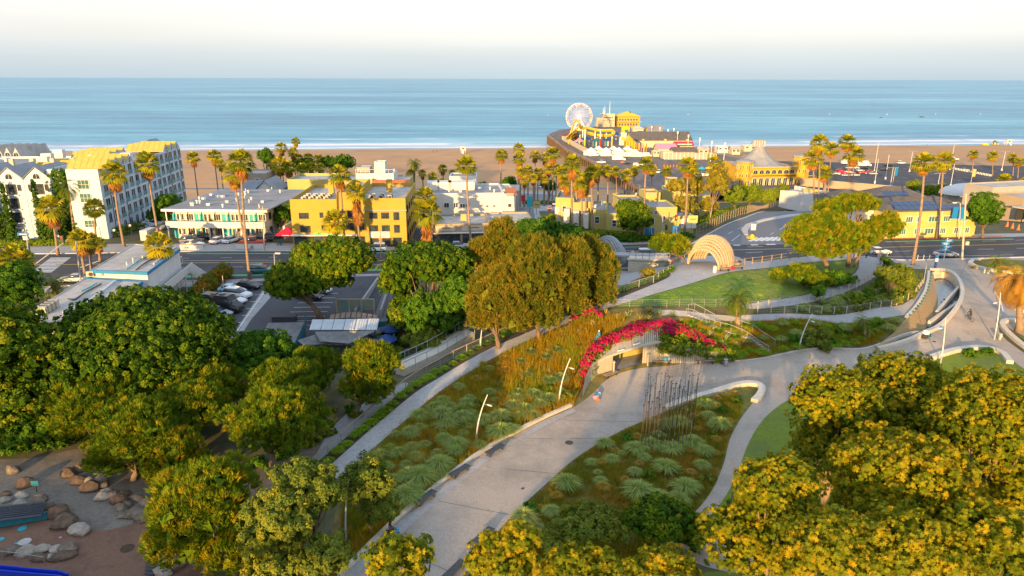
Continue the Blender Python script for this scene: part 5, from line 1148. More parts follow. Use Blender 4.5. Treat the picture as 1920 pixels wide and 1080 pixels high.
fence('handrail', 'upper metal handrail of the garden stairs', [(1290,584),(1302,583),(1340,604),(1370,609),(1410,622),(1452,651)], 1.8, 1.05, 'grey_metal', 'grey_metal', (1.05,), (), .05, .05)
fence('handrail', 'lower metal handrail of the garden stairs', [(1286,592),(1300,595),(1330,612),(1370,623),(1400,636),(1440,663)], 1.8, 1.05, 'grey_metal', 'grey_metal', (1.05,), (), .05, .05)
fence('railing', 'dark boarded railing where the ramp path meets the avenue', [(1600,486),(1625,478),(1650,480),(1662,488)], 1.5, 1.2, 'wood', 'metal', (1.1,.8,.5), (), .12, .05)
fence('road_fence', 'tall wire fence with pale posts along the curving road', [(1305,442),(1330,430),(1360,414),(1400,400),(1440,391),(1480,384)], 2.6, 2.3, 'wood', 'metal', (2.2,1.2), (.4,.8,1.6,1.9), .14, .05)
A = P(1292,588); Bq = P(1448,660); st = empty('garden_stairs', P(1292,588), 'concrete garden stairs running down between two metal handrails', 'stairs')
pts = [P(*p) for p in ((1292,589),(1335,608),(1385,627),(1412,634),(1446,660))]
smesh = MB().box((0,0,0), (.42,1.1,.22)).mesh('step', M['walk'])
tot = []
for a, b in zip(pts, pts[1:]):
    n = max(2, int((b-a).length/.42))
    for k in range(n):
        p = a.lerp(b, k/n); p.z = h(p.x,p.y)+.0; link('step', smesh, st, p-A, math.atan2(b.y-a.y, b.x-a.x))
rp = [(756,680),(820,650),(889,612)]; rq = [(757,694),(822,664),(890,624)]
r = empty('ramp', P(756,694), 'pale concrete ramp with two railings left of the long railing', 'ramp'); o0 = P(756,694)
lo = [onz(u, v, -.9+i*.9) for i, (u, v) in enumerate(rq)]; up = [Vector((p.x-1.6, p.y+1.9, p.z)) for p in lo]
MB().prism([(p.x-o0.x, p.y-o0.y) for p in lo+up[::-1]], -2.6-o0.z, [p.z-o0.z for p in lo+up[::-1]]).build('ramp_slab', M['seatwall'], r)
for L_, nm in ((lo, 'near'), (up, 'far')):
    fence('ramp_railing', f'{nm} blue grey railing of the concrete ramp', None, 1.6, 1.1, 'grey_metal', 'grey_metal', (1.05,.1), (), .07, .08, world=[p.copy() for p in L_])
fence('ramp_railing', 'railing rising along the foot of the dark trees beyond the ramp', [(748,676),(800,650),(850,622),(885,604)], 2.0, 1.1, 'grey_metal', 'grey_metal', (1.05,.1), (), .07, .08)
a_, b_ = onz(1178,511,.3), onz(1254,509,.8); bw = Bld('bridge', 'sunlit stone bridge wall below the walkway with a lower path passing', a_, b_, -.3, 'bridge')
bw.part('wall_core', MB().prism([(0,.12),(bw.L,.12),(bw.L,3.5),(0,3.5)], 0, 3.0), 'seatwall')
sm_ = MB().box((0,0,0), (.86,.2,.36)).mesh('stone', M['seatwall'])
for r_i in range(6):
    for k in range(int(bw.L/.9)):
        link('stone', sm_, bw.o, ((k+.5+(r_i%2)*.4)*.9, .0+random.uniform(-.03,.03), .55+r_i*.39))
bw.part('coping', MB().prism([(-.3,-.25),(bw.L+.3,-.25),(bw.L+.3,.6),(-.3,.6)], 3.0, 3.25), 'seatwall')
for x in range(7): bw.part('rail_post', MB().box((x*bw.L/6, .2, 3.8), (.1,.1,1.2)), 'wood')
bw.part('rail', MB().box((bw.L/2,.2,4.35), (bw.L,.12,.1)).box((bw.L/2,.2,3.8), (bw.L,.08,.08)), 'wood')
bw.part('deck', MB().prism([(-6,3.6),(bw.L,3.6),(bw.L,6),(-6,6)], 2.6, 2.9), 'walk')
def shell(name, label, c0, ang, R0, dep, m='shellm', n=12):
    r = empty(name, c0, label, 'sculpture', rz=ang)
    def pt(s, a):
        rr = R0*(1+.42*math.sin(PI*min(1, s*1.0))-.1*s); return Vector((rr*math.cos(a)*1.0, dep*s+math.sin(a)*(.9*s), rr*math.sin(a)*1.06*(1+.18*math.sin(PI*s))))
    for i in range(n+1):
        s = i/n; t = MB(); q = [pt(s, PI*k/16) for k in range(17)]
        for a, b in zip(q, q[1:]): t.bar(a, b, .22 if 0 < i < n else .36, .3 if 0 < i < n else .36)
        t.build('ring', M[m], r)
    for k in range(1, 28):
        t = MB(); q = [pt(i/n, PI*k/28) for i in range(n+1)]
        for a, b in zip(q, q[1:]): t.bar(a, b, .12, .16)
        t.build('slat', M[m], r)
    return r
c0 = P(1319, 500); shell('lattice_shell', 'cream lattice shell pavilion standing at the head of the walkway', c0, -.75, 2.75, 5.0, n=13)
c1_ = P(1120, 492); shell('lattice_shell', 'grey lattice shell half hidden behind the rusty trees', c1_+Vector((0,0,-.3)), -1.0, 3.0, 4.6, 'grey_metal')
rf = [P(u, v) for u, v in ((1120,702),(1136,698),(1158,693),(1180,687),(1204,681),(1237,677))]
zb = sum(p.z for p in rf)/6-.05; back = rc_back
rb = empty('restroom', rf[0], 'half buried restroom with ribbed roof below the bougainvillea', 'building'); o0 = rf[0].copy(); o0.z = zb; rb.location.z = zb
lc = [Vector((p.x-o0.x, p.y-o0.y)) for p in rf]
HW = [1.75, 2.1, 2.35, 2.5, 2.6, 2.75]
MB().prism(lc+[p+back*5 for p in lc[::-1]], -.3, .03).build('floor', M['walk'], rb)
bk = [p+back*(2.6+.3*i) for i, p in enumerate(lc)]
rs = MB()
for i in range(5):
    a, b, c, d = lc[i], lc[i+1], bk[i+1], bk[i]
    za, zb_ = HW[i], HW[i+1]
    rs.add([(*a, za), (*b, zb_), (*c, zb_+1.0), (*d, za+.8), (*a, za-.2), (*b, zb_-.2), (*c, zb_+1.2), (*d, za+.8)], [(0,1,2,3),(4,7,6,5),(0,4,5,1)])
rs.build('roof', M['beige'], rb)
for k in range(46):
    t = k/45*5; i = min(4, int(t)); f_ = t-i; a = lc[i].lerp(lc[i+1], f_); c = bk[i].lerp(bk[i+1], f_); z = HW[i]*(1-f_)+HW[i+1]*f_
    MB().bar((*a, z+.06), (*c, z+.84+.2*t/5), .1, .09).build('roof_batten', M['cream'], rb)
fe = MB()
for i in range(5): fe.bar((*(lc[i]-back*.15), HW[i]), (*(lc[i+1]-back*.15), HW[i+1]), .22, .26)
fe.build('fascia', M['cream'], rb)
def rwall(i0, f0, i1, f1, nm):
    q = []; t = i0+f0
    while t < i1+f1: q.append(t); t += .12
    q.append(i1+f1)
    for a_t, b_t in zip(q, q[1:]):
        def at(t): i = min(4, int(t)); f_ = t-i; return lc[i].lerp(lc[i+1], f_), HW[i]*(1-f_)+HW[i+1]*f_
        (a, za), (b, zb2) = at(a_t), at(b_t)
        m_ = (a+b)/2; n_ = (b-a)
        mb = MB().prism([a, b-(b-a)*.16, b-(b-a)*.16+back*.16, a+back*.16], 0, za-.12); mb.build(nm, M['cream'], rb)
    mb = MB()
    (a, za), (b, zb2) = at(i0+f0), at(i1+f1); mb.prism([a+back*.2, b+back*.2, b+back*.3, a+back*.3], 0, [za-.1, zb2-.1, zb2-.1, za-.1]); mb.build('wall_backing', M['beige'], rb)
rwall(0, 0, 1, .55, 'wall_panel'); rwall(4, 0, 5, 0, 'wall_panel')
MB().prism([lc[1]+back*3.9, lc[5]+back*3.9, lc[5]+back*4.1, lc[1]+back*4.1], 0, 3.4).build('back_wall', M['yellow2'], rb)
MB().prism([lc[0], lc[0]+back*3.2, lc[0]+back*3.2-Vector((.2,0)), lc[0]-Vector((.2,0))], -.2, [1.7,2.7,2.7,1.7]).build('side_wall', M['beige'], rb)
MB().prism([lc[5], lc[5]+back*4.6, lc[5]+back*4.6+Vector((.2,0)), lc[5]+Vector((.2,0))], -.2, [2.7,3.5,3.5,2.7]).build('side_wall', M['beige'], rb)
MB().prism([lc[2]+back*3.5, lc[4]+back*3.5, lc[4]+back*3.85, lc[2]+back*3.85], .8, .95).build('basin_shelf', M['wood'], rb)
for x in (.25,.7): p = lc[2].lerp(lc[4], x)+back*3.8; MB().box((p.x,p.y,1.75), (.35,.12,.4)).build('dispenser', M['metal'], rb)
for i, f_ in ((1,.9),(3,.2)):
    p = lc[i].lerp(lc[i+1], f_)-back*.15; MB().bar((p.x,p.y,HW[i]+.5),(p.x+.9,p.y+.35,HW[i]+.62),.12,.1).build('strip_light', M['frame_w'], rb)
for p_, lb in (((1150,700),'pale post beside the restroom doorway'),((1214,686),'short pale post at the right of the doorway')):
    p = P(*p_); o = empty('gate_post', p, lb, 'post'); MB().box((0,0,.75), (.16,.3,1.5)).box((0,0,1.55), (.3,.5,.12)).build('post', M['cream'], o)
for px, hs_, lb in (([(1237,678),(1270,681),(1310,680),(1345,679),(1368,676)], (2.7,2.3,1.8,1.3,.9), 'ribbed wall under ivy behind the two plaza benches'), ([(1120,702),(1108,715),(1098,732),(1092,748)], (1.9,2.2,1.9,1.1), 'curved wall under bougainvillea left of the restroom')):
    q = [P(*p) for p in px]; o0 = q[0].copy(); w_ = empty('planted_wall', o0, lb, 'wall')
    for i in range(len(q)-1):
        n = 10
        for k in range(n):
            a = q[i].lerp(q[i+1], k/n)-o0; b = q[i].lerp(q[i+1], (k+.8)/n)-o0; hh = hs_[i]+(hs_[i+1]-hs_[i])*k/n
            MB().prism([a.to_2d(), b.to_2d(), b.to_2d()+back*.14, a.to_2d()+back*.14], a.z-.2, a.z+hh).build('batten', M['cream'], w_)
        a, b = q[i]-o0, q[i+1]-o0; MB().prism([a.to_2d()+back*.16, b.to_2d()+back*.16, b.to_2d()+back*.35, a.to_2d()+back*.35], min(a.z,b.z)-.3, [a.z+hs_[i]-.08, b.z+hs_[i+1]-.08, b.z+hs_[i+1]-.08, a.z+hs_[i]-.08]).build('backing', M['wood_dark'], w_)
bp_ = chaikin(W2(basin_px)); tag(MB().prism(bp_, -3.0, -.95).build('basin_floor', M['asphalt_light']), kind='structure')
wm_ = mat('basin_water', (.10,.14,.16), (.16,.20,.22), 1.5, .12, .3, 6, coord='World', spec=.6)
wat = chaikin([P(*p).to_2d() for p in ((1752,512),(1770,511),(1788,522),(1800,545),(1794,567),(1776,584),(1752,590),(1758,560),(1750,535))]); tag(MB().prism(wat, -.94, -.80).build('basin_water', wm_), kind='structure')
rimp = [P(*p) for p in ((1746,507),(1771,506.5),(1793,518),(1806,545),(1800,571),(1779,599),(1750,619),(1722,634),(1688,646),(1644,656))]
rc = [p.to_2d() for p in rimp]; rc = chaikin(rc, 2, False); o0 = Vector((*rc[0], 0)); bs = empty('fountain_basin', (rc[0].x, rc[0].y, 0), 'leaf shaped stone basin with low rim on the right of the plaza', 'fountain')
rim = MB(); vs = []; zz = hs([(p.x,p.y) for p in rc])
for i, p in enumerate(rc):
    t_ = (rc[min(i+1,len(rc)-1)]-rc[max(i-1,0)]).normalized(); nn = Vector((-t_.y,t_.x))*.28
    for s_, z_ in ((-1,-1.6),(1,-1.6),(1,zz[i]+.42),(-1,zz[i]+.42)): vs.append((p.x+nn.x*s_-o0.x, p.y+nn.y*s_-o0.y, z_))
rim.add(vs, [(i*4+k, i*4+(k+1)%4, i*4+4+(k+1)%4, i*4+4+k)[::-1] for i in range(len(rc)-1) for k in range(4)]+[(3,2,1,0)]); rim.build('rim', M['seatwall'], bs)
for a, b in (((1756,588),(1797,541)),((1742,607),(1802,566))):
    pa, pb = onz(*a,-.35)-o0, onz(*b,-.2)-o0; MB().bar(pa, pb, .4, .9).build('cross_wall', M['seatwall'], bs)
topE = [P(*p) for p in ((1744,512),(1742,530),(1737,550),(1727,568),(1715,584),(1694,606),(1672,630),(1643,651))]
botE = [onz(u, v, z) for u, v, z in ((1749,514,-.2),(1753,540,-.8),(1758,563,-.8),(1756,584,-.8),(1747,601,-.8),(1728,622,-.75),(1690,641,-.75),(1646,655,-.7))]
def lr(E, t):
    t *= len(E)-1; i = min(len(E)-2, int(t)); return E[i].lerp(E[i+1], t-i)
for k in range(15):
    f_ = k/14; q = [lr(topE, j/20).lerp(lr(botE, j/20), f_)-o0 for j in range(21)]; t = MB()
    for a, b in zip(q, q[1:]): t.bar(a, b, .17, .24)
    t.build('rib', M['slatwall'] if 'slatwall' in M else M.setdefault('slatwall', mat('golden_timber_rib', (.36,.25,.12), (.44,.32,.16), 3, .8)), bs)
t = MB()
for j in range(20):
    a0, a1 = lr(topE, j/20)-o0, lr(topE, (j+1)/20)-o0; b0, b1 = lr(botE, j/20)-o0, lr(botE, (j+1)/20)-o0
    dz = Vector((0,0,-.18)); t.add([a0+dz, a1+dz, b1+dz, b0+dz], [(0,1,2,3)])
t.build('backing', M['wood_dark'], bs)
q = [lr(topE, j/30) for j in range(21)]; t = MB()
for a, b in zip(q, q[1:]): t.bar(a-o0+Vector((-.25,0,.2)), b-o0+Vector((-.25,0,.1)), .4, .6)
t.build('parapet', M['seatwall'], bs)
for k in range(16): p = lr(topE, .03+k/15*.62)-o0; MB().box(p+Vector((.12,-.05,.42)), (.3,.3,.2)).build('spout', M['teal'], bs)
rng = random.Random(3)
for k in range(60):
    u, v = rng.uniform(1760,1796), rng.uniform(560,590); p = onz(u, v, -.78); MB().lathe((0,0,0), [(.16,-.05),(.12,.06),(0,.09)], 6).build('pebble', M['rock2'], bs, p-o0)
pg = empty('pole_sculpture', P(1250,800), 'cluster of thin dark upright poles standing in the sedge garden', 'sculpture'); o0 = P(1250,800)
rng = random.Random(5); pm = {}
for c in range(13):
    for r_ in range(5):
        u = 1201+c*7.6+r_*2.0+rng.uniform(-1.5,1.5); v = 846-r_*11-c*.6; p = P(u, v); hh = rng.choice((4.3,4.7,5.1,5.6,6.0))+.15*r_
        if hh not in pm: pm[hh] = (MB().lathe((0,0,0), [(.026,-.2),(.02,hh)], 6).mesh('pole', M['rust_metal']), hh)
        o = link('pole', pm[hh][0], pg, p-o0)
        v_ = MB().box((.08,0,hh), (.2,.02,.06)).box((0,0,hh-.02), (.05,.05,.14)).build('vane', M['dark_metal'], o, rz=rng.uniform(0,.8))
        if r_ < 3 and c % 2: MB().lathe((.3,-.2,0), [(.03,0),(.03,.5),(.06,.52),(0,.58)], 6).build('small_light', M['white_metal'], o)
def bench(p, rz, label, back_=False, L_=2.1, m='slat', group=None):
    r = empty('bench', p, label, 'bench', group, rz)
    for k in range(5): MB().box((0, -.28+k*.14, .46), (L_,.11,.05)).build('seat_slat', M[m], r)
    for s in (-1,1): MB().box((s*L_*.38,0,.22), (.09,.5,.46)).build('leg', M['dark_metal'], r)
    if back_:
        for k in range(3): MB().box((0,.34,.62+k*.13), (L_*.6,.04,.1)).build('back_slat', M[m], r)
        for s in (-1,1): MB().box((s*L_*.25,.33,.6), (.06,.06,.7)).build('back_post', M['dark_metal'], r)
    return r
def bz(u, v, du, dv_): a, b = P(u-du,v-dv_), P(u+du,v+dv_); return math.atan2(b.y-a.y, b.x-a.x)
bench(P(928,849), bz(928,849,20,-12), 'backless slatted bench on the path nearest the wooded curb lamp, farthest of the left row', L_=2.4)
bench(P(862,889), bz(862,889,20,-13), 'middle one of the three slatted benches on the path left side', L_=2.4)
bench(P(798,939), bz(798,939,20,-14), 'nearest slatted bench of the left row, above the seated person', L_=2.4)
bench(P(906,1012), bz(906,1012,18,-16), 'slatted bench at the right edge of the path beside the garden', L_=2.4)
bench(P(852,1076), bz(852,1076,16,-16), 'slatted bench cut by the bottom edge of the photo', L_=2.4)
bench(P(1145,706), bz(1145,706,12,-6), 'pale timber bench left of the restroom door', False, 2.2, 'wood')
bench(P(1240,683), 0.03, 'timber backed bench right of the restroom with a blue bundle', True, 2.4, 'wood')
bench(P(1322,681), -.02, 'timber backed bench in front of the ivy wall beside the bin', True, 2.4, 'wood')
bench(P(1383,504), .15, 'timber bench on the walkway edge next to the red bundle', True, 2.0, 'wood')
bench(P(1358,508), .1, 'timber bench at the top of the hill lawn near the white bin', True, 1.8, 'wood')
def bin_(u, v, label, m='metal', hg=1.0, rr=.28):
    r = empty('litter_bin', P(u, v), label, 'bin'); MB().lathe((0,0,0), [(rr*.9,0),(rr,.1),(rr,hg*.85)], 14).build('body', M[m], r); MB().lathe((0,0,hg*.85), [(rr*1.05,0),(rr*1.05,.06),(rr*.7,hg*.12),(0,hg*.15)], 14).build('lid', M['grey_metal'], r); MB().box((0,-rr,hg*.6), (.16,.02,.2)).build('emblem', M['frame_w'], r)
bin_(1360,686,'grey round bin at the right end of the ivy wall'); bin_(1340,511,'white cylinder bin at the top corner of the hill lawn','white_metal',1.2,.3)
bin_(1845,512,'left of two silver bins by the sunlit planter wall'); bin_(1852,513,'right of two silver bins by the sunlit planter wall'); bin_(1874,637,'silver bin beside the curved lamp on the right plaza')
p = P(1753,504); r = empty('info_post', p, 'blue and white info post standing above the basin', 'post'); MB().box((0,0,.7), (.34,.3,1.4)).build('lower', M['navy'], r); MB().box((0,0,1.7), (.4,.34,.6)).build('band', M['frame_w'], r); MB().box((0,0,2.3), (.38,.32,.6)).build('head', M['blue_sign'], r)
p = P(1769,489); hh = top(p, 446)-p.z; r = empty('direction_sign', p, 'stack of blue direction signs on a pale pole at the avenue', 'sign'); MB().lathe((0,0,0), [(.09,0),(.07,hh)], 8).build('pole', M['white_metal'], r)
for k in range(4): MB().box(((-1)**k*.25,-.1,hh-.5-k*.62), (1.5,.06,.5)).build('sign_panel', M['blue_sign'], r)
for k in range(4):
    for j in range(2): MB().box(((-1)**k*.25,-.14,hh-.42-k*.62-j*.2), (1.0-.3*j,.01,.06)).build('print_line', M['frame_w'], r)
for k, u in enumerate((1720,1731,1742,1753.5)):
    o = MB().lathe((0,0,0), [(.07,0),(.07,1.0),(0,1.05)], 8).build('bollard', M['cream'], None, P(u, 487.5)); tag(o, ordn(k)+' slim pale bollard from the left beside the tall palm', 'bollard', 'bollards at the avenue')
for k, (u, v, rr) in enumerate(((1067,830,.42),(980,916,.15),(1750,640,.3))): p = P(u, v); o = MB().lathe((0,0,.012), [(rr,-.05),(rr,.012),(rr*.9,.018),(0,.018)], 20).build('manhole_cover', M['dark_metal'], None, p); tag(o, ('large round dark cover in the middle of the path','small round dark drain on the path below the large cover','round cover on the right plaza near the basin')[k], 'manhole cover')
def lamp(u, vb, ut, vt, label, sgn=1, double=False):
    p = P(u, vb); hh = top(p, vt)-p.z; dx = (ut-u)*mpp(p); r = empty('park_lamp', p, label, 'lamp')
    q = [Vector((dx*(t**1.9), 0, hh*t)) for t in [i/10 for i in range(11)]]
    MB().tube(q, [.09-.045*t/10 for t in range(11)], 8).build('mast', M['white_metal'], r)
    MB().tube([q[0], q[2]], [.11,.1], 8).build('base_sleeve', M['grey_metal'], r)
    hb = q[8]
    for s in ((sgn,) if not double else (sgn, -sgn)):
        hd = MB().bar(hb, hb+Vector((s*.35,0,.0)), .05); hd.build('arm', M['metal'], r)
        m = MB(); prof = [(.02,0),(.13,.12),(.17,.3),(.12,.55),(0,.62)]
        m.lathe((0,0,0), prof, 8); o = m.build('lamp_head', M['white_metal'], r, hb+Vector((s*.3,0,0)) if s == sgn else hb+Vector((s*.3,0,.35))); o.rotation_euler = (0, s*1.85 if s > 0 else -1.85, 0); o.scale = (.45,1,1)
lamp(649,1016,663,898,'nearest curved lamp mast with two heads above the olive trees',1,True)
lamp(893,830,915,740,'curved lamp mast on the grassy slope above the benches')
lamp(1048,757,1067,672,'curved lamp mast left of the bougainvillea wall')
lamp(901,652,906,606,'small curved lamp by the railing under the rusty trees')
lamp(1498,656,1514,588,'curved lamp mast standing in the bed below the terrace path')
lamp(1763,684,1756,597,'curved lamp mast behind the sycamores by the seat wall',-1)
lamp(1864,637,1857,549,'curved lamp mast by the silver bin on the right plaza',-1)
def pole(u, vb, vt, label, ut=None, m='white_metal', w_=.12, name='street_pole', cat='pole', arm=0, head=False, lampm='frame_w', z=None):
    p = P(u, vb) if z is None else onz(u, vb, z); hh = top(p, vt)-p.z; dx = ((ut if ut is not None else u)-proj(p+Vector((0,0,hh)))[0])*mpp(p); r = empty(name, p, label, cat)
    MB().tube([(0,0,-.1),(dx,0,hh)], [w_,w_*.6], 8).build('pole', M[m], r)
    if arm: MB().tube([(dx,0,hh-.05),(dx+arm*.5,0,hh+.25),(dx+arm,0,hh+.15)], [w_*.5,w_*.4,w_*.35], 6).build('arm', M[m], r)
    if head: MB().box((dx+arm*1.1,0,hh+.1), (.8,.35,.18)).build('lamp_head', M[lampm], r)
    return r, hh, dx
pole(517,532,476,'grey street lamp pole at the hedge end by the parked cars',514,'grey_metal',.12,'street_lamp','street lamp',.6,True)
pole(420,553,517,'short pale post at the upper part of the long hedge',417,'white_metal',.07); pole(384,572,539,'short pale post at the lower part of the long hedge',381,'white_metal',.07)
pole(714,484,430,'slim street pole in front of the apartment banner',713,'wood',.12)
r,hh,dx = pole(496,472,387,'tall pale utility pole right of the two tall palms',492,'cream',.15); MB().box((dx,0,hh-.5), (2.4,.14,.14)).build('cross_arm', M['wood'], r)
r,hh,dx = pole(1804,487,363,'tall pale utility pole with a box near the silver car',1812,'cream',.2); MB().box((.2,-.25,3.4), (.6,.3,.7)).build('meter_box', M['cream'], r); MB().box((dx,0,hh-.6), (2.2,.14,.14)).build('cross_arm', M['wood'], r)
r,hh,dx = pole(1798,447,381,'street lamp with blue banners right of the yellow building',1801,'cream',.13,'street_lamp','street lamp',-1.2,True)
for s in (-1,1): MB().box((dx+s*.75,0,hh-2.2), (1.2,.06,2.6)).build('banner', M['blue_sign'], r)
r,hh,dx = pole(1223,447,405,'street lamp with blue and white banners beside the round street tree',1219,'cream',.13,'street_lamp','street lamp',-1.4,True)
for s in (-1,1): MB().box((dx+s*.6,0,hh*.25), (1.0,.06,2.2)).build('banner', M['blue_sign'], r)
r,hh,dx = pole(1241,452,400,'traffic signal mast with dark arm before the stepped cottage',1243,'grey_metal',.17,'traffic_signal','traffic signal')
MB().tube([(0,0,3.8),(1.2,0,5.2),(2.8,0,5.5)], .08, 6).build('signal_arm', M['dark_metal'], r); MB().box((2.8,0,5.2), (.5,.4,1.3)).box((.8,0,3.1), (.5,.4,1.2)).build('signal_head', M['dark_metal'], r)
for k in range(3): MB().lathe((0,0,0), [(.13,0),(.13,.04),(0,.05)], 10).build('signal_lens', M[('lamp_red','gold','teal')[k]], r, (2.8,-.22,5.6-k*.4)).rotation_euler.x = PI/2
p = P(1265,455); r = empty('kiosk_sign', p, 'upright blue sign panel beside the traffic signal', 'sign'); MB().box((0,0,2.6), (1.3,.2,2.2)).build('panel', M['blue_sign'], r); MB().lathe((0,0,0), [(.08,0),(.08,1.6)], 6).build('post', M['grey_metal'], r); MB().box((.2,-.12,2.6), (.3,.02,1.5)).build('print_line', M['frame_w'], r)
r,hh,dx = pole(56,513,437,'signal mast with long diagonal arm and street name sign at the left crossing',50,'grey_metal',.2,'traffic_signal','traffic signal')
MB().tube([(0,0,.9),(3,1.5,3.2),(8,3,7)], [.12,.1,.07], 6).build('signal_arm', M['grey_metal'], r); MB().box((5.6,2.2,5.9), (.5,.4,1.3)).build('signal_head', M['dark_metal'], r); MB().lathe((0,0,0), [(.15,0),(.15,.05),(0,.06)], 10).build('signal_lens', mat('red_signal_light', (.9,.02,.03), emit=1.5), r, (5.6,1.98,6.3)).rotation_euler.x = PI/2
MB().box((dx-.7,0,hh-.2), (2.0,.08,.5)).build('name_sign', M['blue_sign'], r); MB().box((dx-.7,-.06,hh-.2), (1.3,.02,.12)).build('print_line', M['frame_w'], r); MB().box((dx-.4,0,hh-.9), (.9,.08,.7)).build('plate', M['frame_w'], r)
pole(152,533,452,'tall bare grey pole between the left palms and the crossing',142,'grey_metal',.14)
for k, (u, vb, vt) in enumerate(((218,455,434),(247,442,425),(271,432,419))): r,hh,dx = pole(u, vb, vt, ('nearest','middle','farthest')[k]+' globe lamp along the hotel side path', None, 'dark_metal', .06, 'globe_lamp', 'lamp'); MB().lathe((0,0,hh), [(0,-.05),(.26,.12),(.3,.3),(.2,.5),(0,.56)], 10).build('globe', M['frame_w'], r)
for u, vb, vt, m_, w_, h_, lb in ((993,398,368,'turq',1.5,3.0,'turquoise banner sign at the middle side street'),(1006,402,377,'yellow2',2.0,2.0,'square pale yellow sign at the middle side street'),(981,392,366,'red',1.2,1.8,'red and white sign left of the turquoise banner'),(1296,453,404,'yellow2',2.0,1.6,'square yellow sign below the tall palm at the curving road'),(1411,441,420,'frame_w',1.1,1.4,'white arrow sign on the road island')):
    r,hh,dx = pole(u, vb, vt, lb, None, 'dark_metal', .06, 'road_sign', 'sign'); MB().box((0,-.08,hh-h_/2), (w_,.06,h_)).build('panel', M[m_], r)
    if m_ == 'frame_w': MB().bar((0,-.13,hh-1.1),(0,-.13,hh-.3),.1,.03).bar((-.25,-.13,hh-.55),(0,-.13,hh-.25),.1,.03).bar((.25,-.13,hh-.55),(0,-.13,hh-.25),.1,.03).build('arrow', M['print_dark'], r)
    if m_ == 'yellow2': MB().box((0,-.13,hh-h_/2), (w_*.6,.02,h_*.1)).build('print_line', M['print_dark'], r)
r,hh,dx = pole(1030,404,387,'red octagonal stop sign with a small blue street sign', None, 'metal', .05, 'stop_sign', 'sign'); o = MB().lathe((0,0,0), [(.62,0),(.62,.05),(0,.05)], 8).build('panel', M['red'], r, (0,-.08,hh-.6)); o.rotation_euler = (PI/2, PI/8, 0); text('STOP', (0,-.17,hh-.6), .42, 'frame_w', parent=r); MB().box((0,0,hh+.2), (1.3,.06,.35)).build('name_plate', M['blue_sign'], r)
p = P(1410,446); r = empty('island_bollard', p, 'yellow bollard on a yellow base at the tip of the road island', 'bollard'); MB().lathe((0,0,0), [(1.3,0),(1.3,.14),(0,.14)], 14).build('base', M['gold'], r); MB().lathe((0,0,.14), [(.5,0),(.45,.5),(0,.8)], 10).build('cap', M['gold'], r)
pole(1054,418,383,'street light with curved arm in the middle side street',1052,'wood',.11,'street_lamp','street lamp',-1.6,True)
pole(810,470,405,'slim brown pole before the low shop',812,'wood',.1)
p = P(690,492); r = empty('barrier_post', p, 'bright blue post with a thin diagonal brace by the avenue', 'post'); MB().box((0,0,1.1), (.3,.3,2.6)).build('post', M['turq'], r); MB().bar((0.1,0,2.0),(2.2,.4,.3),.08).build('brace', M['turq'], r)
p = P(541,455); r = empty('canopy_tent', p, 'red canopy tent between motel and yellow apartment block', 'tent')
MB().add([(-2.1,-1.6,2.1),(2.1,-1.6,2.1),(2.1,1.6,2.1),(-2.1,1.6,2.1),(0,0,3.5)], [(0,1,4),(1,2,4),(2,3,4),(3,0,4)]).add([(-2.1,-1.6,2.1),(2.1,-1.6,2.1),(2.1,-1.6,1.8),(-2.1,-1.6,1.8)], [(0,1,2,3)]).build('canopy', M['red_c'], r); MB().box((0.2,-1.63,1.97), (1.8,.01,.1)).build('print_line', M['frame_w'], r)
for x in (-2,2):
    for y in (-1.5,1.5): MB().box((x,y,1.05), (.06,.06,2.1)).build('leg', M['dark_metal'], r)
ZR = 6.2
def quadroof(name, label, px, z, base, fasc, thick=.35):
    q = [onz(u, v, z) for u, v in px]; o0 = Vector((q[0].x, q[0].y, base)); r = empty(name, o0, label, 'building')
    xy = [(p.x-o0.x, p.y-o0.y) for p in q]
    cx = sum(a for a, b in xy)/len(xy); cy_ = sum(b for a, b in xy)/len(xy); inn = [((a-cx)*.965+cx, (b-cy_)*.965+cy_) for a, b in xy]
    MB().prism(inn, 0, z-base-thick-.02).build('wall', M['white_wall'], r); MB().prism(inn, z-base-thick, z-base+.02).build('roof', M['roof_pale'], r)
    for i in range(len(xy)):
        a, b = Vector(xy[i]), Vector(xy[(i+1)%len(xy)]); a2, b2 = Vector(inn[i]), Vector(inn[(i+1)%len(xy)])
        MB().prism([a, b, b2, a2], z-base-thick, z-base+.1).build('fascia', M['blue_trim'] if i in fasc else M['roof_pale'], r)
    return r, o0, q
r1, o1, q1 = quadroof('motel', 'near motel wing with grey roof, blue fascia and gallery stairs', [(168,508),(276,512),(338,467),(252,458)], ZR, -.6, (0,1))
r2, o2, q2 = quadroof('motel_wing', 'long low motel wing with pale roof running behind the ficus crown', [(50,590),(112,618),(268,529),(160,522)], ZR-1.0, -1.4, (1,2))
a, b = q1[1]-o1, q1[2]-o1; d = (b-a).normalized(); nrm = Vector((d.y, -d.x, 0)); Lq = (b-a).length; rzq = math.atan2(d.y, d.x)
def alongq(t, o, z): v_ = a+d*t+nrm*o; return (v_.x, v_.y, z)
MB().box((0,0,0), (Lq,1.5,.25)).build('gallery', M['white_wall'], r1, alongq(Lq/2,.9,3.3), rzq); MB().box((0,0,0), (Lq,.08,1.1)).build('gallery_parapet', M['white_metal'], r1, alongq(Lq/2,1.62,3.95), rzq)
for k in range(6):
    for z in (3.45,.5): MB().box((0,0,1.0), (.9,.08,2.0)).build('door', M['orange'] if False else M['wood'], r1, alongq(1.5+k*Lq/6.2, -.22, z), rzq); f, g_ = win_mesh(1.1,1.1,2,1,'frame_w','glass'); w__ = link('window', f, r1, alongq(3.0+k*Lq/6.2, -.25, z+.8), rzq); link('pane', g_, w__)
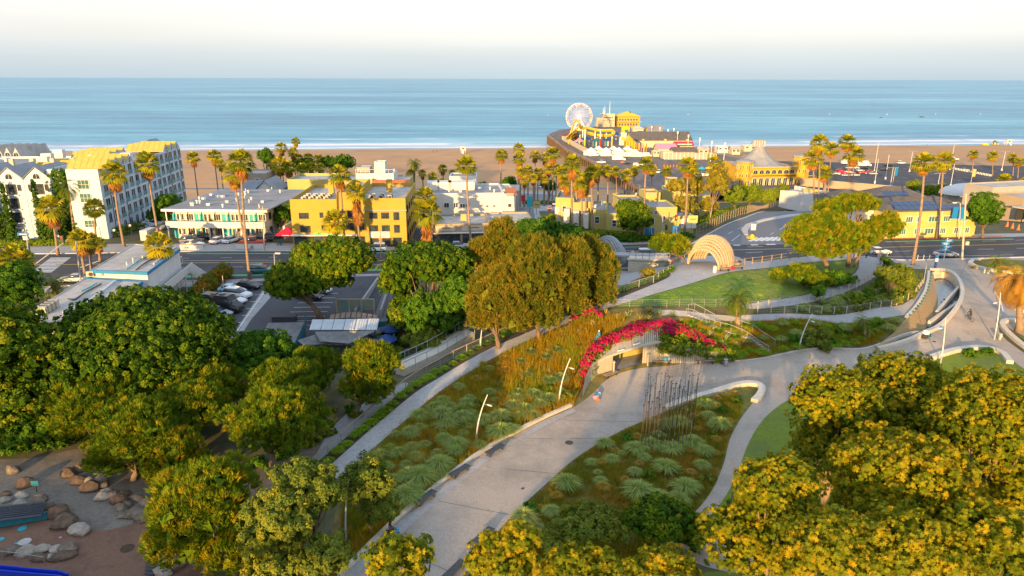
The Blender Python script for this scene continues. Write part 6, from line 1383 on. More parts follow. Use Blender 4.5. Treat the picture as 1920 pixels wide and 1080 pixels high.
for k in range(5): MB().box((0,0,1.6), (.14,.14,3.2)).build('post', M['white_metal'], r1, alongq(1+k*Lq/4.6, 1.6, 0), rzq)
sm2 = MB().box((0,0,0), (1.3,.34,.14)).mesh('step', M['cream'])
for k in range(12): link('step', sm2, r1, alongq(Lq*.8+1.2, 1.9+k*.3, 3.2-k*.27), rzq)
for s in (0,1.35): a_, b_ = Vector(alongq(Lq*.8+.55+s,1.8,4.2)), Vector(alongq(Lq*.8+.55+s,5.6,1.0)); MB().bar(a_, b_, .07, .8).build('stair_rail', M['white_metal'], r1)
M['duct'] = mat('pale_duct_metal', (.5,.55,.58), rough=.5)
def onroof(r, o, px, z, m, w_=.16):
    q = [onz(u, v, z)-o for u, v in px]; t = MB()
    for i in range(len(q)-1): t.bar(q[i], q[i+1], w_)
    t.build('roof_pipe', M[m], r)
onroof(r1,o1,[(237,505),(262,487),(285,477),(300,466)],ZR+.15,'turq',.12); onroof(r1,o1,[(255,506),(270,494),(292,482),(300,474)],ZR+.15,'dark_metal',.14); onroof(r1,o1,[(288,495),(310,477),(330,463)],ZR+.15,'duct',.2)
onroof(r2,o2,[(118,586),(150,578),(178,556),(198,541),(215,527)],ZR-.85,'duct',.28); onroof(r2,o2,[(128,560),(140,562),(158,549),(190,532)],ZR-.85,'dark_metal',.14); onroof(r2,o2,[(152,546),(165,540),(182,530)],ZR-.85,'turq',.12)
for k, (u, v) in enumerate(((170,519),(184,516),(196,518),(212,514),(224,517),(243,516))): p = onz(u, v, ZR-.9)-o2; ac_unit(r2, p.x, p.y, p.z, .2)
for k in range(4): p = onz(80+k*7, 588-k*4, ZR-.9)-o2; MB().box((0,0,.45), (1.1,1.1,.9)).box((0,0,.92), (1.15,1.15,.08)).build('roof_unit', M['cream'], r2, p, .3)
for k in range(8): p = onz(300-k*9+rng.uniform(-8,8), 470+k*4, ZR)-o1; MB().lathe((0,0,0), [(.1,0),(.1,.5),(.18,.55),(0,.6)], 6).build('roof_vent', M['white_metal'], r1, p)
def sheet(px, zs, m, name='roof_sheet', par=None, o=None, th=.06):
    q = [onz(u, v, z)-o for (u, v), z in zip(px, zs)]; mb = MB(); n = len(q); mb.add(q+[p-Vector((0,0,th)) for p in q], [tuple(range(n)), tuple(range(n, 2*n))[::-1]]+[(i, i+n, (i+1)%n+n, (i+1)%n) for i in range(n)]); return mb.build(name, M[m], par)
o0 = P(640,660); o0.z = -2.2; r = empty('bar', o0, 'courtyard bar with pale tin roof, grey shade sails and teal posts', 'building')
for k in range(6):
    u0, u1 = 586+k*21, 606+k*21; b0, b1 = 580+k*21.3, 600+k*21.3
    sheet([(u0,599-.3*k),(u1,599-.3*k),(b1,618),(b0,618)], (1.7,1.7,1.3,1.3), 'corr_w', par=r, o=o0)
    for j in range(4): t_ = j/4; sheet([(u0+3+j*4.5,598.6),(u0+4+j*4.5,598.6),(b0+4+j*4.5,618),(b0+3+j*4.5,618)], (1.76,1.76,1.36,1.36), 'white_metal', 'roof_rib', r, o0, .03)
def sail(px, zs, name='shade_sail'):
    q = [onz(u, v, z)-o0 for (u, v), z in zip(px, zs)]; n = 8; vs = []
    for i in range(n+1):
        for j in range(n+1):
            s, t_ = i/n, j/n; p = q[0].lerp(q[1], s).lerp(q[3].lerp(q[2], s), t_); p.z -= .8*math.sin(PI*s)*math.sin(PI*t_); vs.append(p)
    MB().add(vs, [(i*(n+1)+j, (i+1)*(n+1)+j, (i+1)*(n+1)+j+1, i*(n+1)+j+1) for i in range(n) for j in range(n)]).build(name, M['shade_cloth'], r, smooth=True)
sail([(590,622),(704,620),(655,644),(600,640)], (1.2,1.3,.2,.6)); sail([(557,638),(600,624),(640,642),(570,648)], (1.0,.9,.3,.4))
for u, v in ((575,628),(704,645),(556,662),(737,640),(728,622)): p = onz(u, v, -2.0)-o0; MB().box(p+Vector((0,0,1.5)), (.18,.18,3.2)).build('post', M['teal'], r)
for (a, b, z) in (((704,624),(742,622),-2),((737,655),(700,668),-2.2),((742,622),(738,655),-2)):
    A_, B_ = onz(*a, z)-o0, onz(*b, z)-o0; MB().prism([A_.to_2d(), B_.to_2d(), B_.to_2d()+Vector((.1,.1)), A_.to_2d()+Vector((.1,.1))], 0, 1.9).build('fence_panel', M['teal'], r)
for u, v in ((732,617),(724,636)): p = onz(u, v, -.2)-o0; MB().lathe(p, [(1.6,0),(.1,.7),(0,.7)], 8).lathe(p, [(.05,-2),(.05,.1)], 6).build('parasol', M['navy'], r)
MB().prism([onz(u, v, -1.9).to_2d()-o0.to_2d() for u, v in ((584,640),(700,640),(704,665),(560,665))], .0, .2).build('floor', M['wood_dark'], r)
for k in range(6): p = onz(600+k*18, 655, -1.9)-o0; MB().box(p+Vector((0,0,.7)), (1.2,.8,.08)).box(p+Vector((0,0,.35)), (.1,.1,.7)).build('table', M['dark_metal'], r)
for k in range(9): u = 620+k*10; sheet([(u,590-math.sin(k/8*PI)*5),(u+8,590-math.sin((k+.8)/8*PI)*5),(u+6,598-math.sin((k+.8)/8*PI)*3),(u-2,598-math.sin(k/8*PI)*3)], (1.3,)*4, 'wood', 'pergola_slat', r, o0)
A_, B_ = onz(632,588,-.9), onz(702,588,-.9); b = Bld('mural_fence', 'teal painted fence in a cream frame behind the bar', A_, B_, -1.0, 'fence')
for k in range(3): b.part('panel', MB().prism([(k*b.L/3+.1,0),((k+1)*b.L/3-.1,0),((k+1)*b.L/3-.1,.08),(k*b.L/3+.1,.08)], .7, 2.3), 'mural' if 'mural' in M else M.setdefault('mural', mat('faded_teal_mural', (.10,.30,.32), (.32,.28,.20), .8, .8, coord='World')) and 'mural')
for k in range(4): b.part('post', MB().box((k*b.L/3,.04,1.2), (.16,.16,2.5)), 'cream')
b.part('top_rail', MB().box((b.L/2,.04,2.42), (b.L,.14,.14)), 'cream')
o0 = P(530,640); o0.z = -1.4; r = empty('shed', o0, 'low shed with rusty grey corrugated roof beside the bar', 'shed')
q = [onz(u, v, z) for (u, v), z in zip(((503,606),(571,604),(552,643),(487,641)), (1.4,1.5,1.2,1.1))]
MB().prism([(p.x-o0.x, p.y-o0.y) for p in q], 0, 2.5).build('wall', M['teal'], r)
n = 26;
for k in range(n): a_, b_ = q[0].lerp(q[1], k/n), q[0].lerp(q[1], (k+.62)/n); c_, d_ = q[3].lerp(q[2], (k+.62)/n), q[3].lerp(q[2], k/n); MB().add([a_-o0+Z1*.05, b_-o0+Z1*.05, c_-o0+Z1*.05, d_-o0+Z1*.05, a_-o0, b_-o0, c_-o0, d_-o0], [(0,1,2,3),(0,4,5,1),(2,6,7,3),(1,5,6,2),(3,7,4,0)]).build('roof_rib', M['corr'], r)
MB().add([p-o0 for p in q]+[p-o0-Z1*.08 for p in q], [(3,2,1,0),(4,5,6,7),(0,1,5,4),(2,3,7,6),(1,2,6,5),(3,0,4,7)]).build('roof', M['corr'], r)
p = P(534,602); r = empty('skip', p, 'dark covered skip behind the corrugated shed', 'skip'); MB().prism([(-1.7,-.6),(1.7,-.6),(1.7,.6),(-1.7,.6)], 0, .8).build('body', M['dark_metal'], r); MB().prism([(-1.8,-.7),(1.8,-.7),(1.8,.7),(-1.8,.7)], .8, [.85,.85,1.0,1.0]).build('lid', M['frame_d'], r)
for (a, b, hh, m_, lb) in (((668,598),(716,518),1.6,'greywall','grey boundary wall between the big tree and the rough yard'),((716,600),(738,520),1.8,'greywall','second yard wall beside the dark ficus'),((742,600),(752,540),2.2,'beige','low masonry wall behind the bar')):
    A_, B_ = P(*a), P(*b); bb = Bld('yard_wall', lb, A_, B_, min(A_.z,B_.z)-.2, 'wall'); bb.part('wall', MB().prism([(0,0),(bb.L,0),(bb.L,.22),(0,.22)], 0, hh), m_); bb.part('coping', MB().prism([(-.05,-.04),(bb.L+.05,-.04),(bb.L+.05,.26),(-.05,.26)], hh, hh+.08), 'walk')
slab('rough_yard', [(640,604),(668,598),(716,520),(734,520),(738,600),(712,640)], .03, 'asphalt_light', kind='structure')
rk = []
def rock(p, sx, sy, sz, m, label, rz=0):
    bm = bmesh.new(); bmesh.ops.create_icosphere(bm, subdivisions=2, radius=1); rg = random.Random(int(p.x*31+p.y*7))
    offs = [Vector((rg.uniform(-1,1), rg.uniform(-1,1), rg.uniform(-1,1))).normalized() for _ in range(7)]
    for v in bm.verts:
        for k, o in enumerate(offs):
            dd = v.co.dot(o)
            if dd > .72: v.co -= o*(dd-.72)*.95
        v.co *= 1+rg.uniform(-.04,.04); v.co.x *= sx; v.co.y *= sy; v.co.z *= sz
    me = bpy.data.meshes.new('boulder'); bm.to_mesh(me); bm.free(); me.materials.append(M[m])
    o = link('boulder', me, None, p+Vector((0,0,sz*.35)), rz); tag(o, label, 'boulder', 'boulders of the play area'); rk.append(o)
RK = [(26,885,.9,.6,.7,'rock','tan boulder at the far left edge of the play area'),(46,912,1.0,.7,.75,'rock2','dark mossy boulder behind the small blue sign'),(42,932,.7,.5,.5,'rock3','pale flat stone in front of the mossy boulder'),(12,928,.6,.4,.4,'rock2','dark low stone left of the pale flat stone'),
 (75,938,.8,.6,.55,'rock','mottled stone right of the timber deck stones'),(38,946,.7,.5,.45,'rock3','pale stone at the back edge of the timber deck'),(10,940,.6,.5,.45,'rock3','pale stone at the left back edge of the timber deck'),(92,952,.6,.5,.5,'rock','grey stone at the corner of the timber deck'),
 (110,965,1.1,.8,.9,'rock2','large dark boulder at the right end of the timber deck'),(120,985,1.2,.9,.9,'rock2','second large dark boulder below the deck corner'),(150,997,1.3,.8,.7,'rock3','broad pale boulder on the edge of the brown surface'),
 (130,892,1.0,.7,.7,'rock2','brown boulder topmost in the central row of rocks'),(148,905,1.0,.7,.6,'rock2','rust brown boulder second in the central row'),(150,882,.8,.6,.7,'rock2','grey brown boulder behind the topmost row rocks'),
 (168,918,1.0,.8,.8,'rock2','orange brown rounded boulder in the central row'),(172,905,.8,.6,.5,'rock3','pale flat boulder on top of the central row'),(190,903,.6,.5,.6,'rock3','pale upright stone at the top right of the central row'),(196,912,.6,.5,.45,'rock','green grey stone beside the upright pale stone'),
 (200,925,.6,.5,.5,'rock3','pale stone in the middle of the central row'),(192,935,.8,.6,.6,'rock3','pale leaning stone below the orange boulder'),(212,930,.7,.6,.5,'rock','brown stone right of the central pale stones'),(222,942,.9,.6,.7,'rock2','brown split boulder near the small waterfall'),
 (233,928,.6,.5,.45,'rock2','rounded brown stone above the split boulder'),(240,948,.5,.4,.5,'rock','grey stone right of the split boulder'),(258,938,.8,.5,.45,'rock','tan stone highest at the right end of the rocks'),(275,948,.8,.6,.6,'rock','grey rounded stone at the right end of the rocks'),
 (228,955,.8,.5,.5,'rock','brown sharp stone below the split boulder'),(252,965,1.1,.8,.6,'rock','large grey boulder at the lower right of the rocks'),(268,976,.8,.6,.55,'rock','grey boulder lowest at the right of the rocks'),(230,968,.6,.5,.4,'rock','flat tan stone lowest left of the large grey boulder'),
 (18,1036,.9,.6,.7,'rock','dark green boulder left in the lower rock group'),(50,1038,.9,.6,.7,'rock3','pale streaked boulder in the lower rock group'),(78,1033,.8,.5,.5,'rock3','pale boulder top of the lower rock group'),(104,1034,.7,.6,.5,'rock3','pale rounded boulder in the lower rock group'),
 (130,1032,1.0,.7,.6,'rock','grey boulder right in the lower rock group'),(118,1045,1.2,.6,.5,'rock2','low brown boulder front right of the lower rock group'),(75,1048,.9,.5,.45,'rock2','brown shaded boulder front of the lower rock group'),(94,1046,.4,.35,.35,'rock3','small round pale stone in front of the lower rock group'),
 (315,1045,.7,.8,.6,'rock3','pale stone beside the slatted deck under the pine'),(330,1062,.9,.7,.6,'rock','tan boulder under the low pine at the bottom'),(306,1076,.9,.6,.5,'rock3','pale boulder cut by the bottom edge')]
for u, v, sx, sy, sz, m_, lb in RK: rock(P(u, v), sx*.98, sy*.98, sz*.9, m_, lb, random.uniform(-.5,.5))
q = [P(*p) for p in ((-60,975),(88,950),(98,958),(88,966),(-60,990))]
o0 = P(20,960); r = empty('timber_deck', o0, 'grey timber platform among the rocks on the left', 'deck')
for k in range(7):
    a_, b_ = onz(-60, 958+k*4, -2.2), onz(86-k*1.2, 943+k*3.6, -2.2); MB().bar(a_-o0, b_-o0, .42, .08).build('plank', M['slat'], r)
a_, b_ = onz(-60,992,-2.6), onz(88,966,-2.6); MB().bar(a_-o0, b_-o0, .15, .7).build('side_board', M['teal'], r)
q = [(-60,1060),(0,1062),(60,1068),(110,1072),(128,1078)]
o0 = P(60,1075); r = empty('slide', o0, 'bright blue slide at the bottom left corner', 'slide');
for dv2, zz_ in ((0,.6),(9,.6)):
    t = MB(); qq = [onz(u, v+dv2+2, -2.6)-o0 for u, v in q]
    for a_, b_ in zip(qq, qq[1:]): t.bar(a_, b_, .1, .45)
    t.build('side', M['slide_blue'] if 'slide_blue' in M else M.setdefault('slide_blue', mat('blue_slide_plastic', (.01,.04,.45), rough=.35)), r)
t = MB(); qq = [onz(u, v+6, -2.75)-o0 for u, v in q]
for a_, b_ in zip(qq, qq[1:]): t.bar(a_, b_, .6, .1)
t.build('chute', M['slide_blue'], r)
fence('low_rail', 'low grey rail in front of the lower rock group', [(-20,1046),(32,1052),(85,1060)], 1.2, .8, 'metal', 'metal', (.78,), (), .05, .05)
p = P(69,922); r = empty('info_board', p, 'small dark blue board on a post beside the mossy boulder', 'sign'); MB().box((0,0,.9), (.7,.08,.5)).build('panel', M['teal'], r); MB().box((0,0,.4), (.07,.07,.9)).build('post', M['dark_metal'], r)
o0 = P(280,1075); r = empty('boardwalk', o0, 'short weathered slatted deck near the bottom pine', 'deck')
for k in range(9): a_, b_ = P(276+k*1.3-8, 1100-k*7), P(290+k*1.2-4, 1100-k*7); MB().bar(a_-o0+Z1*.2, b_-o0+Z1*.2, .25, .06).build('plank', M['slat'], r)
for k, (u, v, rr, m_) in enumerate(((42,991,.35,'turq'),(2,1011,.25,'turq'),(71,975,.12,'pink_c'),(113,1008,.12,'pink_c'),(31,1021,.3,'turq'),(46,1016,.5,'kerb'),(239,1028,.55,'soil'))):
    o = MB().lathe((0,0,.0), [(rr,0),(rr,.02),(0,.025)], 16).build('play_disc', M[m_], None, P(u, v)); o.location.z += .01; tag(o, ('round turquoise play disc with dark centre','turquoise disc at the far left edge','small pink disc near the timber deck','small pink disc below the broad pale boulder','turquoise patch above the lower rock group','long pale patch above the lower rock group','round cover on the brown play surface')[k], 'play disc')
CARS = {}
def loft(mb, st):
    """st: list of (x, half width bottom, z bottom, half width top, z top)"""
    b = []
    for x, wb, z0, wt, z1 in st: b += [(x,-wb*.94,z0),(x,-wb,z0+(z1-z0)*.25),(x,-wb,z0+(z1-z0)*.6),(x,-wt,z1),(x,wt,z1),(x,wb,z0+(z1-z0)*.6),(x,wb,z0+(z1-z0)*.25),(x,wb*.94,z0)]
    n = len(st); fs = [(i*8+k, i*8+(k+1)%8, i*8+8+(k+1)%8, i*8+8+k) for i in range(n-1) for k in range(8)]+[tuple(range(8))[::-1], tuple((n-1)*8+k for k in range(8))]
    return mb.add(b, fs)
def car_meshes(kind):
    if kind in CARS: return CARS[kind]
    L_, W, H_ = {'sedan':(4.7,1.82,1.42),'suv':(4.7,1.88,1.68),'van':(6.6,2.0,2.7),'pickup':(5.5,1.95,1.85),'truck':(8.0,2.4,3.2)}[kind]
    x0, x1 = -L_/2, L_/2; w = W/2; g = .28; b = MB(); c = MB(); rf = MB()
    if kind == 'sedan':
        loft(b, [(x0,w*.8,g+.15,w*.7,.72),(x0+.15,w*.95,g,w*.82,.86),(x0+1.0,w,g,w*.9,.9),(x1-1.35,w,g,w*.9,.9),(x1-.3,w*.93,g,w*.78,.74),(x1,w*.75,g+.12,w*.65,.6)])
        loft(c, [(x0+.65,w*.82,.86,w*.8,.9),(x0+1.25,w*.86,.86,w*.66,1.36),(x1-2.2,w*.86,.86,w*.66,1.38),(x1-1.35,w*.84,.86,w*.8,.9)]); rf.prism([(x0+1.2,-w*.64),(x1-2.2,-w*.64),(x1-2.2,w*.64),(x0+1.2,w*.64)], 1.37, 1.42)
    elif kind == 'suv':
        loft(b, [(x0,w*.85,g+.15,w*.8,.85),(x0+.15,w*.97,g,w*.86,1.0),(x1-1.3,w,g,w*.9,1.02),(x1-.25,w*.94,g,w*.8,.9),(x1,w*.8,g+.12,w*.7,.72)])
        loft(c, [(x0+.12,w*.86,.97,w*.84,1.02),(x0+.45,w*.88,.97,w*.72,1.6),(x1-2.1,w*.88,.97,w*.7,1.62),(x1-1.25,w*.85,.97,w*.82,1.02)]); rf.prism([(x0+.4,-w*.7),(x1-2.1,-w*.7),(x1-2.1,w*.7),(x0+.4,w*.7)], 1.61, 1.68)
        for s in (-1,1): rf.bar((x0+.6,s*w*.62,1.73),(x1-2.3,s*w*.62,1.73),.05)
    elif kind == 'van':
        loft(b, [(x0,w*.95,g,w*.88,2.5),(x1-1.7,w,g,w*.88,2.55),(x1-1.2,w,g,w*.86,1.6),(x1-.2,w*.94,g,w*.8,1.15),(x1,w*.8,g+.1,w*.7,.9)])
        loft(c, [(x1-2.4,w*.995,1.45,w*.9,2.2),(x1-1.72,w*.99,1.45,w*.88,2.25),(x1-1.1,w*.9,1.4,w*.84,1.62)]); rf.prism([(x0+.1,-w*.8),(x1-1.8,-w*.8),(x1-1.8,w*.8),(x0+.1,w*.8)], 2.53, 2.62); rf.box((x0+2,0,2.68), (.9,.7,.12)).box((x0+3.4,0,2.68), (.7,.6,.1))
    elif kind == 'pickup':
        loft(b, [(x0,w*.95,g+.1,w*.9,1.0),(x0+2.0,w,g,w*.9,1.02),(x1-1.5,w,g,w*.9,1.08),(x1-.2,w*.95,g,w*.82,1.0),(x1,w*.85,g+.1,w*.75,.85)])
        loft(c, [(x0+2.0,w*.88,1.0,w*.84,1.06),(x0+2.15,w*.88,1.0,w*.72,1.75),(x1-2.1,w*.88,1.0,w*.72,1.75),(x1-1.4,w*.86,1.04,w*.84,1.1)]); rf.prism([(x0+2.1,-w*.72),(x1-2.1,-w*.72),(x1-2.1,w*.72),(x0+2.1,w*.72)], 1.74, 1.83)
    else:
        loft(b, [(x1-2.1,w*.9,g+.2,w*.85,2.2),(x1-1.3,w*.9,g+.2,w*.85,2.2),(x1-.6,w*.9,g,w*.8,1.4),(x1,w*.85,g,w*.8,1.2)]); b.box((x0+2.9,0,1.95), (5.8,W,2.5)).box((x0+2.9,0,.6), (5.8,W*.6,.25)); loft(c, [(x1-1.8,w*.92,1.4,w*.86,2.0),(x1-1.28,w*.92,1.4,w*.86,2.05),(x1-.75,w*.86,1.3,w*.82,1.45)]); rf.prism([(x0+.1,-w*.98),(x0+5.7,-w*.98),(x0+5.7,w*.98),(x0+.1,w*.98)], 3.2, 3.26)
    r_ = .34 if kind not in ('van','truck') else .4; ty = MB().lathe((0,0,-.11), [(r_*.6,0),(r_,.02),(r_,.2),(r_*.6,.22)], 14); rm = MB().lathe((0,0,-.08), [(r_*.62,.0),(r_*.62,.17),(0,.2)], 10)
    CARS[kind] = dict(L=L_, w=w, r=r_, b=b, c=c.mesh('windows', M['glass'], True), rf=rf, ty=ty.mesh('wheel', M['tyre']), rm=rm.mesh('rim', M['rim']), z=.62 if kind in ('sedan',) else .8, body={})
    return CARS[kind]
def car(kind, col, p, rz, label, group=None, s=1.0):
    c = car_meshes(kind); r = empty('parked_car' if kind in ('sedan','suv') else {'van':'van','pickup':'pickup_truck','truck':'box_truck'}[kind], p, label, {'sedan':'car','suv':'car','van':'van','pickup':'pickup','truck':'truck'}[kind], group, rz)
    if col not in c['body']: c['body'][col] = (c['b'].mesh('body', M[col], False), c['rf'].mesh('roof_panel', M[col]))
    link('body', c['body'][col][0], r); link('windows', c['c'], r); link('roof_panel', c['body'][col][1], r)
    for sx in (c['L']*.31, -c['L']*.31):
        for sy in (-1,1): o = link('wheel', c['ty'], r, (sx, sy*(c['w']-.1), c['r'])); o.rotation_euler.x = -sy*PI/2*-1; link('rim', c['rm'], o)
    hl = MB().box((0,0,0), (.08,.36,.14)).mesh('headlight', M['lamp_w']) if 'hl' not in CARS else CARS['hl']; CARS['hl'] = hl
    tl = MB().box((0,0,0), (.08,.3,.2)).mesh('tail_light', M['lamp_red']) if 'tl' not in CARS else CARS['tl']; CARS['tl'] = tl
    for sy in (-1,1): link('headlight', hl, r, (c['L']/2-.06, sy*c['w']*.62, c['z']-.04)); link('tail_light', tl, r, (-c['L']/2+.03, sy*c['w']*.68, c['z']+.05))
    r.scale = (s,s,s); return r
RD = math.atan2(14, 131)
car('suv','car_teal',P(491,512),RD,'dark teal boxy car driving on the near lanes left'); car('suv','car_white',P(704,471),RD+PI,'white estate car at the kerb before the apartment block')
car('suv','car_white',P(1200,482),RD+PI,'white car driving beside the flat golden pine'); car('sedan','car_white',P(1647,476),RD-.05,'white car half hidden by the umbrella pine'); car('sedan','car_silver',P(1773,481),RD-.05,'silver car on the avenue by the blue direction signs')
car('sedan','car_silver',P(860,465),RD,'silver car parked before the low shop'); car('sedan','car_silver',P(139,528),RD+PI,'silver and blue car at the near motel corner'); car('sedan','car_white',P(668,471),RD+PI,'white car hidden behind the big tree top')
PA = math.atan2((P(440,528)-P(372,560)).y, (P(440,528)-P(372,560)).x); PK = -.28
for kd, cl_, u, v, lb in (('sedan','car_black',466,540,'black car at the top of the parked row'),('sedan','car_lblue',436,549,'pale blue white car second in the parked row'),('suv','car_white',446,558,'white car third in the parked row'),('sedan','car_white',436,568,'white car just above the black van'),('van','car_black',419,582,'long black van in the parked row'),('sedan','car_silver',408,592,'silver blue car just below the black van'),('sedan','car_white',405,602,'white car nearest the ficus dome'),('sedan','car_black',580,560,'dark car in the shade of the big spreading tree'),('sedan','car_white',596,548,'white car under the big spreading tree')):
    car(kd, cl_, P(u, v), PK, lb, 'cars in the small car park')
for kd, cl_, u, v, rz, lb in (('suv','car_black',374,449,.1,'black car farthest left in the motel forecourt'),('suv','car_grey',360,456,.1,'dark grey car in the motel forecourt left'),('sedan','car_white',362,462,0,'white car behind the low wall with the bicycle'),('sedan','car_white',411,455,PI/2-.3,'left of the two white cars before the motel'),('sedan','car_white',434,454,PI/2-.3,'right of the two white cars before the motel'),('pickup','car_red',474,459,PI,'red pickup before the motel'),('suv','car_black',492,453,0.2,'dark car behind the red pickup'),('suv','car_grey',507,447,.1,'dark purple grey car farthest right before the motel'),('sedan','car_black',766,440,PI/2,'dark car in the alley'),('suv','car_white',1017,352,0,'white car by the beach end of the middle street'),('suv','car_white',1030,345,0,'second white car near the beach bathhouse')): car(kd, cl_, P(u, v), rz, lb, 'cars before the buildings')
o = MB().box((0,0,.7), (1.9,1.1,1.4)).box((0,0,1.45), (2,1.2,.12)); p = P(770,424); r = empty('dumpster', p, 'blue dumpster in the alley', 'dumpster'); o.build('body', M['navy'], r)
for kd, cl_, u, v, rz, lb in (('pickup','car_white',1127,306,.1,'white pickup on the pier car park'),('truck','car_white',1160,301,.05,'white box truck with red stripe on the pier'),('truck','car_white',1138,294,.2,'white truck with orange stripe behind the pickup'),('van','car_white',1114,293,.5,'white van parked at the funfair wall'),('van','car_white',1190,288,.1,'white van right of the tents'),('pickup','car_white',1235,324,1.2,'white pickup behind the pier palms'),('van','car_white',1198,314,.3,'white van among the pier palms'),('sedan','car_black',1176,308,0,'dark car on the pier by the orange figures'),('van','car_white',1212,294,.2,'white van before the shelter hut')): car(kd, cl_, onz(u, v, DZ), rz, lb, 'vehicles on the pier')
bc = []
rg = random.Random(8)
for k, (u, v) in enumerate(((1584,318),(1590,322),(1597,319),(1604,322),(1612,319),(1618,323),(1603,328),(1585,328),(1609,314),(1620,315),(1633,321),(1637,325),(1593,314),(1580,323),(1574,319),(1567,325))): bc.append((u, car('sedan' if k%3 else 'suv', rg.choice(('car_red','car_black','car_white','car_silver','car_lblue','car_red')), P(u, v+2), rg.uniform(-.4,.4), '', 'cars in the beach car park', 1.05)))
ordl([r for _, r in sorted(bc, key=lambda q: q[0])], '{} car in the cluster on the beach car park')
for kd, cl_, u, v, lb in (('truck','car_white',1620,312,'left of two white box trucks in the beach car park'),('truck','car_white',1590,308,'white truck at the left end of the beach car park'),('suv','car_black',1666,312,'black car at the sand edge of the beach car park'),('suv','car_white',1689,307,'white car at the sand edge of the beach car park'),('sedan','car_black',1659,320,'lone dark car in the beach car park'),('sedan','car_silver',1809,320,'silver car beside the white barrier posts'),('suv','car_white',1790,300,'white car beyond the tall beach lamp')): car(kd, cl_, P(u, v), .1, lb, 'single cars in the beach car park', 1.1)
wp_ = []
for k in range(26):
    u = 1785+k*2.9; o = MB().box((0,0,.55), (.35,.3,1.2)).build('barrier_post', M['frame_w'], None, P(u, 317+k*.55)); o['category'] = 'barrier'; o['group'] = 'white barrier posts in the beach car park'; wp_.append(o)
ordl(wp_, '{} white barrier post in the beach car park')
cn = []
for k, (u, v) in enumerate(((1229,312),(1245,312),(1251,313),(1257,313),(1263,312.5),(1269,313),(1168,305),(1165,305),(1888,425),(1898,428),(1909,431))):
    p = onz(u, v, DZ) if v < 400 else P(u, v); o = MB().lathe((0,0,0), [(.5,0),(.45,.08),(.3,.1),(.08,1.3),(0,1.3)], 8).build('traffic_cone', M['orange'], None, p); o['category'] = 'traffic cone'; o['group'] = 'orange cones'; o['label'] = ordn(k)+(' orange cone from the left on the pier' if v < 400 else ' orange cone by the carport'); cn.append(o)
def person(p, label, joints, cloth='cloth_dark', rz=0, hair='hair', group=None, legs='cloth_dark', s=1.0):
    """joints: name -> position; body grown as one skinned surface"""
    J = dict(pelvis=(0,0,.95), chest=(0,0,1.3), neck=(0,0,1.48), head=(0,0,1.62), crown=(0,0,1.75), lsh=(-.19,0,1.42), lel=(-.24,0,1.15), lha=(-.24,.08,.9), rsh=(.19,0,1.42), rel=(.24,0,1.15), rha=(.24,.08,.9), lhip=(-.1,0,.9), lkn=(-.1,.02,.5), lan=(-.1,0,.08), lto=(-.1,.16,.04), rhip=(.1,0,.9), rkn=(.1,.02,.5), ran=(.1,0,.08), rto=(.1,.16,.04)); J.update(joints)
    R_ = dict(pelvis=.15, chest=.17, neck=.06, head=.1, crown=.075, lsh=.075, lel=.05, lha=.045, lhip=.1, lkn=.065, lan=.05, lto=.045); R_.update({'r'+k[1:]: v for k, v in R_.items() if k[0] == 'l'})
    E = [('pelvis','chest'),('chest','neck'),('neck','head'),('head','crown'),('chest','lsh'),('lsh','lel'),('lel','lha'),('chest','rsh'),('rsh','rel'),('rel','rha'),('pelvis','lhip'),('lhip','lkn'),('lkn','lan'),('lan','lto'),('pelvis','rhip'),('rhip','rkn'),('rkn','ran'),('ran','rto')]
    K = list(J); me = bpy.data.meshes.new('body'); me.from_pydata([J[k] for k in K], [(K.index(a), K.index(b)) for a, b in E], []); me.materials.append(M[cloth])
    r = empty('person', p, label, 'person', group, rz); o = link('body', me, r); sk = o.modifiers.new('skin', 'SKIN')
    for i, k in enumerate(K): me.skin_vertices[0].data[i].radius = (R_[k], R_[k]); me.skin_vertices[0].data[i].use_root = (k == 'pelvis')
    sb = o.modifiers.new('sub', 'SUBSURF'); sb.levels = sb.render_levels = 1
    hd = Vector(J['head'])
    MB().lathe((hd.x,hd.y,hd.z-.12), [(0,0),(.07,.02),(.1,.12),(.09,.2),(0,.26)], 10).build('head', M['skin'], r, smooth=True)
    MB().lathe((hd.x,hd.y-.02,hd.z+.0), [(.108,0),(.11,.08),(.07,.15),(0,.17)], 10).build('hair', M[hair], r, smooth=True)
    for k in ('lha','rha'):
        q = Vector(J[k]); m = MB().box(q, (.07,.04,.09))
        for f in range(4): m.bar(q+Vector((-.03+f*.02,.0,-.04)), q+Vector((-.03+f*.02,.03,-.1-.01*(f in (1,2)))), .015)
        m.bar(q+Vector((.035,0,0)), q+Vector((.06,.02,-.05)), .018); m.build('hand', M['skin'], r)
    r.scale = (s,)*3; return r
p = P(1817,601); r = empty('bicycle', p, 'dark bicycle ridden on the right plaza', 'bicycle', rz=.15)
def wheel_(y, rr=.34):
    o = MB().tube([(0, rr*math.cos(a), rr*math.sin(a)) for a in [2*PI*k/18 for k in range(19)]], .025, 6, False).build('wheel', M['tyre'], r, (0,y,rr)); s = MB()
    for k in range(8): s.bar((0,0,0), (0, rr*math.cos(k*PI/4), rr*math.sin(k*PI/4)), .008)
    s.build('spokes', M['rim'], o)
wheel_(-.52); wheel_(.52)
MB().bar((0,-.52,.34),(0,-.15,.85),.035).bar((0,-.15,.85),(0,.4,.82),.04).bar((0,.4,.9),(0,.52,.34),.04).bar((0,-.15,.85),(0,0,.32),.04).bar((0,0,.32),(0,.4,.8),.04).bar((0,-.52,.34),(0,0,.32),.03).build('frame', M['dark_metal'], r)
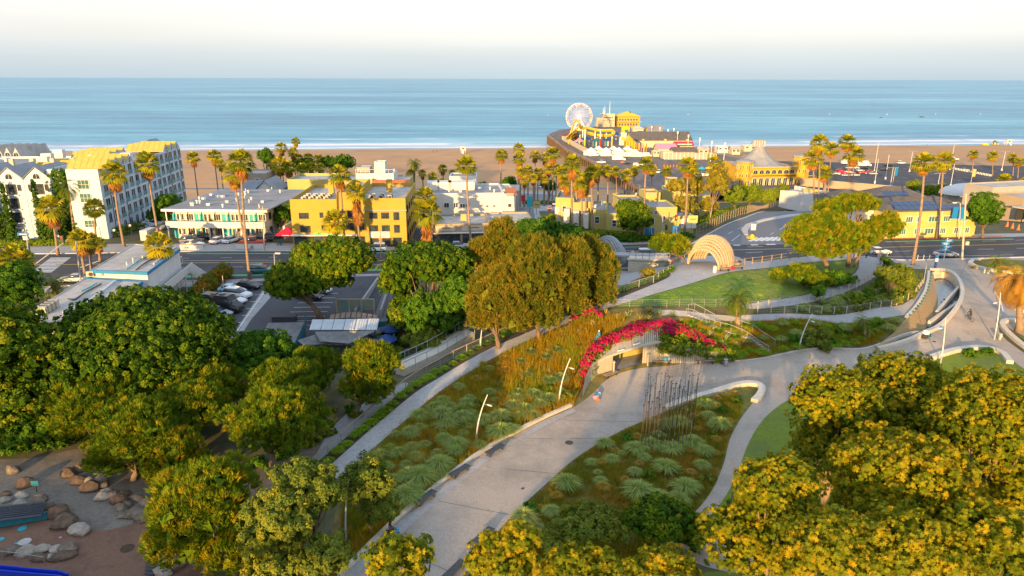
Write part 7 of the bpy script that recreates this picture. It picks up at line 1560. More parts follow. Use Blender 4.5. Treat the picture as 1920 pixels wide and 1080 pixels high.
MB().box((0,-.18,.92), (.14,.26,.06)).build('saddle', M['dark_metal'], r); MB().bar((-.28,.38,1.0),(.28,.38,1.0),.03).bar((0,.4,.85),(0,.38,1.0),.03).build('handlebar', M['dark_metal'], r)
person(p, 'cyclist in dark clothes riding away on the right plaza', dict(pelvis=(0,-.15,1.0), chest=(0,.05,1.36), neck=(0,.12,1.52), head=(0,.16,1.65), crown=(0,.17,1.78), lsh=(-.19,.06,1.46), rsh=(.19,.06,1.46), lel=(-.25,.22,1.22), rel=(.25,.22,1.22), lha=(-.26,.38,1.05), rha=(.26,.38,1.05), lhip=(-.1,-.12,.97), rhip=(.1,-.12,.97), lkn=(-.13,.18,.75), rkn=(.13,.12,.6), lan=(-.13,.05,.3), ran=(.13,-.02,.15), lto=(-.13,.2,.26), rto=(.13,.14,.12)), rz=.15)
SIT = dict(pelvis=(0,0,.55), chest=(0,.02,.9), neck=(0,.05,1.08), head=(0,.08,1.22), crown=(0,.09,1.35), lsh=(-.19,.03,1.02), rsh=(.19,.03,1.02), lel=(-.25,.1,.76), rel=(.25,.1,.76), lha=(-.15,.3,.62), rha=(.15,.3,.62), lhip=(-.1,.02,.52), rhip=(.1,.02,.52), lkn=(-.12,.45,.5), rkn=(.12,.45,.5), lan=(-.12,.5,.08), ran=(.12,.62,.1), lto=(-.12,.66,.04), rto=(.12,.78,.06))
person(P(732,1004), 'person in dark clothes seated at the path curb', SIT, rz=-1.0); person(P(1096,372+8) if False else P(1386,500), 'person in black sitting on the bench by the walkway', SIT, rz=PI-.2)
person(P(1624,484), 'person in black standing at the top railing', {}, rz=.4); person(P(1123,642)+Vector((0,0,.3)), 'person in a white hat on the golden slope above the restroom', SIT, 'cloth_blue', rz=2, hair='cloth_white')
for u_, v_, l_ in ((812,286,'left of two walkers at the water line'),(819,286,'right of two walkers at the water line'),(1309,277,'walker by the surf right of the pier'),(1738,274,'lone walker on the right beach'),(1645,277,'walker behind the tall palms on the beach')): person(P(u_, v_), l_, {}, rz=.8)
def bundle(name, u, v, parts, label, cat='bag', z=0):
    r = empty(name, P(u, v)+Vector((0,0,z)), label, cat)
    for k, (x, y, zz, s, m_) in enumerate(parts):
        bm = bmesh.new(); bmesh.ops.create_icosphere(bm, subdivisions=2, radius=s); rg = random.Random(k)
        for q in bm.verts: q.co *= 1+rg.uniform(-.15,.15); q.co.z *= .75
        me = bpy.data.meshes.new('bundle'); bm.to_mesh(me); bm.free(); me.materials.append(M[m_]); link('bundle', me, r, (x, y, zz+s*.6))
bundle('bag', 741, 1000, [(0,0,.1,.32,'cloth_blue'),(-.5,-.3,0,.35,'cloth_dark')], 'pale blue bag beside the seated person'); bundle('bag', 1372, 505, [(0,0,.0,.42,'cloth_red')], 'bright red bundle beside the walkway bench')
bundle('belongings', 1117, 748, [(0,0,0,.35,'pink_c'),(.3,.4,.1,.3,'cloth_blue'),(.2,-.4,0,.22,'orange'),(.4,.7,.2,.25,'cloth_white'),(.1,.5,.4,.22,'teal')], 'colourful heap of belongings at the foot of the bougainvillea wall')
bundle('bag', 1247, 682, [(0,0,.5,.38,'cloth_blue'),(.35,.1,.5,.28,'cloth_white')], 'blue bundle lying on the bench right of the restroom')
bundle('belongings', 1732, 634, [(0,0,.0,.5,'cloth_dark'),(.2,.1,.5,.45,'cloth_white'),(.7,.1,.2,.35,'teal')], 'loaded trolley with white cloth at the fountain rim')
bundle('bag', 1763, 618, [(0,0,0,.4,'cloth_blue'),(-.5,0,0,.3,'metal')], 'blue grey bundle on the fountain rim'); bundle('bag', 1272, 1000, [(0,0,.1,.3,'cloth_blue')], 'pale blue object at the small path fork')
pole(1277,1012,975,'short pale blue post at the small path fork',1275,'turq',.06)
def bike(u, v, m_, label, rz=0, tall=False):
    r = empty('bicycle' if not tall else 'scooter', P(u, v), label, 'bicycle' if not tall else 'scooter', rz=rz)
    for x in (-.5,.5): MB().tube([(x+.32*math.cos(a), 0, .34+.32*math.sin(a)) for a in [2*PI*k/14 for k in range(15)]], .03, 5, False).build('wheel', M['tyre'], r)
    MB().bar((-.5,0,.34),(-.1,0,.8),.07).bar((-.1,0,.8),(.4,0,.8),.07).bar((.4,0,1.05),(.5,0,.34),.07).bar((0,0,.35),(.4,0,.8),.07).box((-.15,0,.92), (.25,.14,.06)).box((.42,0,1.05), (.06,.5,.05)).build('frame', M[m_], r)
bike(346,470,'turq','bright blue bicycle leaning at the low white wall'); bike(471,470,'teal','teal bicycle at the low wall behind the tall palms',1.2); bike(523,460,'teal','left green scooter near the red canopy tent',1.4,True); bike(528,460,'teal','right green scooter near the red canopy tent',1.6,True); bike(1708,445,'teal','dark green motor scooter before the yellow building',.2,True)
for u, v, hh, lb in ((1370,950,4.6,'small leafless tree beside the narrow path'),(1300,1030,2.5,'dry leafless shrub at the path fork')):
    p = P(u, v); r = empty('bare_tree', p, lb, 'tree'); t = MB(); rg = random.Random(int(u)); t.tube([(0,0,-.1),(.05,0,hh*.4)], [.06,.045], 6)
    def br(a, d, l_, n, w_):
        e = a+d*l_; t.tube([a, e], [w_, w_*.6], 5, False)
        if n:
            for k in range(3): br(e, (d+Vector((rg.uniform(-.7,.7), rg.uniform(-.7,.7), rg.uniform(-.1,.4)))).normalized(), l_*.68, n-1, w_*.6)
    br(Vector((.05,0,hh*.4)), Vector((.1,0,1)).normalized(), hh*.22, 4, .04); t.build('trunk', M['bark'], r)
def frames(nrm, rg, spread=.7):
    n = nrm + rg.normal(0, spread, nrm.shape); n /= np.linalg.norm(n, axis=1, keepdims=True)+1e-9
    r_ = rg.normal(0, 1, nrm.shape); x = np.cross(n, r_); x /= np.linalg.norm(x, axis=1, keepdims=True)+1e-9
    return x, np.cross(n, x), n
STAR = np.array([(0,-.42,0),(.12,-.1,0),(.46,-.16,0),(.28,.08,0),(.5,.34,.0),(.16,.24,0),(0,.58,0),(-.16,.24,0),(-.5,.34,0),(-.28,.08,0),(-.46,-.16,0),(-.12,-.1,0)])
LEAF = np.array([(-.5,0,0),(0,-.27,.06),(.5,0,0),(0,.27,.06)]); BLOB = np.array([(-.5,-.12,0),(.1,-.42,.05),(.5,.1,0),(-.1,.45,.05)])
NEED = np.array([(-.07,0,0),(.07,0,0),(0,0,1.0)])
def inst(T, pos, x, y, n, size):
    k = len(T); V = pos[:,None,:] + size[:,None,None]*(T[None,:,0:1]*x[:,None]+T[None,:,1:2]*y[:,None]+T[None,:,2:3]*n[:,None])
    return V.reshape(-1, 3), np.arange(len(pos)*k).reshape(-1, k)
def crown_mesh(name, lobes, mt, seed, leaf=.3, dens=1.0, shape='leaf', clump=.8, low=-.35, fill=True, up=.25, cov=2.2, wood=0, zs=1.05):
    """lobes: (centre, (rx,ry,rz)); leaves sit in clumps over the lobes' outer skin"""
    rg = np.random.default_rng(seed); C = np.array([l[0] for l in lobes], float); A_ = np.array([l[1] for l in lobes], float)
    ar = (A_[:,0]*A_[:,1]+A_[:,0]*A_[:,2]+A_[:,1]*A_[:,2])*4.19; tot = ar.sum()*.75
    nc = int(max(12, tot/(clump*clump*1.15)*dens)); li = rg.choice(len(lobes), nc, p=ar/ar.sum())
    d = rg.normal(0, 1, (nc, 3)); d /= np.linalg.norm(d, axis=1, keepdims=True); d[:,2] = np.where(d[:,2] < low, -d[:,2], d[:,2])
    cp = C[li]+d*A_[li]*(.66+.56*rg.random((nc,1))**.9)
    keep = np.ones(nc, bool)
    for j in range(len(lobes)): q = ((cp-C[j])/A_[j]); keep &= ~((np.sqrt((q*q).sum(1)) < .62) & (li != j))
    cp, d, li = cp[keep], d[keep], li[keep]; nc = len(cp)
    la = leaf*leaf*{'leaf':.27,'star':.45,'need':.30}[shape]; per = max(3, int(clump*clump*2.0*cov/la*.5))
    cs = rg.random(nc)**1.4*.75
    csz = clump*(.6+.6*rg.random(nc)); ii = np.repeat(np.arange(nc), per); m = len(ii)
    o = rg.normal(0, 1, (m, 3)); o /= np.linalg.norm(o, axis=1, keepdims=True); dn = d[ii]
    s_ = (o*dn).sum(1); o = np.where((s_ < -.2)[:,None], -o, o); rr = csz[ii]*(.45+.55*rg.random(m)**.5)
    pos = cp[ii]+o*rr[:,None]*.62*np.array([1,1,zs]); nr = o*.9+dn*.5+np.array([0,0,up]); size = leaf*(.7+.6*rg.random(m)); att = np.clip(cs[ii]+.22*rg.random(m), 0, 1)
    if shape == 'need':
        nr = o*.35+dn*.45+np.array([0,0,.75]); nr /= np.linalg.norm(nr, axis=1, keepdims=True); k = 5
        nr2 = np.repeat(nr, k, 0); x, y, n = frames(nr2, rg, .26); V, F = inst(NEED, np.repeat(pos, k, 0), x, y, n, np.repeat(size, k)); att = np.repeat(att, k)
    else:
        x, y, n = frames(nr, rg, .55); V, F = inst(STAR if shape == 'star' else LEAF, pos, x, y, n, size)
    if fill:   # deeper, larger foliage, coloured darker to paint shade inside the crown
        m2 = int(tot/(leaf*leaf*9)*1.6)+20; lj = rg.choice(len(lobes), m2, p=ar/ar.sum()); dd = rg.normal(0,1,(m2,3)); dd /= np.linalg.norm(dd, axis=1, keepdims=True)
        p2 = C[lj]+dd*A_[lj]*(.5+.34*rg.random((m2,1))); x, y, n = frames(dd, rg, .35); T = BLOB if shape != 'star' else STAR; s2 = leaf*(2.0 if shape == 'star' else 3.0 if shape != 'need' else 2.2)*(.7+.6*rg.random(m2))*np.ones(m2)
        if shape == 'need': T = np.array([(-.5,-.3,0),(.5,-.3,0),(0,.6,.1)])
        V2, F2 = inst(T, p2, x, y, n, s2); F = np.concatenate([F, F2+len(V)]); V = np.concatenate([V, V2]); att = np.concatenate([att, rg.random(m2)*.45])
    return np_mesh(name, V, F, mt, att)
def sublobes(c, r, n, seed, k=.5, flat=1.0):
    rg = random.Random(seed); out = [(c, tuple(x*.72 for x in r))]
    for i in range(n):
        a = 2.4*i+rg.uniform(-.3,.3); t = (i+.5)/n; z = 1-1.45*t; q = math.sqrt(max(0,1-z*z)); s = k*rg.uniform(.75,1.15)
        out.append(((c[0]+r[0]*q*math.cos(a)*.66, c[1]+r[1]*q*math.sin(a)*.66, c[2]+r[2]*z*.62), (r[0]*s, r[1]*s, r[2]*s*flat)))
    return out
def at_depth(u, v, y):
    d = ray(u, v); t = y/d.y; return Vector((d.x*t, y, HC+d.z*t))
SP = dict(  # material, leaf size, shape, clump radius, density, sublobes, lobe share, trunk bark
 ficus=('ficus',.34,'leaf',.62,1.0,18,.44,'bark'), dark=('ficus_dark',.32,'leaf',.8,1.0,9,.5,'bark'), pine=('pine',.36,'need',.6,1.0,12,.42,'bark'), upine=('pine',.40,'need',.55,1.0,14,.40,'bark_pale'),
 olive=('olive',.22,'leaf',.6,.9,9,.45,'bark'), syc=('syc',.27,'star',.5,.85,20,.43,'bark_pale'), rusty=('rusty',.40,'need',.55,1.0,20,.34,'bark'), euc=('euc',.34,'leaf',.8,.8,6,.5,'bark_pale'), hedge=('hedge',.24,'leaf',.5,1.0,4,.6,'bark'))
_seed = [100]
def tree(sp, name, label, cat, ells, base=None, Y=None, trunk=.3, group=None, lobes_n=None, leafk=1.0, lean=0, cov=None, ry=1.0):
    m_, leaf, shape, clump, dens, nl, kk, bark = SP[sp]; _seed[0] += 1
    if base is not None: B = P(*base); Y = B.y
    else: c_ = at_depth(ells[0][0], ells[0][1], Y); B = Vector((c_.x+lean, Y, 0)); B.z = h(B.x, B.y)
    r = empty(name, B, label, cat, group); lobes = []; tr = MB(); fork = None
    cs = []
    for e in ells:
        u, v, ru, rv = e[:4]; dy = e[4] if len(e) > 4 else 0; c = at_depth(u, v, Y+dy); mp_ = mpp(c); rx, rz = ru*mp_*(1.0 if sp == 'syc' else .9), rv*mp_*(1.05 if sp == 'syc' else .97)
        c = c-B; cs.append((c, rx, rz)); lobes += sublobes(tuple(c), (rx, min(rx, rz*1.5)*ry, rz), lobes_n or nl, _seed[0], kk, 1.15 if sp == 'rusty' else 1.0)
    dist = Y; leaf = leaf*leafk
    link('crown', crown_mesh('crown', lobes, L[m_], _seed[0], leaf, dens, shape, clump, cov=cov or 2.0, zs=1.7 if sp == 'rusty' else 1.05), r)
    if trunk:
        top_ = min(c.z-rz*.4 for c, rx, rz in cs); c0 = cs[0][0]; fz = max(.8, top_*.55); fk = Vector((c0.x*.3, c0.y*.3, fz))
        tr.tube([(0,0,-.3),(fk.x*.4, fk.y*.4, fz*.5), fk], [trunk*1.25, trunk, trunk*.8], 8)
        rg = random.Random(_seed[0])
        for c, ra in [(Vector(l[0]), l[1][0]) for l in lobes][:14]:
            md = fk.lerp(c, .5)+Vector((rg.uniform(-.4,.4), rg.uniform(-.4,.4), -.2)); tr.tube([fk, md, c], [trunk*.5, trunk*.28, trunk*.1], 6, False)
        tr.build('trunk', M[bark], r, smooth=True)
    return r
T = tree
T('ficus','ficus_tree','huge green ficus crown at the left edge','tree',[(-10,670,118,108),(30,760,110,70)],(10,830),trunk=.6)
T('ficus','ficus_tree','broad domed ficus with sunlit golden top in front of the near motel','tree',[(262,655,166,104),(150,700,60,60)],(262,770),trunk=.7,lobes_n=24)
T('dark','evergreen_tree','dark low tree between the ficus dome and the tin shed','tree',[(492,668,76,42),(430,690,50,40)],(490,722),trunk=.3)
T('upine','pine_tree','dark green pine at the foot of the ficus dome on the left','tree',[(190,765,88,62),(140,800,45,45)],(190,845),trunk=.3)
T('upine','pine_tree','green pine between the ficus dome and the golden pines','tree',[(385,728,78,42)],(380,800),trunk=.25)
T('upine','pine_tree','yellow green pine above the rocks of the play area','tree',[(262,815,84,58),(215,860,58,45)],(250,900),trunk=.3)
T('upine','pine_tree','small golden topped pine just above the big bottom pine','tree',[(310,850,62,42),(330,880,60,35)],(310,910),trunk=.22)
T('pine','pine_tree','pine with wide green crown left of the golden one','tree',[(360,770,75,50)],(370,850),trunk=.25)
T('pine','pine_tree','brightest golden pine in the left tree group','tree',[(520,795,106,64)],(510,888),trunk=.3)
T('pine','pine_tree','green and gold pine just behind the brightest golden pine','tree',[(540,722,82,46)],(540,800),trunk=.3)
T('pine','pine_tree','dark green pine between the bar and the golden pines','tree',[(595,690,56,36)],(600,745),trunk=.25)
T('pine','pine_tree','round pine with visible dark trunk beside the curved footpath','tree',[(697,692,56,50),(690,730,54,34)],(664,782),trunk=.3)
T('upine','pine_tree','large pine at the bottom left with golden top','tree',[(388,945,106,78),(350,1010,80,50)],(390,1075),trunk=.35,lobes_n=16)
T('upine','pine_tree','low pine hidden between big bottom pine and olive trees','tree',[(440,1030,70,45)],(440,1085),trunk=.2)
T('olive','olive_tree','grey green willowy tree with golden crown left of the nearest lamp','tree',[(595,925,52,62),(560,900,50,40)],(590,1060),trunk=.2)
T('olive','olive_tree','pale olive tree at the bottom between pine and lamp','tree',[(520,985,74,72),(520,1050,70,50)],(525,1110),trunk=.22)
T('olive','olive_tree','small golden olive tree cut by the bottom edge','tree',[(610,1045,52,46)],(610,1120),trunk=.15)
T('olive','olive_tree','olive bush right of the nearest lamp on the slope','tree',[(690,905,52,50),(710,955,40,38)],(695,1000),trunk=.15)
for Y, es, lb, tk in ((25,[(752,1062,62,48)],'small sycamore top poking up at the bottom left of the path',.15),(30,[(940,1062,66,48),(975,1020,36,30)],'sycamore with golden leaves at the bottom beside the garden edge',.25),(31,[(1100,1090,95,48)],'dark green sycamore crown along the bottom edge',.25),(33,[(1245,1095,70,50)],'green sycamore at the bottom left of the small path fork',.2),
  (36,[(1462,925,74,70),(1420,1020,100,70)],'front sycamore with golden tip standing left of the others',.3),(47,[(1570,760,80,62),(1610,850,120,90)],'middle sycamore with shaded left side above the visible trunk',.35),(50,[(1700,745,100,72),(1760,820,130,90)],'tallest golden sycamore in the right group',.4),
  (42,[(1860,800,105,100),(1890,930,100,120)],'golden sycamore at the right edge of the photo',.4),(38,[(1690,930,130,110)],'dense golden green sycamore in the middle of the right group',.35),(31,[(1560,1050,100,80),(1700,1050,110,80)],'near sycamore at the bottom of the right group',.3),(32,[(1850,1050,110,90)],'sycamore filling the bottom right corner',.3)):
    T('syc','sycamore_tree',lb,'tree',es,Y=Y,trunk=tk,cov=1.7)
T('ficus','shrub','large green shrub at the lower end of the pole garden','shrub',[(1240,975,72,34),(1300,1000,36,26)],(1240,1030),trunk=.1)
T('olive','shrub','olive green shrub left of the large dark garden shrub','shrub',[(1100,990,76,36),(1050,1020,50,30)],(1100,1040),trunk=.1)
T('ficus','shade_tree','big spreading tree with golden top beside the car park','tree',[(545,535,46,40),(600,520,60,46),(648,492,52,46),(600,488,52,34)],(602,597),trunk=.45,leafk=.95)
T('ficus','ficus_tree','wide ficus with pale visible branches left of the rusty trees','tree',[(800,498,80,42),(852,508,42,44),(748,530,40,45),(765,590,40,40)],(812,625),trunk=.4)
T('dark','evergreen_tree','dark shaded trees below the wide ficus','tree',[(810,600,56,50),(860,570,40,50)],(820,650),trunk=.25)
T('ficus','young_tree','small bright green tree in the dark beside the bar','tree',[(808,590,20,22)],(810,640),trunk=.08,lobes_n=5)
T('olive','shrub','pale weedy shrub above the ramp railing','shrub',[(800,640,45,24)],(795,664),trunk=0)
T('rusty','melaleuca_tree','tallest rusty tree at the left of the rusty clump','tree',[(942,456,40,48),(905,490,34,45),(960,505,45,50)],(940,600),trunk=.3)
T('rusty','melaleuca_tree','front left rusty tree reaching the railing','tree',[(922,560,50,66),(958,598,42,42),(905,600,30,40)],(935,652),trunk=.3)
T('rusty','melaleuca_tree','middle rusty tree of the clump','tree',[(1005,520,62,78),(1005,588,58,44)],(1010,634),trunk=.3)
T('rusty','melaleuca_tree','rusty tree right of the middle of the clump','tree',[(1065,510,50,68),(1062,565,48,42)],(1070,606),trunk=.3)
T('rusty','melaleuca_tree','rightmost rusty tree beside the bridge','tree',[(1125,515,38,60),(1105,475,28,35),(1120,555,38,28)],(1125,576),trunk=.25)
T('dark','evergreen_tree','dark green crown behind the rusty clump next to the side street','tree',[(1010,440,62,28),(1065,448,45,24)],(1030,492),trunk=.3)
T('pine','pine_tree','small golden tree rising behind the rusty clump','tree',[(1030,420,16,16)],(1035,470),trunk=.12,lobes_n=5)
T('pine','pine_tree','flat topped golden pine left of the cream lattice shell','tree',[(1256,463,44,22)],(1286,494),trunk=.2)
T('pine','umbrella_pine','great umbrella pine standing on the hill lawn','tree',[(1540,432,66,34),(1500,452,38,28),(1590,455,50,32),(1540,472,60,18)],(1553,508),trunk=.42)
T('pine','umbrella_pine','second umbrella pine behind with crown over the road','tree',[(1600,384,50,20),(1560,392,40,18)],(1590,500),trunk=.35)
T('pine','umbrella_pine','right limb pine crown in front of the yellow building','tree',[(1655,430,36,26),(1625,440,30,26),(1668,412,18,13)],(1600,500),trunk=.2)
T('pine','shrub','round golden shrub on the lawn left of the pines','shrub',[(1460,517,19,13)],(1460,528),trunk=0,lobes_n=5)
T('pine','shrub','larger spreading shrub under the umbrella pine','shrub',[(1502,515,34,20),(1530,530,28,16)],(1510,540),trunk=0)
T('dark','shrub','dark ground shrub around the pine trunk','shrub',[(1565,525,38,14)],(1565,534),trunk=0)
T('dark','shrub','small golden sapling crown at the ramp fence','shrub',[(1535,548,16,12)],(1537,565),trunk=.05,lobes_n=4)
T('olive','dragon_tree','branching tree with pale trunks in the planted bed','tree',[(1668,517,28,16),(1690,528,20,18)],(1663,556),trunk=.16)
T('dark','shrub','low round shrub beside the ramp end at the plaza','shrub',[(1664,491,10,7)],(1664,500),trunk=0,lobes_n=4)
T('ficus','street_tree','round green street tree between the two yellow cottages','tree',[(1190,412,34,32),(1172,392,18,16)],(1200,451),trunk=.3)
T('dark','evergreen_tree','dark tree mass beside the carport on the right','tree',[(1842,402,29,38)],(1842,446),trunk=.3)
for k, (u, v, a, b_) in enumerate(((1712,352,13,13),(1738,360,15,14),(1760,362,13,15),(1783,368,18,13))): T('hedge','clipped_tree',ordn(k)+' rounded tree from the left in the row behind the solar roof','tree',[(u,v,a,b_)],(u,v+26),trunk=.2,group='rounded trees behind the solar roof')
for k, (u, v, a, b_, bu, bv, sp) in enumerate(((1300,352,24,26,1310,412,'euc'),(1345,345,24,34,1330,420,'euc'),(1372,372,22,20,1380,400,'hedge'),(1405,368,24,22,1405,398,'hedge'),(1436,372,22,18,1436,392,'hedge'),(1464,366,16,16,1462,388,'hedge'),(1330,385,18,16,1335,415,'euc'),(1285,385,22,16,1290,428,'euc'),(1268,350,20,14,1262,420,'euc'))): T(sp,'roadside_tree',('first','second','third','fourth','fifth','sixth','small low','low leaning','hazy left')[k]+(' tree from the left behind the curving road fence' if k < 6 else ' tree by the cottages and the curving road'),'tree',[(u,v,a,b_)],(bu,bv),trunk=.22,group='trees along the curving road')
for k, (u, v, a, b_) in enumerate(((498,292,14,13),(638,308,28,15),(612,306,14,12),(505,300,14,10),(570,312,26,14),(955,345,14,14),(1030,350,16,12),(905,350,10,8))): T('dark','beach_tree',ordn(k)+' dark bushy tree beyond the motels near the sand','tree',[(u,v,a,b_)],Y=262,trunk=.3,group='bushy trees near the beach')
T('dark','street_tree','green bushes at the flank of the motel','shrub',[(530,410,16,26),(545,395,10,14)],(535,440),trunk=.1)
T('dark','street_tree','dark tree mass at the left edge behind the near palms','tree',[(25,545,48,48)],(25,600),trunk=.3)
T('dark','street_tree','dark tree at the far end of the hotel long wall','tree',[(315,385,25,20),(300,405,22,18)],(310,430),trunk=.25)
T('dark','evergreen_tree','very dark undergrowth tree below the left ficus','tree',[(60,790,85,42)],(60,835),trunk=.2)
T('hedge','shrub','dark green shrub behind the bar fence','shrub',[(750,600,26,26)],(752,640),trunk=.1)
T('euc','bare_shrub','thin airy shrub at the left end of the bridge lower path','shrub',[(1215,512,16,7)],(1215,520),trunk=0,lobes_n=3)
_cy = []
cyl = []
for k, (u, vt, vb, wp_) in enumerate(((5,350,452,9),(25,345,452,10),(48,352,448,9),(83,338,452,9),(97,380,452,8),(122,360,448,10),(150,385,448,9),(172,392,446,8),(-14,340,450,10))):
    p = P(u, vb); hh = top(p, vt)-p.z; rr = wp_*mpp(p); r = empty('cypress', p, '', 'tree', 'cypresses before the hotel')
    if not _cy:
        lb_ = [((0,0,.06+i*.104), (.9-.085*i if i > 1 else .75+.1*i,)*2+(.12,)) for i in range(9)]
        _cy.append(1)
    lb_ = [((0,0,hh*(.08+i*.107)), (rr*(1-.085*i),)*2+(hh*.09,)) for i in range(9)]
    link('crown', crown_mesh('crown', lb_, L['cypress'], 400+k, .34, 1.0, 'leaf', .5, cov=1.6), r); MB().tube([(0,0,-.2),(0,0,hh*.3)], [.2,.1], 6).build('trunk', M['bark'], r); cyl.append((u, r))
ordl([r for _, r in sorted(cyl, key=lambda q: q[0])], '{} slender dark cypress in front of the hotel wing')
p = P(130,448); iv = empty('ivy', p, 'dark ivy covering the recessed hotel wall', 'climbing plant'); iv.location = ho.o.location; iv.rotation_euler = ho.o.rotation_euler
link('foliage', crown_mesh('foliage', [((-9.3,2.4,H0-1.4-k*1.75), (2.6,.7,1.3)) for k in range(8)], L['ficus_dark'], 77, .3, 1.0, 'leaf', .5), iv)
def hedge(label, px, wd, hg, m_='hedge', leaf=.22, name='hedge', seed=1, kk=1.0):
    pts = [P(*p) for p in px]; o0 = pts[0]; r = empty(name, o0, label, 'hedge'); lb_ = []
    for a, b in zip(pts, pts[1:]):
        n = max(1, int((b-a).length/(wd*.7)))
        for k in range(n+1): p = a.lerp(b, k/n)-o0; lb_.append(((p.x, p.y, p.z+hg*.5), (wd*.6, wd*.6, hg*.55)))
    link('foliage', crown_mesh('foliage', lb_, L[m_], seed, leaf, 1.0, 'leaf', .35, low=-.9, cov=1.9*kk), r); return r
hedge('long red tipped hedge between near motel and parked cars', [(372,566),(390,545),(410,530),(424,520)], 2.2, 2.4, 'redtip')
hedge('clipped hedge at the foot of the hotel long wall', [(215,443),(245,432),(268,424)], 3.4, 2.2, 'hedge'); hedge('low clipped hedge at the top of the curving road', [(1494,386),(1524,385)], 2.4, 2.4)
hedge('low hedge in front of the cottages at the avenue', [(1122,452),(1180,453),(1240,450),(1290,447)], 2.2, 1.2, 'ficus_dark'); hedge('second low hedge right behind the avenue hedge', [(1110,440),(1170,444),(1215,442)], 2.0, 1.1, 'hedge')
hedge('hedge rows behind the stop sign at the middle street', [(985,382),(1062,384)], 2.4, 1.3, 'hedge'); hedge('low hedge strip in front of the hotel wing', [(-40,462),(60,460),(120,459)], 2.6, 1.0, 'hedge')
hedge('dark hedge right of the red sign by the cottages row', [(1062,432),(1090,446)], 2.0, 1.5, 'ficus_dark')
hedge('scrubby planting on the slope behind the timber fence', [(1310,428),(1350,408),(1400,394)], 3.5, 1.8, 'hedge'); hedge('dark green ground at the left edge under the ficus', [(-40,835),(40,838),(105,830)], 3.0, .8, 'ficus_dark')
def fan_crown(seed, n=34, dead=False, r=1.0, hang=1.0):
    rg = random.Random(seed); V = []; F = []; A_ = []
    for i in range(n):
        az = 2.4*i+rg.uniform(-.25,.25)
        el = rg.uniform(-1.45,-.75) if dead else (1.35-1.95*((i+.5)/n)+rg.uniform(-.15,.15))
        d = Vector((math.cos(az)*math.cos(el), math.sin(az)*math.cos(el), math.sin(el))); s = Vector((-math.sin(az), math.cos(az), 0)); up = d.cross(s)*-1
        pl = r*(.30 if dead else .5)*rg.uniform(.85,1.1); c = d*pl-(Vector((0,0,.05*r))); bl = r*(.62)*rg.uniform(.85,1.15); at = rg.random(); nb = 9
        if dead: c = c+Vector((0,0,-rg.uniform(0,hang)*r))
        b = len(V); V += [s*.02*r, -s*.02*r, c+s*.02*r, c-s*.02*r] if not dead else [c, c, c, c]; F.append((b,b+1,b+3,b+2)); A_.append(.5)
        for k in range(nb):
            t = (k/(nb-1)-.5)*2.3; dd = (d*math.cos(t)+s*math.sin(t)); tip = c+dd*bl+Vector((0,0,-bl*(.22+.25*abs(t))*(1 if not dead else .8))); md = c+dd*bl*.55+up*.03*r*0; w_ = (d*-math.sin(t)+s*math.cos(t))*bl*.11
            b = len(V); V += [c, md+w_, tip, md-w_]; F.append((b,b+1,b+2,b+3)); A_.append(min(1,max(0,at+rg.uniform(-.15,.15))))
    return np_mesh('crown', [tuple(v) for v in V], F, L['deadpalm'] if dead else L['palm'], A_)
def feather_crown(seed, n=42, m_='date', droop=1.0, leaflets=16):
    rg = random.Random(seed); V = []; F = []; A_ = []
    for i in range(n):
        az = 2.4*i+rg.uniform(-.2,.2); el = 1.4-2.1*((i+.5)/n)+rg.uniform(-.1,.1); at = rg.random(); s = Vector((-math.sin(az), math.cos(az), 0)); hd = Vector((math.cos(az), math.sin(az), 0)); ln = rg.uniform(.85,1.1)
        pts = []; p = Vector((0,0,0)); e = el; N_ = leaflets
        for k in range(N_+1): pts.append(p.copy()); p = p+(hd*math.cos(e)+Z1*math.sin(e))*ln/N_; e -= droop*1.5/N_*(1+k/N_)
        for k in range(1, N_):
            a, c = pts[k], pts[k+1]; fw = (c-a).normalized(); w_ = .15*math.sin(PI*min(1,(k+1)/(N_+1)))**.6*ln
            for sg in (-1,1):
                tip = a+s*sg*w_+fw*w_*.7+Vector((0,0,-w_*.55)); b = len(V); V += [a-fw*.012, a+fw*.028, tip+fw*.006, tip]; F.append((b,b+1,b+2,b+3)); A_.append(min(1,max(0,at*.8+rg.uniform(0,.25))))
    return np_mesh('crown', [tuple(v) for v in V], F, L[m_], A_)
FAN = [fan_crown(s) for s in (1,2,3)]; DEAD = [fan_crown(s+10, 30, True, 1.0, .7) for s in (1,2)]; DEADL = [fan_crown(31, 46, True, 1.0, 1.9)]
FEA = feather_crown(5); FEO = feather_crown(6, 54, 'date_or', 1.15, 18); FEG = feather_crown(8, 34, 'date', .9)
plist = []
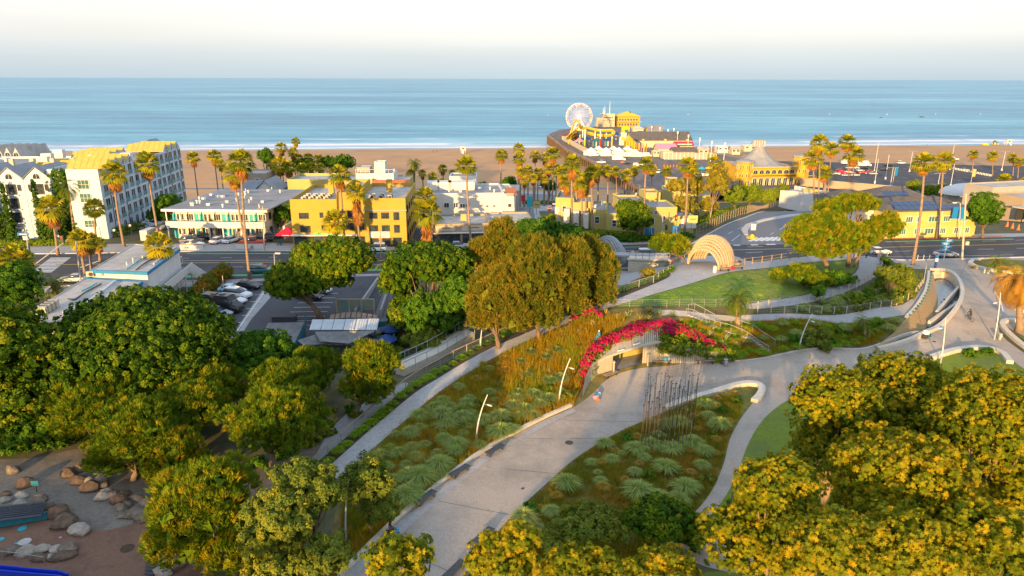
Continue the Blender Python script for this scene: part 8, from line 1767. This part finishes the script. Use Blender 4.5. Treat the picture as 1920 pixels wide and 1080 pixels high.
def palm(u, v, r_px, ub, vb, label='', kind='fan', group=None, Y=None, skirt=1, tw=.24, bark='palm_bark', row=None):
    B = P(ub, vb) if Y is None else None
    if B is None: c = at_depth(u, v, Y); B = Vector((c.x, Y, 0)); B.z = h(B.x, B.y)
    c = at_depth(u, v, B.y)-B; rr = r_px*mpp(B+c)*1.12; hh = c.z-(rr*.1 if kind == 'fan' else .2*rr)
    r = empty('palm_tree' if kind == 'fan' else 'date_palm', B, label, 'palm', group); rg = random.Random(int(u*7+v)); bx = rg.uniform(-.02,.02)*hh
    q = [Vector((c.x*t**1.25+bx*math.sin(PI*t), c.y*t, hh*t-.15*(t==0))) for t in [i/7 for i in range(8)]]
    tw_ = tw*(1 if kind == 'fan' else 1.5); MB().tube(q, [tw_*1.55, tw_*1.1]+[tw_*(1-.05*i) for i in range(6)], 8).build('trunk', M[bark], r, smooth=True)
    hc = q[-1]
    if kind == 'fan':
        o = link('crown', FAN[rg.randrange(3)], r, hc, rg.uniform(0,6)); o.scale = (rr,rr,rr*1.02)
        if skirt: d = link('dead_fronds', (DEADL[0] if skirt > 1.5 else DEAD[rg.randrange(2)]), r, hc-Vector((0,0,rr*.08)), rg.uniform(0,6)); d.scale = (rr*.72,rr*.72,rr*.8*min(1.4, skirt))
    else:
        o = link('crown', {'date':FEA,'orange':FEO,'green':FEG}[kind], r, hc, rg.uniform(0,6)); o.scale = (rr,rr,rr)
        MB().lathe((0,0,-.9), [(tw_*.9,0),(tw_*1.9,.5),(tw_*1.7,1.0),(0,1.2)], 8).build('crown_base', M['bark'], r, hc)
    if row is not None: row.append((u, r))
    return r
palm(212,322,24,233,462,'tall palm before the near end of the hotel long wall'); palm(275,303,22,299,452,'tall palm before the middle of the hotel long wall'); palm(95,388,25,109,478,'golden palm with bright trunk before the hotel wing'); palm(177,388,19,181,458,'small golden palm at the hotel corner',skirt=.6)
palm(128,345,32,142,448,'large date palm before the ivy wall of the hotel','date'); palm(150,447,21,160,513,'leftmost of three short palms at the near motel corner'); palm(168,450,17,172,508,'middle of three short palms at the near motel corner'); palm(184,455,13,188,490,'smallest right one of three short palms at the motel corner')
palm(26,478,24,34,577,'left palm of the golden pair at the left edge'); palm(42,484,21,47,580,'right palm of the golden pair at the left edge'); palm(8,488,18,0,580,'palm cut by the left edge beside the golden pair'); palm(102,527,36,106,562,'low bushy date palm beside the near motel','green')
palm(362,294,12,368,362,'leftmost lone palm on the sand right of the hotel',Y=262); palm(401,291,13,407,365,'middle lone palm on the sand right of the hotel',Y=262); palm(414,306,10,420,370,'short leaning palm on the sand right of the hotel',Y=260)
palm(451,300,24,469,526,'very tall palm standing at the near kerb before the motel'); palm(437,322,21,463,472,'tall palm behind the very tall one at the far kerb'); palm(297,457,26,305,552,'palm with brown skirt right of the near motel roof')
palm(636,325,20,647,470,'tall palm in front of the yellow apartment middle bay'); palm(667,358,19,677,470,'palm with long brown skirt before the yellow apartment block',skirt=1.8); palm(628,413,23,634,476,'short golden palm before the apartment shopfront',skirt=.7); palm(590,470,26,592,520,'yellow feather palm rising over the big spreading tree','green')
palm(797,368,21,803,458,'upper green palm of the twin before the alley',skirt=.6); palm(800,395,27,800,460,'fat orange skirted palm of the twin before the alley',skirt=2.0,tw=.4); palm(874,309,20,884,468,'tall thin palm in front of the long white building',skirt=.5)
rowA = []
for u, v, r_, Y in ((554,264,8,300),(527,276,11,262),(549,284,10,262),(524,306,16,225),(541,312,14,225),(560,296,9,262),(578,294,9,262),(597,297,10,262),(566,314,11,240),(583,312,10,240),(510,306,9,240),(600,314,10,250)): palm(u, v, r_, 0, 0, Y=Y, row=rowA, group='palms behind the motel')
rowB = []
for u, v, r_, Y, kd in ((777,303,17,240,'date'),(770,325,9,240,'fan'),(792,324,8,240,'fan'),(811,329,9,236,'fan'),(830,315,9,262,'fan'),(848,320,9,262,'date'),(828,338,6,230,'fan')): palm(u, v, r_, 0, 0, Y=Y, kind=kd, row=rowB, group='palms beyond the alley')
rowC = []
for u, v, r_, Y in ((940,289,12,232),(973,277,11,262),(974,297,12,240),(1003,290,10,262),(1022,294,10,262),(1037,287,14,240),(975,320,10,235),(990,318,10,235),(1010,322,10,240),(1028,316,11,240),(1000,333,9,230),(984,338,9,228),(1044,315,9,250),(1020,334,9,235)): palm(u, v, r_, 0, 0, Y=Y, row=rowC, skirt=1, group='palms at the beach end of the middle street')
rowD = []
for u, v, r_, ub, vb in ((1054,322,16,1056,405),(1073,303,17,1076,464),(1079,328,15,1082,420),(1098,335,16,1099,430),(1109,322,14,1112,440),(1120,318,12,1120,400),(1063,338,14,1064,415),(1090,342,14,1092,440),(1138,318,12,1138,400),(1155,320,10,1154,392),(1175,326,12,1172,395),(1189,318,10,1187,385),(1212,306,15,1206,450),(1223,318,10,1222,385),(1250,320,10,1249,380),(1290,309,18,1283,440),(1298,318,13,1297,400)): palm(u, v, r_, ub, vb, row=rowD, skirt=1.5 if u < 1125 else .8, group='tall palms in front of the pier')
rowE = []
for u, v, r_, ub, vb in ((1537,266,17,1531,408),(1525,296,18,1527,408),(1560,278,14,1551,384),(1588,264,15,1592,372),(1601,288,19,1597,372),(1546,322,15,1546,402)): palm(u, v, r_, ub, vb, row=rowE, skirt=.8, group='tall palms beside the carousel house')
palm(1734,303,21,1711,497,'tall leaning palm standing on the plaza by the bollards',skirt=.7); palm(1770,300,19,1757,447,'tall palm leaning before the yellow building',skirt=.7)
rowF = []
for u, v, r_, ub, vb in ((1825,288,9,1822,325),(1862,291,10,1861,330),(1899,294,9,1899,330),(1911,302,9,1908,335),(1883,337,14,1881,365),(1922,342,12,1920,372),(1340,302,12,1340,345),(1358,310,10,1356,345),(1376,312,10,1374,350),(1432,356,9,1432,366),(1465,352,10,1464,366)): palm(u, v, r_, ub, vb, row=rowF, skirt=.8, group='scattered palms on the right')
for rw, fm in ((rowA,'{} palm in the cluster behind the motel'),(rowB,'{} palm in the loose group beyond the alley'),(rowC,'{} palm in the cluster at the beach end of the middle street'),(rowD,'{} palm in the orange skirted row in front of the pier'),(rowE,'{} palm in the tall group beside the carousel house'),(rowF,'{} of the scattered small palms around the right car park and carousel')): ordl([r for _, r in sorted(rw, key=lambda q: q[0])], fm)
palm(1383,556,36,1384,612,'date palm standing below the hill lawn in the planted slope','date',tw=.22); palm(1912,515,58,1912,622,'big date palm with orange fronds at the right edge','orange',tw=.3); palm(1873,487,26,1876,527,'grey green date palm behind the orange one','green',tw=.25)
palm(1619,598,22,1622,636,'bushy feather palm in the bed below the terrace path','green',tw=.15); palm(1540,634,0.1,1540,640,'x') if False else None
for k, (u, v) in enumerate(((378,415),(392,412),(404,418),(445,425))): palm(u, v, 9, u+4, 448, ('leftmost','second','third','rightmost')[k]+' small feather palm before the motel gallery','green',tw=.12)
def bougain(label, pts, m_='bougain', seed=1, leaf=.17, green=.35):
    o0 = P(*pts[0][:2]); r = empty('bougainvillea', o0, label, 'climbing plant'); lb_ = []; lg = []
    for u, v, y_off, ru, rv in pts:
        c = at_depth(u, v, y_off) if y_off else P(u, v+7)+Z1*(.35 if u < 1260 else .75); m = mpp(c); c -= o0; lb_.append((tuple(c), (ru*m*.85, ru*m*.7, rv*m*.75))); lg.append((tuple(c+Vector((0,-.15,-rv*m*.9))), (ru*m, ru*m*.8, rv*m*1.0)))
    link('flowers', crown_mesh('flowers', lb_, L['bougain'], seed, leaf, 1.0, 'leaf', .28, cov=1.5, fill=False), r)
    link('leaves', crown_mesh('leaves', lg, L['hedge'], seed+1, leaf*1.1, 1.0, 'leaf', .3, cov=1.4, low=-.9), r); return r
bougain('magenta bougainvillea cascading down left of the restroom', [(1091,726,76,9,14),(1094,706,77.0,12,15),(1099,686,77.8,14,14),(1107,668,78.6,15,13),(1119,655,79.4,14,10),(1134,645,80.6,12,8),(1088,742,75.4,7,10),(1148,638,82,9,6)], seed=21)
bougain('long crimson bougainvillea arching over the restroom roof', [(1150,632,0,12,6),(1166,622,0,12,7),(1182,613,0,15,9),(1202,609,0,18,10),(1224,608,0,18,10),(1246,612,0,18,10),(1268,619,0,19,12),(1290,628,0,18,12),(1310,638,0,17,12),(1330,648,0,16,11),(1350,658,0,15,9),(1368,667,0,11,8)], seed=23)
bougain('crimson bougainvillea mound by the upper walkway railing', [(1076,594,0,9,9),(1092,584,0,14,10),(1110,584,0,14,10),(1124,590,0,9,8)], seed=25)
mW = [(v_, z_) for v_, z_ in ((lc[0]+back*2.6,2.6),(lc[1]+back*2.9,3.0),(lc[2]+back*3.1,3.3),(lc[3]+back*3.4,3.4),(lc[4]+back*3.7,3.6),(lc[5]+back*3.4,3.7),(lc[5]+back*1.6+Vector((.5,0)),3.3))]
r = empty('bougainvillea', rb.location.copy(), 'red bougainvillea spilling over the back edge of the restroom roof', 'climbing plant')
link('flowers', crown_mesh('flowers', [((v_.x, v_.y, z_), (1.3,.8,.5)) for v_, z_ in mW]+[((v_.x+.8, v_.y+.4, z_+.15), (1.0,.7,.45)) for v_, z_ in mW], L['bougain'], 61, .16, 1.0, 'leaf', .28, cov=1.4, fill=False), r); link('leaves', crown_mesh('leaves', [((v_.x, v_.y-.3, z_-.35), (1.2,.7,.4)) for v_, z_ in mW]+[((lc[5].x+.35, lc[5].y+1.0*k, 2.2), (.45,.8,1.2)) for k in range(4)], L['hedge'], 62, .18, 1.0, 'leaf', .3, cov=1.4, low=-.9), r)
r = empty('ivy', P(1270,681), 'green ivy hanging over the ribbed wall behind the benches', 'climbing plant'); o0 = P(1270,681)
lb_ = [];
for u, v, y_, ru, rv in ((1250,640,83.6,18,15),(1268,648,83.6,16,16),(1288,655,83.2,16,14),(1308,662,83,15,12),(1328,667,83,14,10),(1348,671,82.8,13,8),(1240,622,86.5,18,10),(1200,622,87.5,18,7),(1280,632,86,18,10)): c = P(u, v+6)+Z1*.35; m = mpp(c); lb_.append((tuple(c-o0), (ru*m, .8, rv*m*.7)))
for i_ in range(12): t_ = i_/11*3.99; a_, b_ = [P(*q_) for q_ in ((1240,678),(1270,681),(1310,680),(1345,679),(1368,676))][int(t_):int(t_)+2]; c = a_.lerp(b_, t_%1)-o0; hh = (2.7,2.3,1.8,1.3,.9)[int(t_)]; lb_.append(((c.x, c.y, c.z+hh*.8), (.9,.35,hh*.4)))
link('foliage', crown_mesh('foliage', lb_, L['hedge'], 91, .2, 1.0, 'leaf', .35, low=-.9, cov=1.3), r)
def tuft_mesh(m_, seed, n=460, spread=1.0, lean=.95):
    rg = np.random.default_rng(seed); az = rg.uniform(0, 2*PI, n); ln = rg.uniform(.6,1.05,n); t_ = rg.uniform(.05,1,n)**.7*lean
    V = []; F = []
    dx, dy = np.cos(az), np.sin(az); b0 = np.stack([dx*.12, dy*.12, np.zeros(n)], 1); md = np.stack([dx*(.12+t_*.35), dy*(.12+t_*.35), ln*.75*(1-.25*t_)], 1); tp = np.stack([dx*(.12+t_*.95), dy*(.12+t_*.95), ln*.9*(1-.6*t_)], 1); sd_ = np.stack([-dy, dx, np.zeros(n)], 1)*.014
    V = np.stack([b0-sd_, b0+sd_, md+sd_, md-sd_, tp+sd_*.3, tp-sd_*.3], 1).reshape(-1, 3); i = np.arange(n)*6
    F = np.concatenate([np.stack([i, i+1, i+2, i+3], 1), np.stack([i+3, i+2, i+4, i+5], 1)]); a = rg.random(n)
    return np_mesh('grass_tuft', V, F, L[m_], np.concatenate([a, a]))
TF = {k: [tuft_mesh(k, s) for s in (1,2)] for k in ('tuft','tuft_g','tuft_t')}
def agave_mesh(m_, seed, n=26, wd=.09):
    rg = random.Random(seed); V = []; F = []; A_ = []
    for i in range(n):
        az = 2.4*i; el = 1.35-1.25*(i/n); d = Vector((math.cos(az)*math.cos(el), math.sin(az)*math.cos(el), math.sin(el))); s = Vector((-math.sin(az), math.cos(az), 0))*wd; l_ = rg.uniform(.8,1.05)
        b = len(V); V += [d*.05+s*.5, d*.05-s*.5, d*l_*.55-s, d*l_*.55+s, d*l_*.55-Z1*.03, d*l_]; F += [(b,b+1,b+2,b+3),(b+3,b+2,b+5,b+5)]; a = rg.random(); A_ += [a, a]
    F2 = [f for f in F if f[2] != f[3]]; T3 = [f[:3] for f in F if f[2] == f[3]]
    me = bpy.data.meshes.new('agave'); me.from_pydata([tuple(v) for v in V], [], F2+T3); at = me.attributes.new('v', 'FLOAT', 'FACE'); at.data.foreach_set('value', A_[::2]+A_[::2]); me.materials.append(L[m_]); return me
AG = {k: agave_mesh(k, 3) for k in ('agave','agave_y')}
def rnd_in(poly_px, n, rg, mind=1.4):
    poly = [P(*p).to_2d() for p in poly_px]; xs = [p.x for p in poly]; ys = [p.y for p in poly]; out = []; tries = 0
    while len(out) < n and tries < n*60:
        tries += 1; x, y = rg.uniform(min(xs), max(xs)), rg.uniform(min(ys), max(ys))
        if not inpoly(np.array([x]), np.array([y]), poly)[0]: continue
        if any((x-a)**2+(y-b)**2 < mind*mind for a, b in out): continue
        out.append((x, y))
    zz = hs(out); return [Vector((x, y, z)) for (x, y), z in zip(out, zz)]
def plants(pts, meshes, name, cat, fmt, s0, s1, group, seed):
    rg = random.Random(seed); items = []
    for p in pts:
        s = rg.uniform(s0, s1); o = link(name, rg.choice(meshes), None, p, rg.uniform(0,6)); o.scale = (s*rg.uniform(.85,1.2), s, s*rg.uniform(.65,1.2)); o['category'] = cat; o['group'] = group; items.append((proj(p)[0], o))
    ordl([o for _, o in sorted(items, key=lambda q: q[0])], fmt)
rg = random.Random(44)
slopeA = [(700,850),(760,800),(830,752),(900,760),(960,740),(1050,710),(1080,745),(1000,790),(900,843),(800,920),(730,985),(700,930)]
slopeB = [(840,735),(900,700),(980,655),(1050,630),(1090,650),(1050,700),(950,730),(880,755)]
plants(rnd_in(slopeA, 60, rg, 1.25), TF['tuft'], 'grass_tuft', 'grass tuft', '{} blue-green grass tuft on the slope left of the path', .7, 1.8, 'blue-green tufts on the slope', 1)
plants(rnd_in(slopeB, 16, rg, 1.8), TF['tuft_t']+TF['tuft'], 'grass_tuft', 'grass tuft', '{} tan grass tuft high on the golden slope', .7, 1.1, 'tan tufts on the slope', 2)
gardA = [(960,985),(1060,895),(1150,825),(1200,800),(1300,760),(1380,735),(1400,750),(1360,820),(1345,870),(1320,930),(1270,960),(1100,930),(1000,1000)]
plants(rnd_in(gardA, 32, rg, 1.3), TF['tuft'], 'grass_tuft', 'grass tuft', '{} blue-green grass tuft in the pole garden', .6, 1.8, 'tufts in the pole garden', 3)
plants(rnd_in(gardA, 24, rg, 2.2), TF['tuft_t'], 'grass_tuft', 'grass tuft', '{} tan wispy tuft in the pole garden', .55, .9, 'tan tufts in the pole garden', 4)
bedA = [(1290,610),(1400,640),(1450,660),(1560,655),(1640,640),(1690,605),(1620,608),(1500,608),(1400,605)]
plants(rnd_in(bedA, 40, rg, 1.5), TF['tuft']+TF['tuft_g'], 'grass_tuft', 'grass tuft', '{} green grass tuft in the bed below the terrace path', .8, 1.4, 'tufts below the terrace path', 5)
plants(rnd_in([(1290,620),(1380,650),(1430,664),(1380,672),(1330,650)], 14, rg, 1.1), TF['tuft_g'], 'grass_tuft', 'grass tuft', '{} bright green tuft beside the garden stairs', .8, 1.3, 'tufts by the stairs', 6)
stripP = []
for a, b in zip([(600,885),(670,823),(740,763),(820,705),(900,657),(990,615),(1080,581),(1160,553),(1235,526)], [(670,823),(740,763),(820,705),(900,657),(990,615),(1080,581),(1160,553),(1235,526),(1270,505)]):
    A_, B_ = P(a[0]-3,a[1]-3), P(b[0]-3,b[1]-3); n = max(2, int((B_-A_).length/1.25))
    for k in range(n): p = A_.lerp(B_, k/n); p.z = h(p.x,p.y); stripP.append(p)
plants(stripP, TF['tuft_g'], 'grass_clump', 'grass tuft', '{} bright grass clump in the strip along the long railing', .75, 1.05, 'clumps along the railing', 7)
hillY = [(1040,600),(1100,592),(1180,585),(1240,584),(1250,600),(1180,602),(1120,612),(1060,640),(1040,625)]
plants(rnd_in(hillY, 20, rg, 1.1), [AG['agave_y'],AG['agave_y'],AG['agave']], 'agave', 'agave', '{} spiky agave on the crest above the restroom', .7, 1.3, 'agaves on the crest', 8)
plants(rnd_in([(1250,590),(1400,606),(1420,625),(1380,660),(1330,640),(1280,612)], 14, rg, 1.1), [AG['agave'],AG['agave']], 'agave', 'agave', '{} pale agave on the slope right of the bougainvillea', .6, 1.1, 'agaves right of the bougainvillea', 9)
plants(rnd_in([(1480,580),(1560,565),(1640,545),(1690,530),(1710,545),(1680,572),(1600,584),(1500,588)], 34, rg, 1.0), [AG['agave'],TF['tuft'][0]], 'agave', 'agave', '{} grey green rosette in the bed between ramp and terrace path', .7, 1.4, 'rosettes in the upper bed', 10)
plants(rnd_in([(860,700),(960,655),(1040,650),(1050,700),(940,720),(870,720)], 9, rg, 2.0), [AG['agave_y']], 'agave', 'agave', '{} orange lit agave on the golden slope', .6, .9, 'agaves on the golden slope', 11)
sh_m = [crown_mesh('shrub', [((0,0,.45),(.7,.7,.5)),((.4,.2,.35),(.5,.5,.4)),((-.35,.3,.4),(.45,.45,.4))], L[k], 50+i, .17, 1.0, 'leaf', .3, low=-.9) for i, k in enumerate(('hedge','olive','ficus_dark'))]
plants(rnd_in([(1655,520),(1700,508),(1715,520),(1712,545),(1690,565),(1640,580),(1560,585),(1600,560),(1640,540)], 34, rg, 1.1), sh_m, 'bed_shrub', 'shrub', '{} rounded shrub in the bed beside the dragon tree', .8, 1.5, 'shrubs in the upper bed', 12)
plants(rnd_in([(1480,645),(1600,615),(1650,608),(1640,625),(1600,643),(1540,655)], 18, rg, 1.2), sh_m, 'bed_shrub', 'shrub', '{} rounded shrub at the foot of the golden ribbed wall', .7, 1.3, 'shrubs by the ribbed wall', 13)
plants(rnd_in([(700,700),(740,720),(690,770),(620,830),(560,860),(480,900),(430,900),(560,800)], 20, rg, 1.5), sh_m[1:], 'bed_shrub', 'shrub', '{} scrubby bush on the bare earth left of the long railing', .6, 1.2, 'bushes under the pines', 14)
plants(rnd_in([(740,680),(800,650),(880,600),(880,560),(760,600),(700,640)], 26, rg, 1.5), sh_m, 'bed_shrub', 'shrub', '{} wild bush beyond the ramp', .8, 1.6, 'wild bushes beyond the ramp', 15)
plants(rnd_in(gardA, 16, rg, 1.5), sh_m, 'bed_shrub', 'shrub', '{} low bush among the tufts of the pole garden', .4, .9, 'bushes in the pole garden', 18)
plants(rnd_in(slopeA, 18, rg, 1.5), sh_m, 'bed_shrub', 'shrub', '{} low bush among the tufts of the slope', .4, 1.0, 'bushes on the slope', 19)
plants([P(1823+k*9, 503-k*.3) for k in range(4)], [TF['tuft_t'][0]], 'grass_tuft', 'grass tuft', '{} orange grass tuft in the planter by the bins', .7, 1.0, 'tufts in the planter', 16)
plants([P(1818,668),P(1853,664)], sh_m[2:], 'bed_shrub', 'shrub', '{} dark shrub on the lawn behind the long seat wall', .9, 1.1, 'shrubs behind the seat wall', 17)
def blades(name, poly_px, n, m_, h0, h1, wd, seed, lean=.35):
    rg = np.random.default_rng(seed); poly = [P(*p).to_2d() for p in poly_px]; xs = np.array([p.x for p in poly]); ys = np.array([p.y for p in poly])
    nc = n//22; cx, cy2 = rg.uniform(xs.min(), xs.max(), nc*3), rg.uniform(ys.min(), ys.max(), nc*3); k = inpoly(cx, cy2, poly); cx, cy2 = cx[k][:nc], cy2[k][:nc]; nc = len(cx); ci = np.repeat(np.arange(nc), 22); cr_, ch = rg.uniform(.12,.42,nc), rg.random(nc); ca = rg.normal(0, .22, nc)
    X = cx[ci]+rg.normal(0,1,len(ci))*cr_[ci]; Y_ = cy2[ci]+rg.normal(0,1,len(ci))*cr_[ci]; k = inpoly(X, Y_, poly); X, Y_, ci = X[k], Y_[k], ci[k]
    for hp in HOLES: k = ~inpoly(X, Y_, hp); X, Y_, ci = X[k], Y_[k], ci[k]
    Z = hs(np.stack([X, Y_], 1)); m = len(X); az = rg.uniform(0, 2*PI, m); hh = (h0+(h1-h0)*ch[ci]**1.5)*rg.uniform(.6,1.15,m)
    pat = (np.sin(X*.9+1.3*np.sin(Y_*.4))+np.sin(Y_*.7+X*.25)+np.sin(X*.35-Y_*.5))/6+.5
    b0 = np.stack([X, Y_, Z-.03], 1); s = np.stack([np.cos(az), np.sin(az), 0*az], 1)*wd; tp = b0+np.stack([np.cos(az+1.5)*hh*lean, np.sin(az+1.5)*hh*lean, hh], 1)
    V = np.stack([b0-s, b0+s, tp], 1).reshape(-1, 3); a = np.clip(pat*.8+.1+ca[ci]+rg.uniform(-.1,.1,m), 0, 1)
    tag(link(name, np_mesh(name, V, np.arange(m*3).reshape(-1, 3), L[m_], a)), kind='stuff', label=None)
blades('meadow_grass', [(640,905),(700,845),(760,792),(820,743),(870,705),(950,662),(1020,630),(1100,600),(1180,590),(1150,640),(1100,690),(1075,762),(1000,793),(900,848),(800,927),(715,1000),(640,1080)], 110000, 'dry', .2, 1.1, .03, 1)
blades('sedge_grass', [(890,1060),(962,967),(1042,894),(1082,859),(1154,815),(1201,794),(1301,753),(1360,738),(1392,750),(1390,780),(1366,820),(1356,870),(1330,928),(1276,985),(1200,1060)], 90000, 'sedge', .12, .65, .026, 2)
blades('bed_grass', [(1260,600),(1400,606),(1620,609),(1690,604),(1640,646),(1450,665),(1385,672),(1330,640)], 40000, 'dry', .25, .75, .03, 3)
blades('bed_grass', [(1420,582),(1480,576),(1560,564),(1640,543),(1690,520),(1730,510),(1730,535),(1690,572),(1610,586),(1500,588)], 14000, 'hedge', .15, .5, .04, 4)
blades('lawn_grass', [(1152,574),(1270,542),(1333,520),(1478,499),(1600,489),(1606,500),(1590,520),(1480,557),(1300,575)], 26000, 'tuft_g', .04, .10, .03, 5)
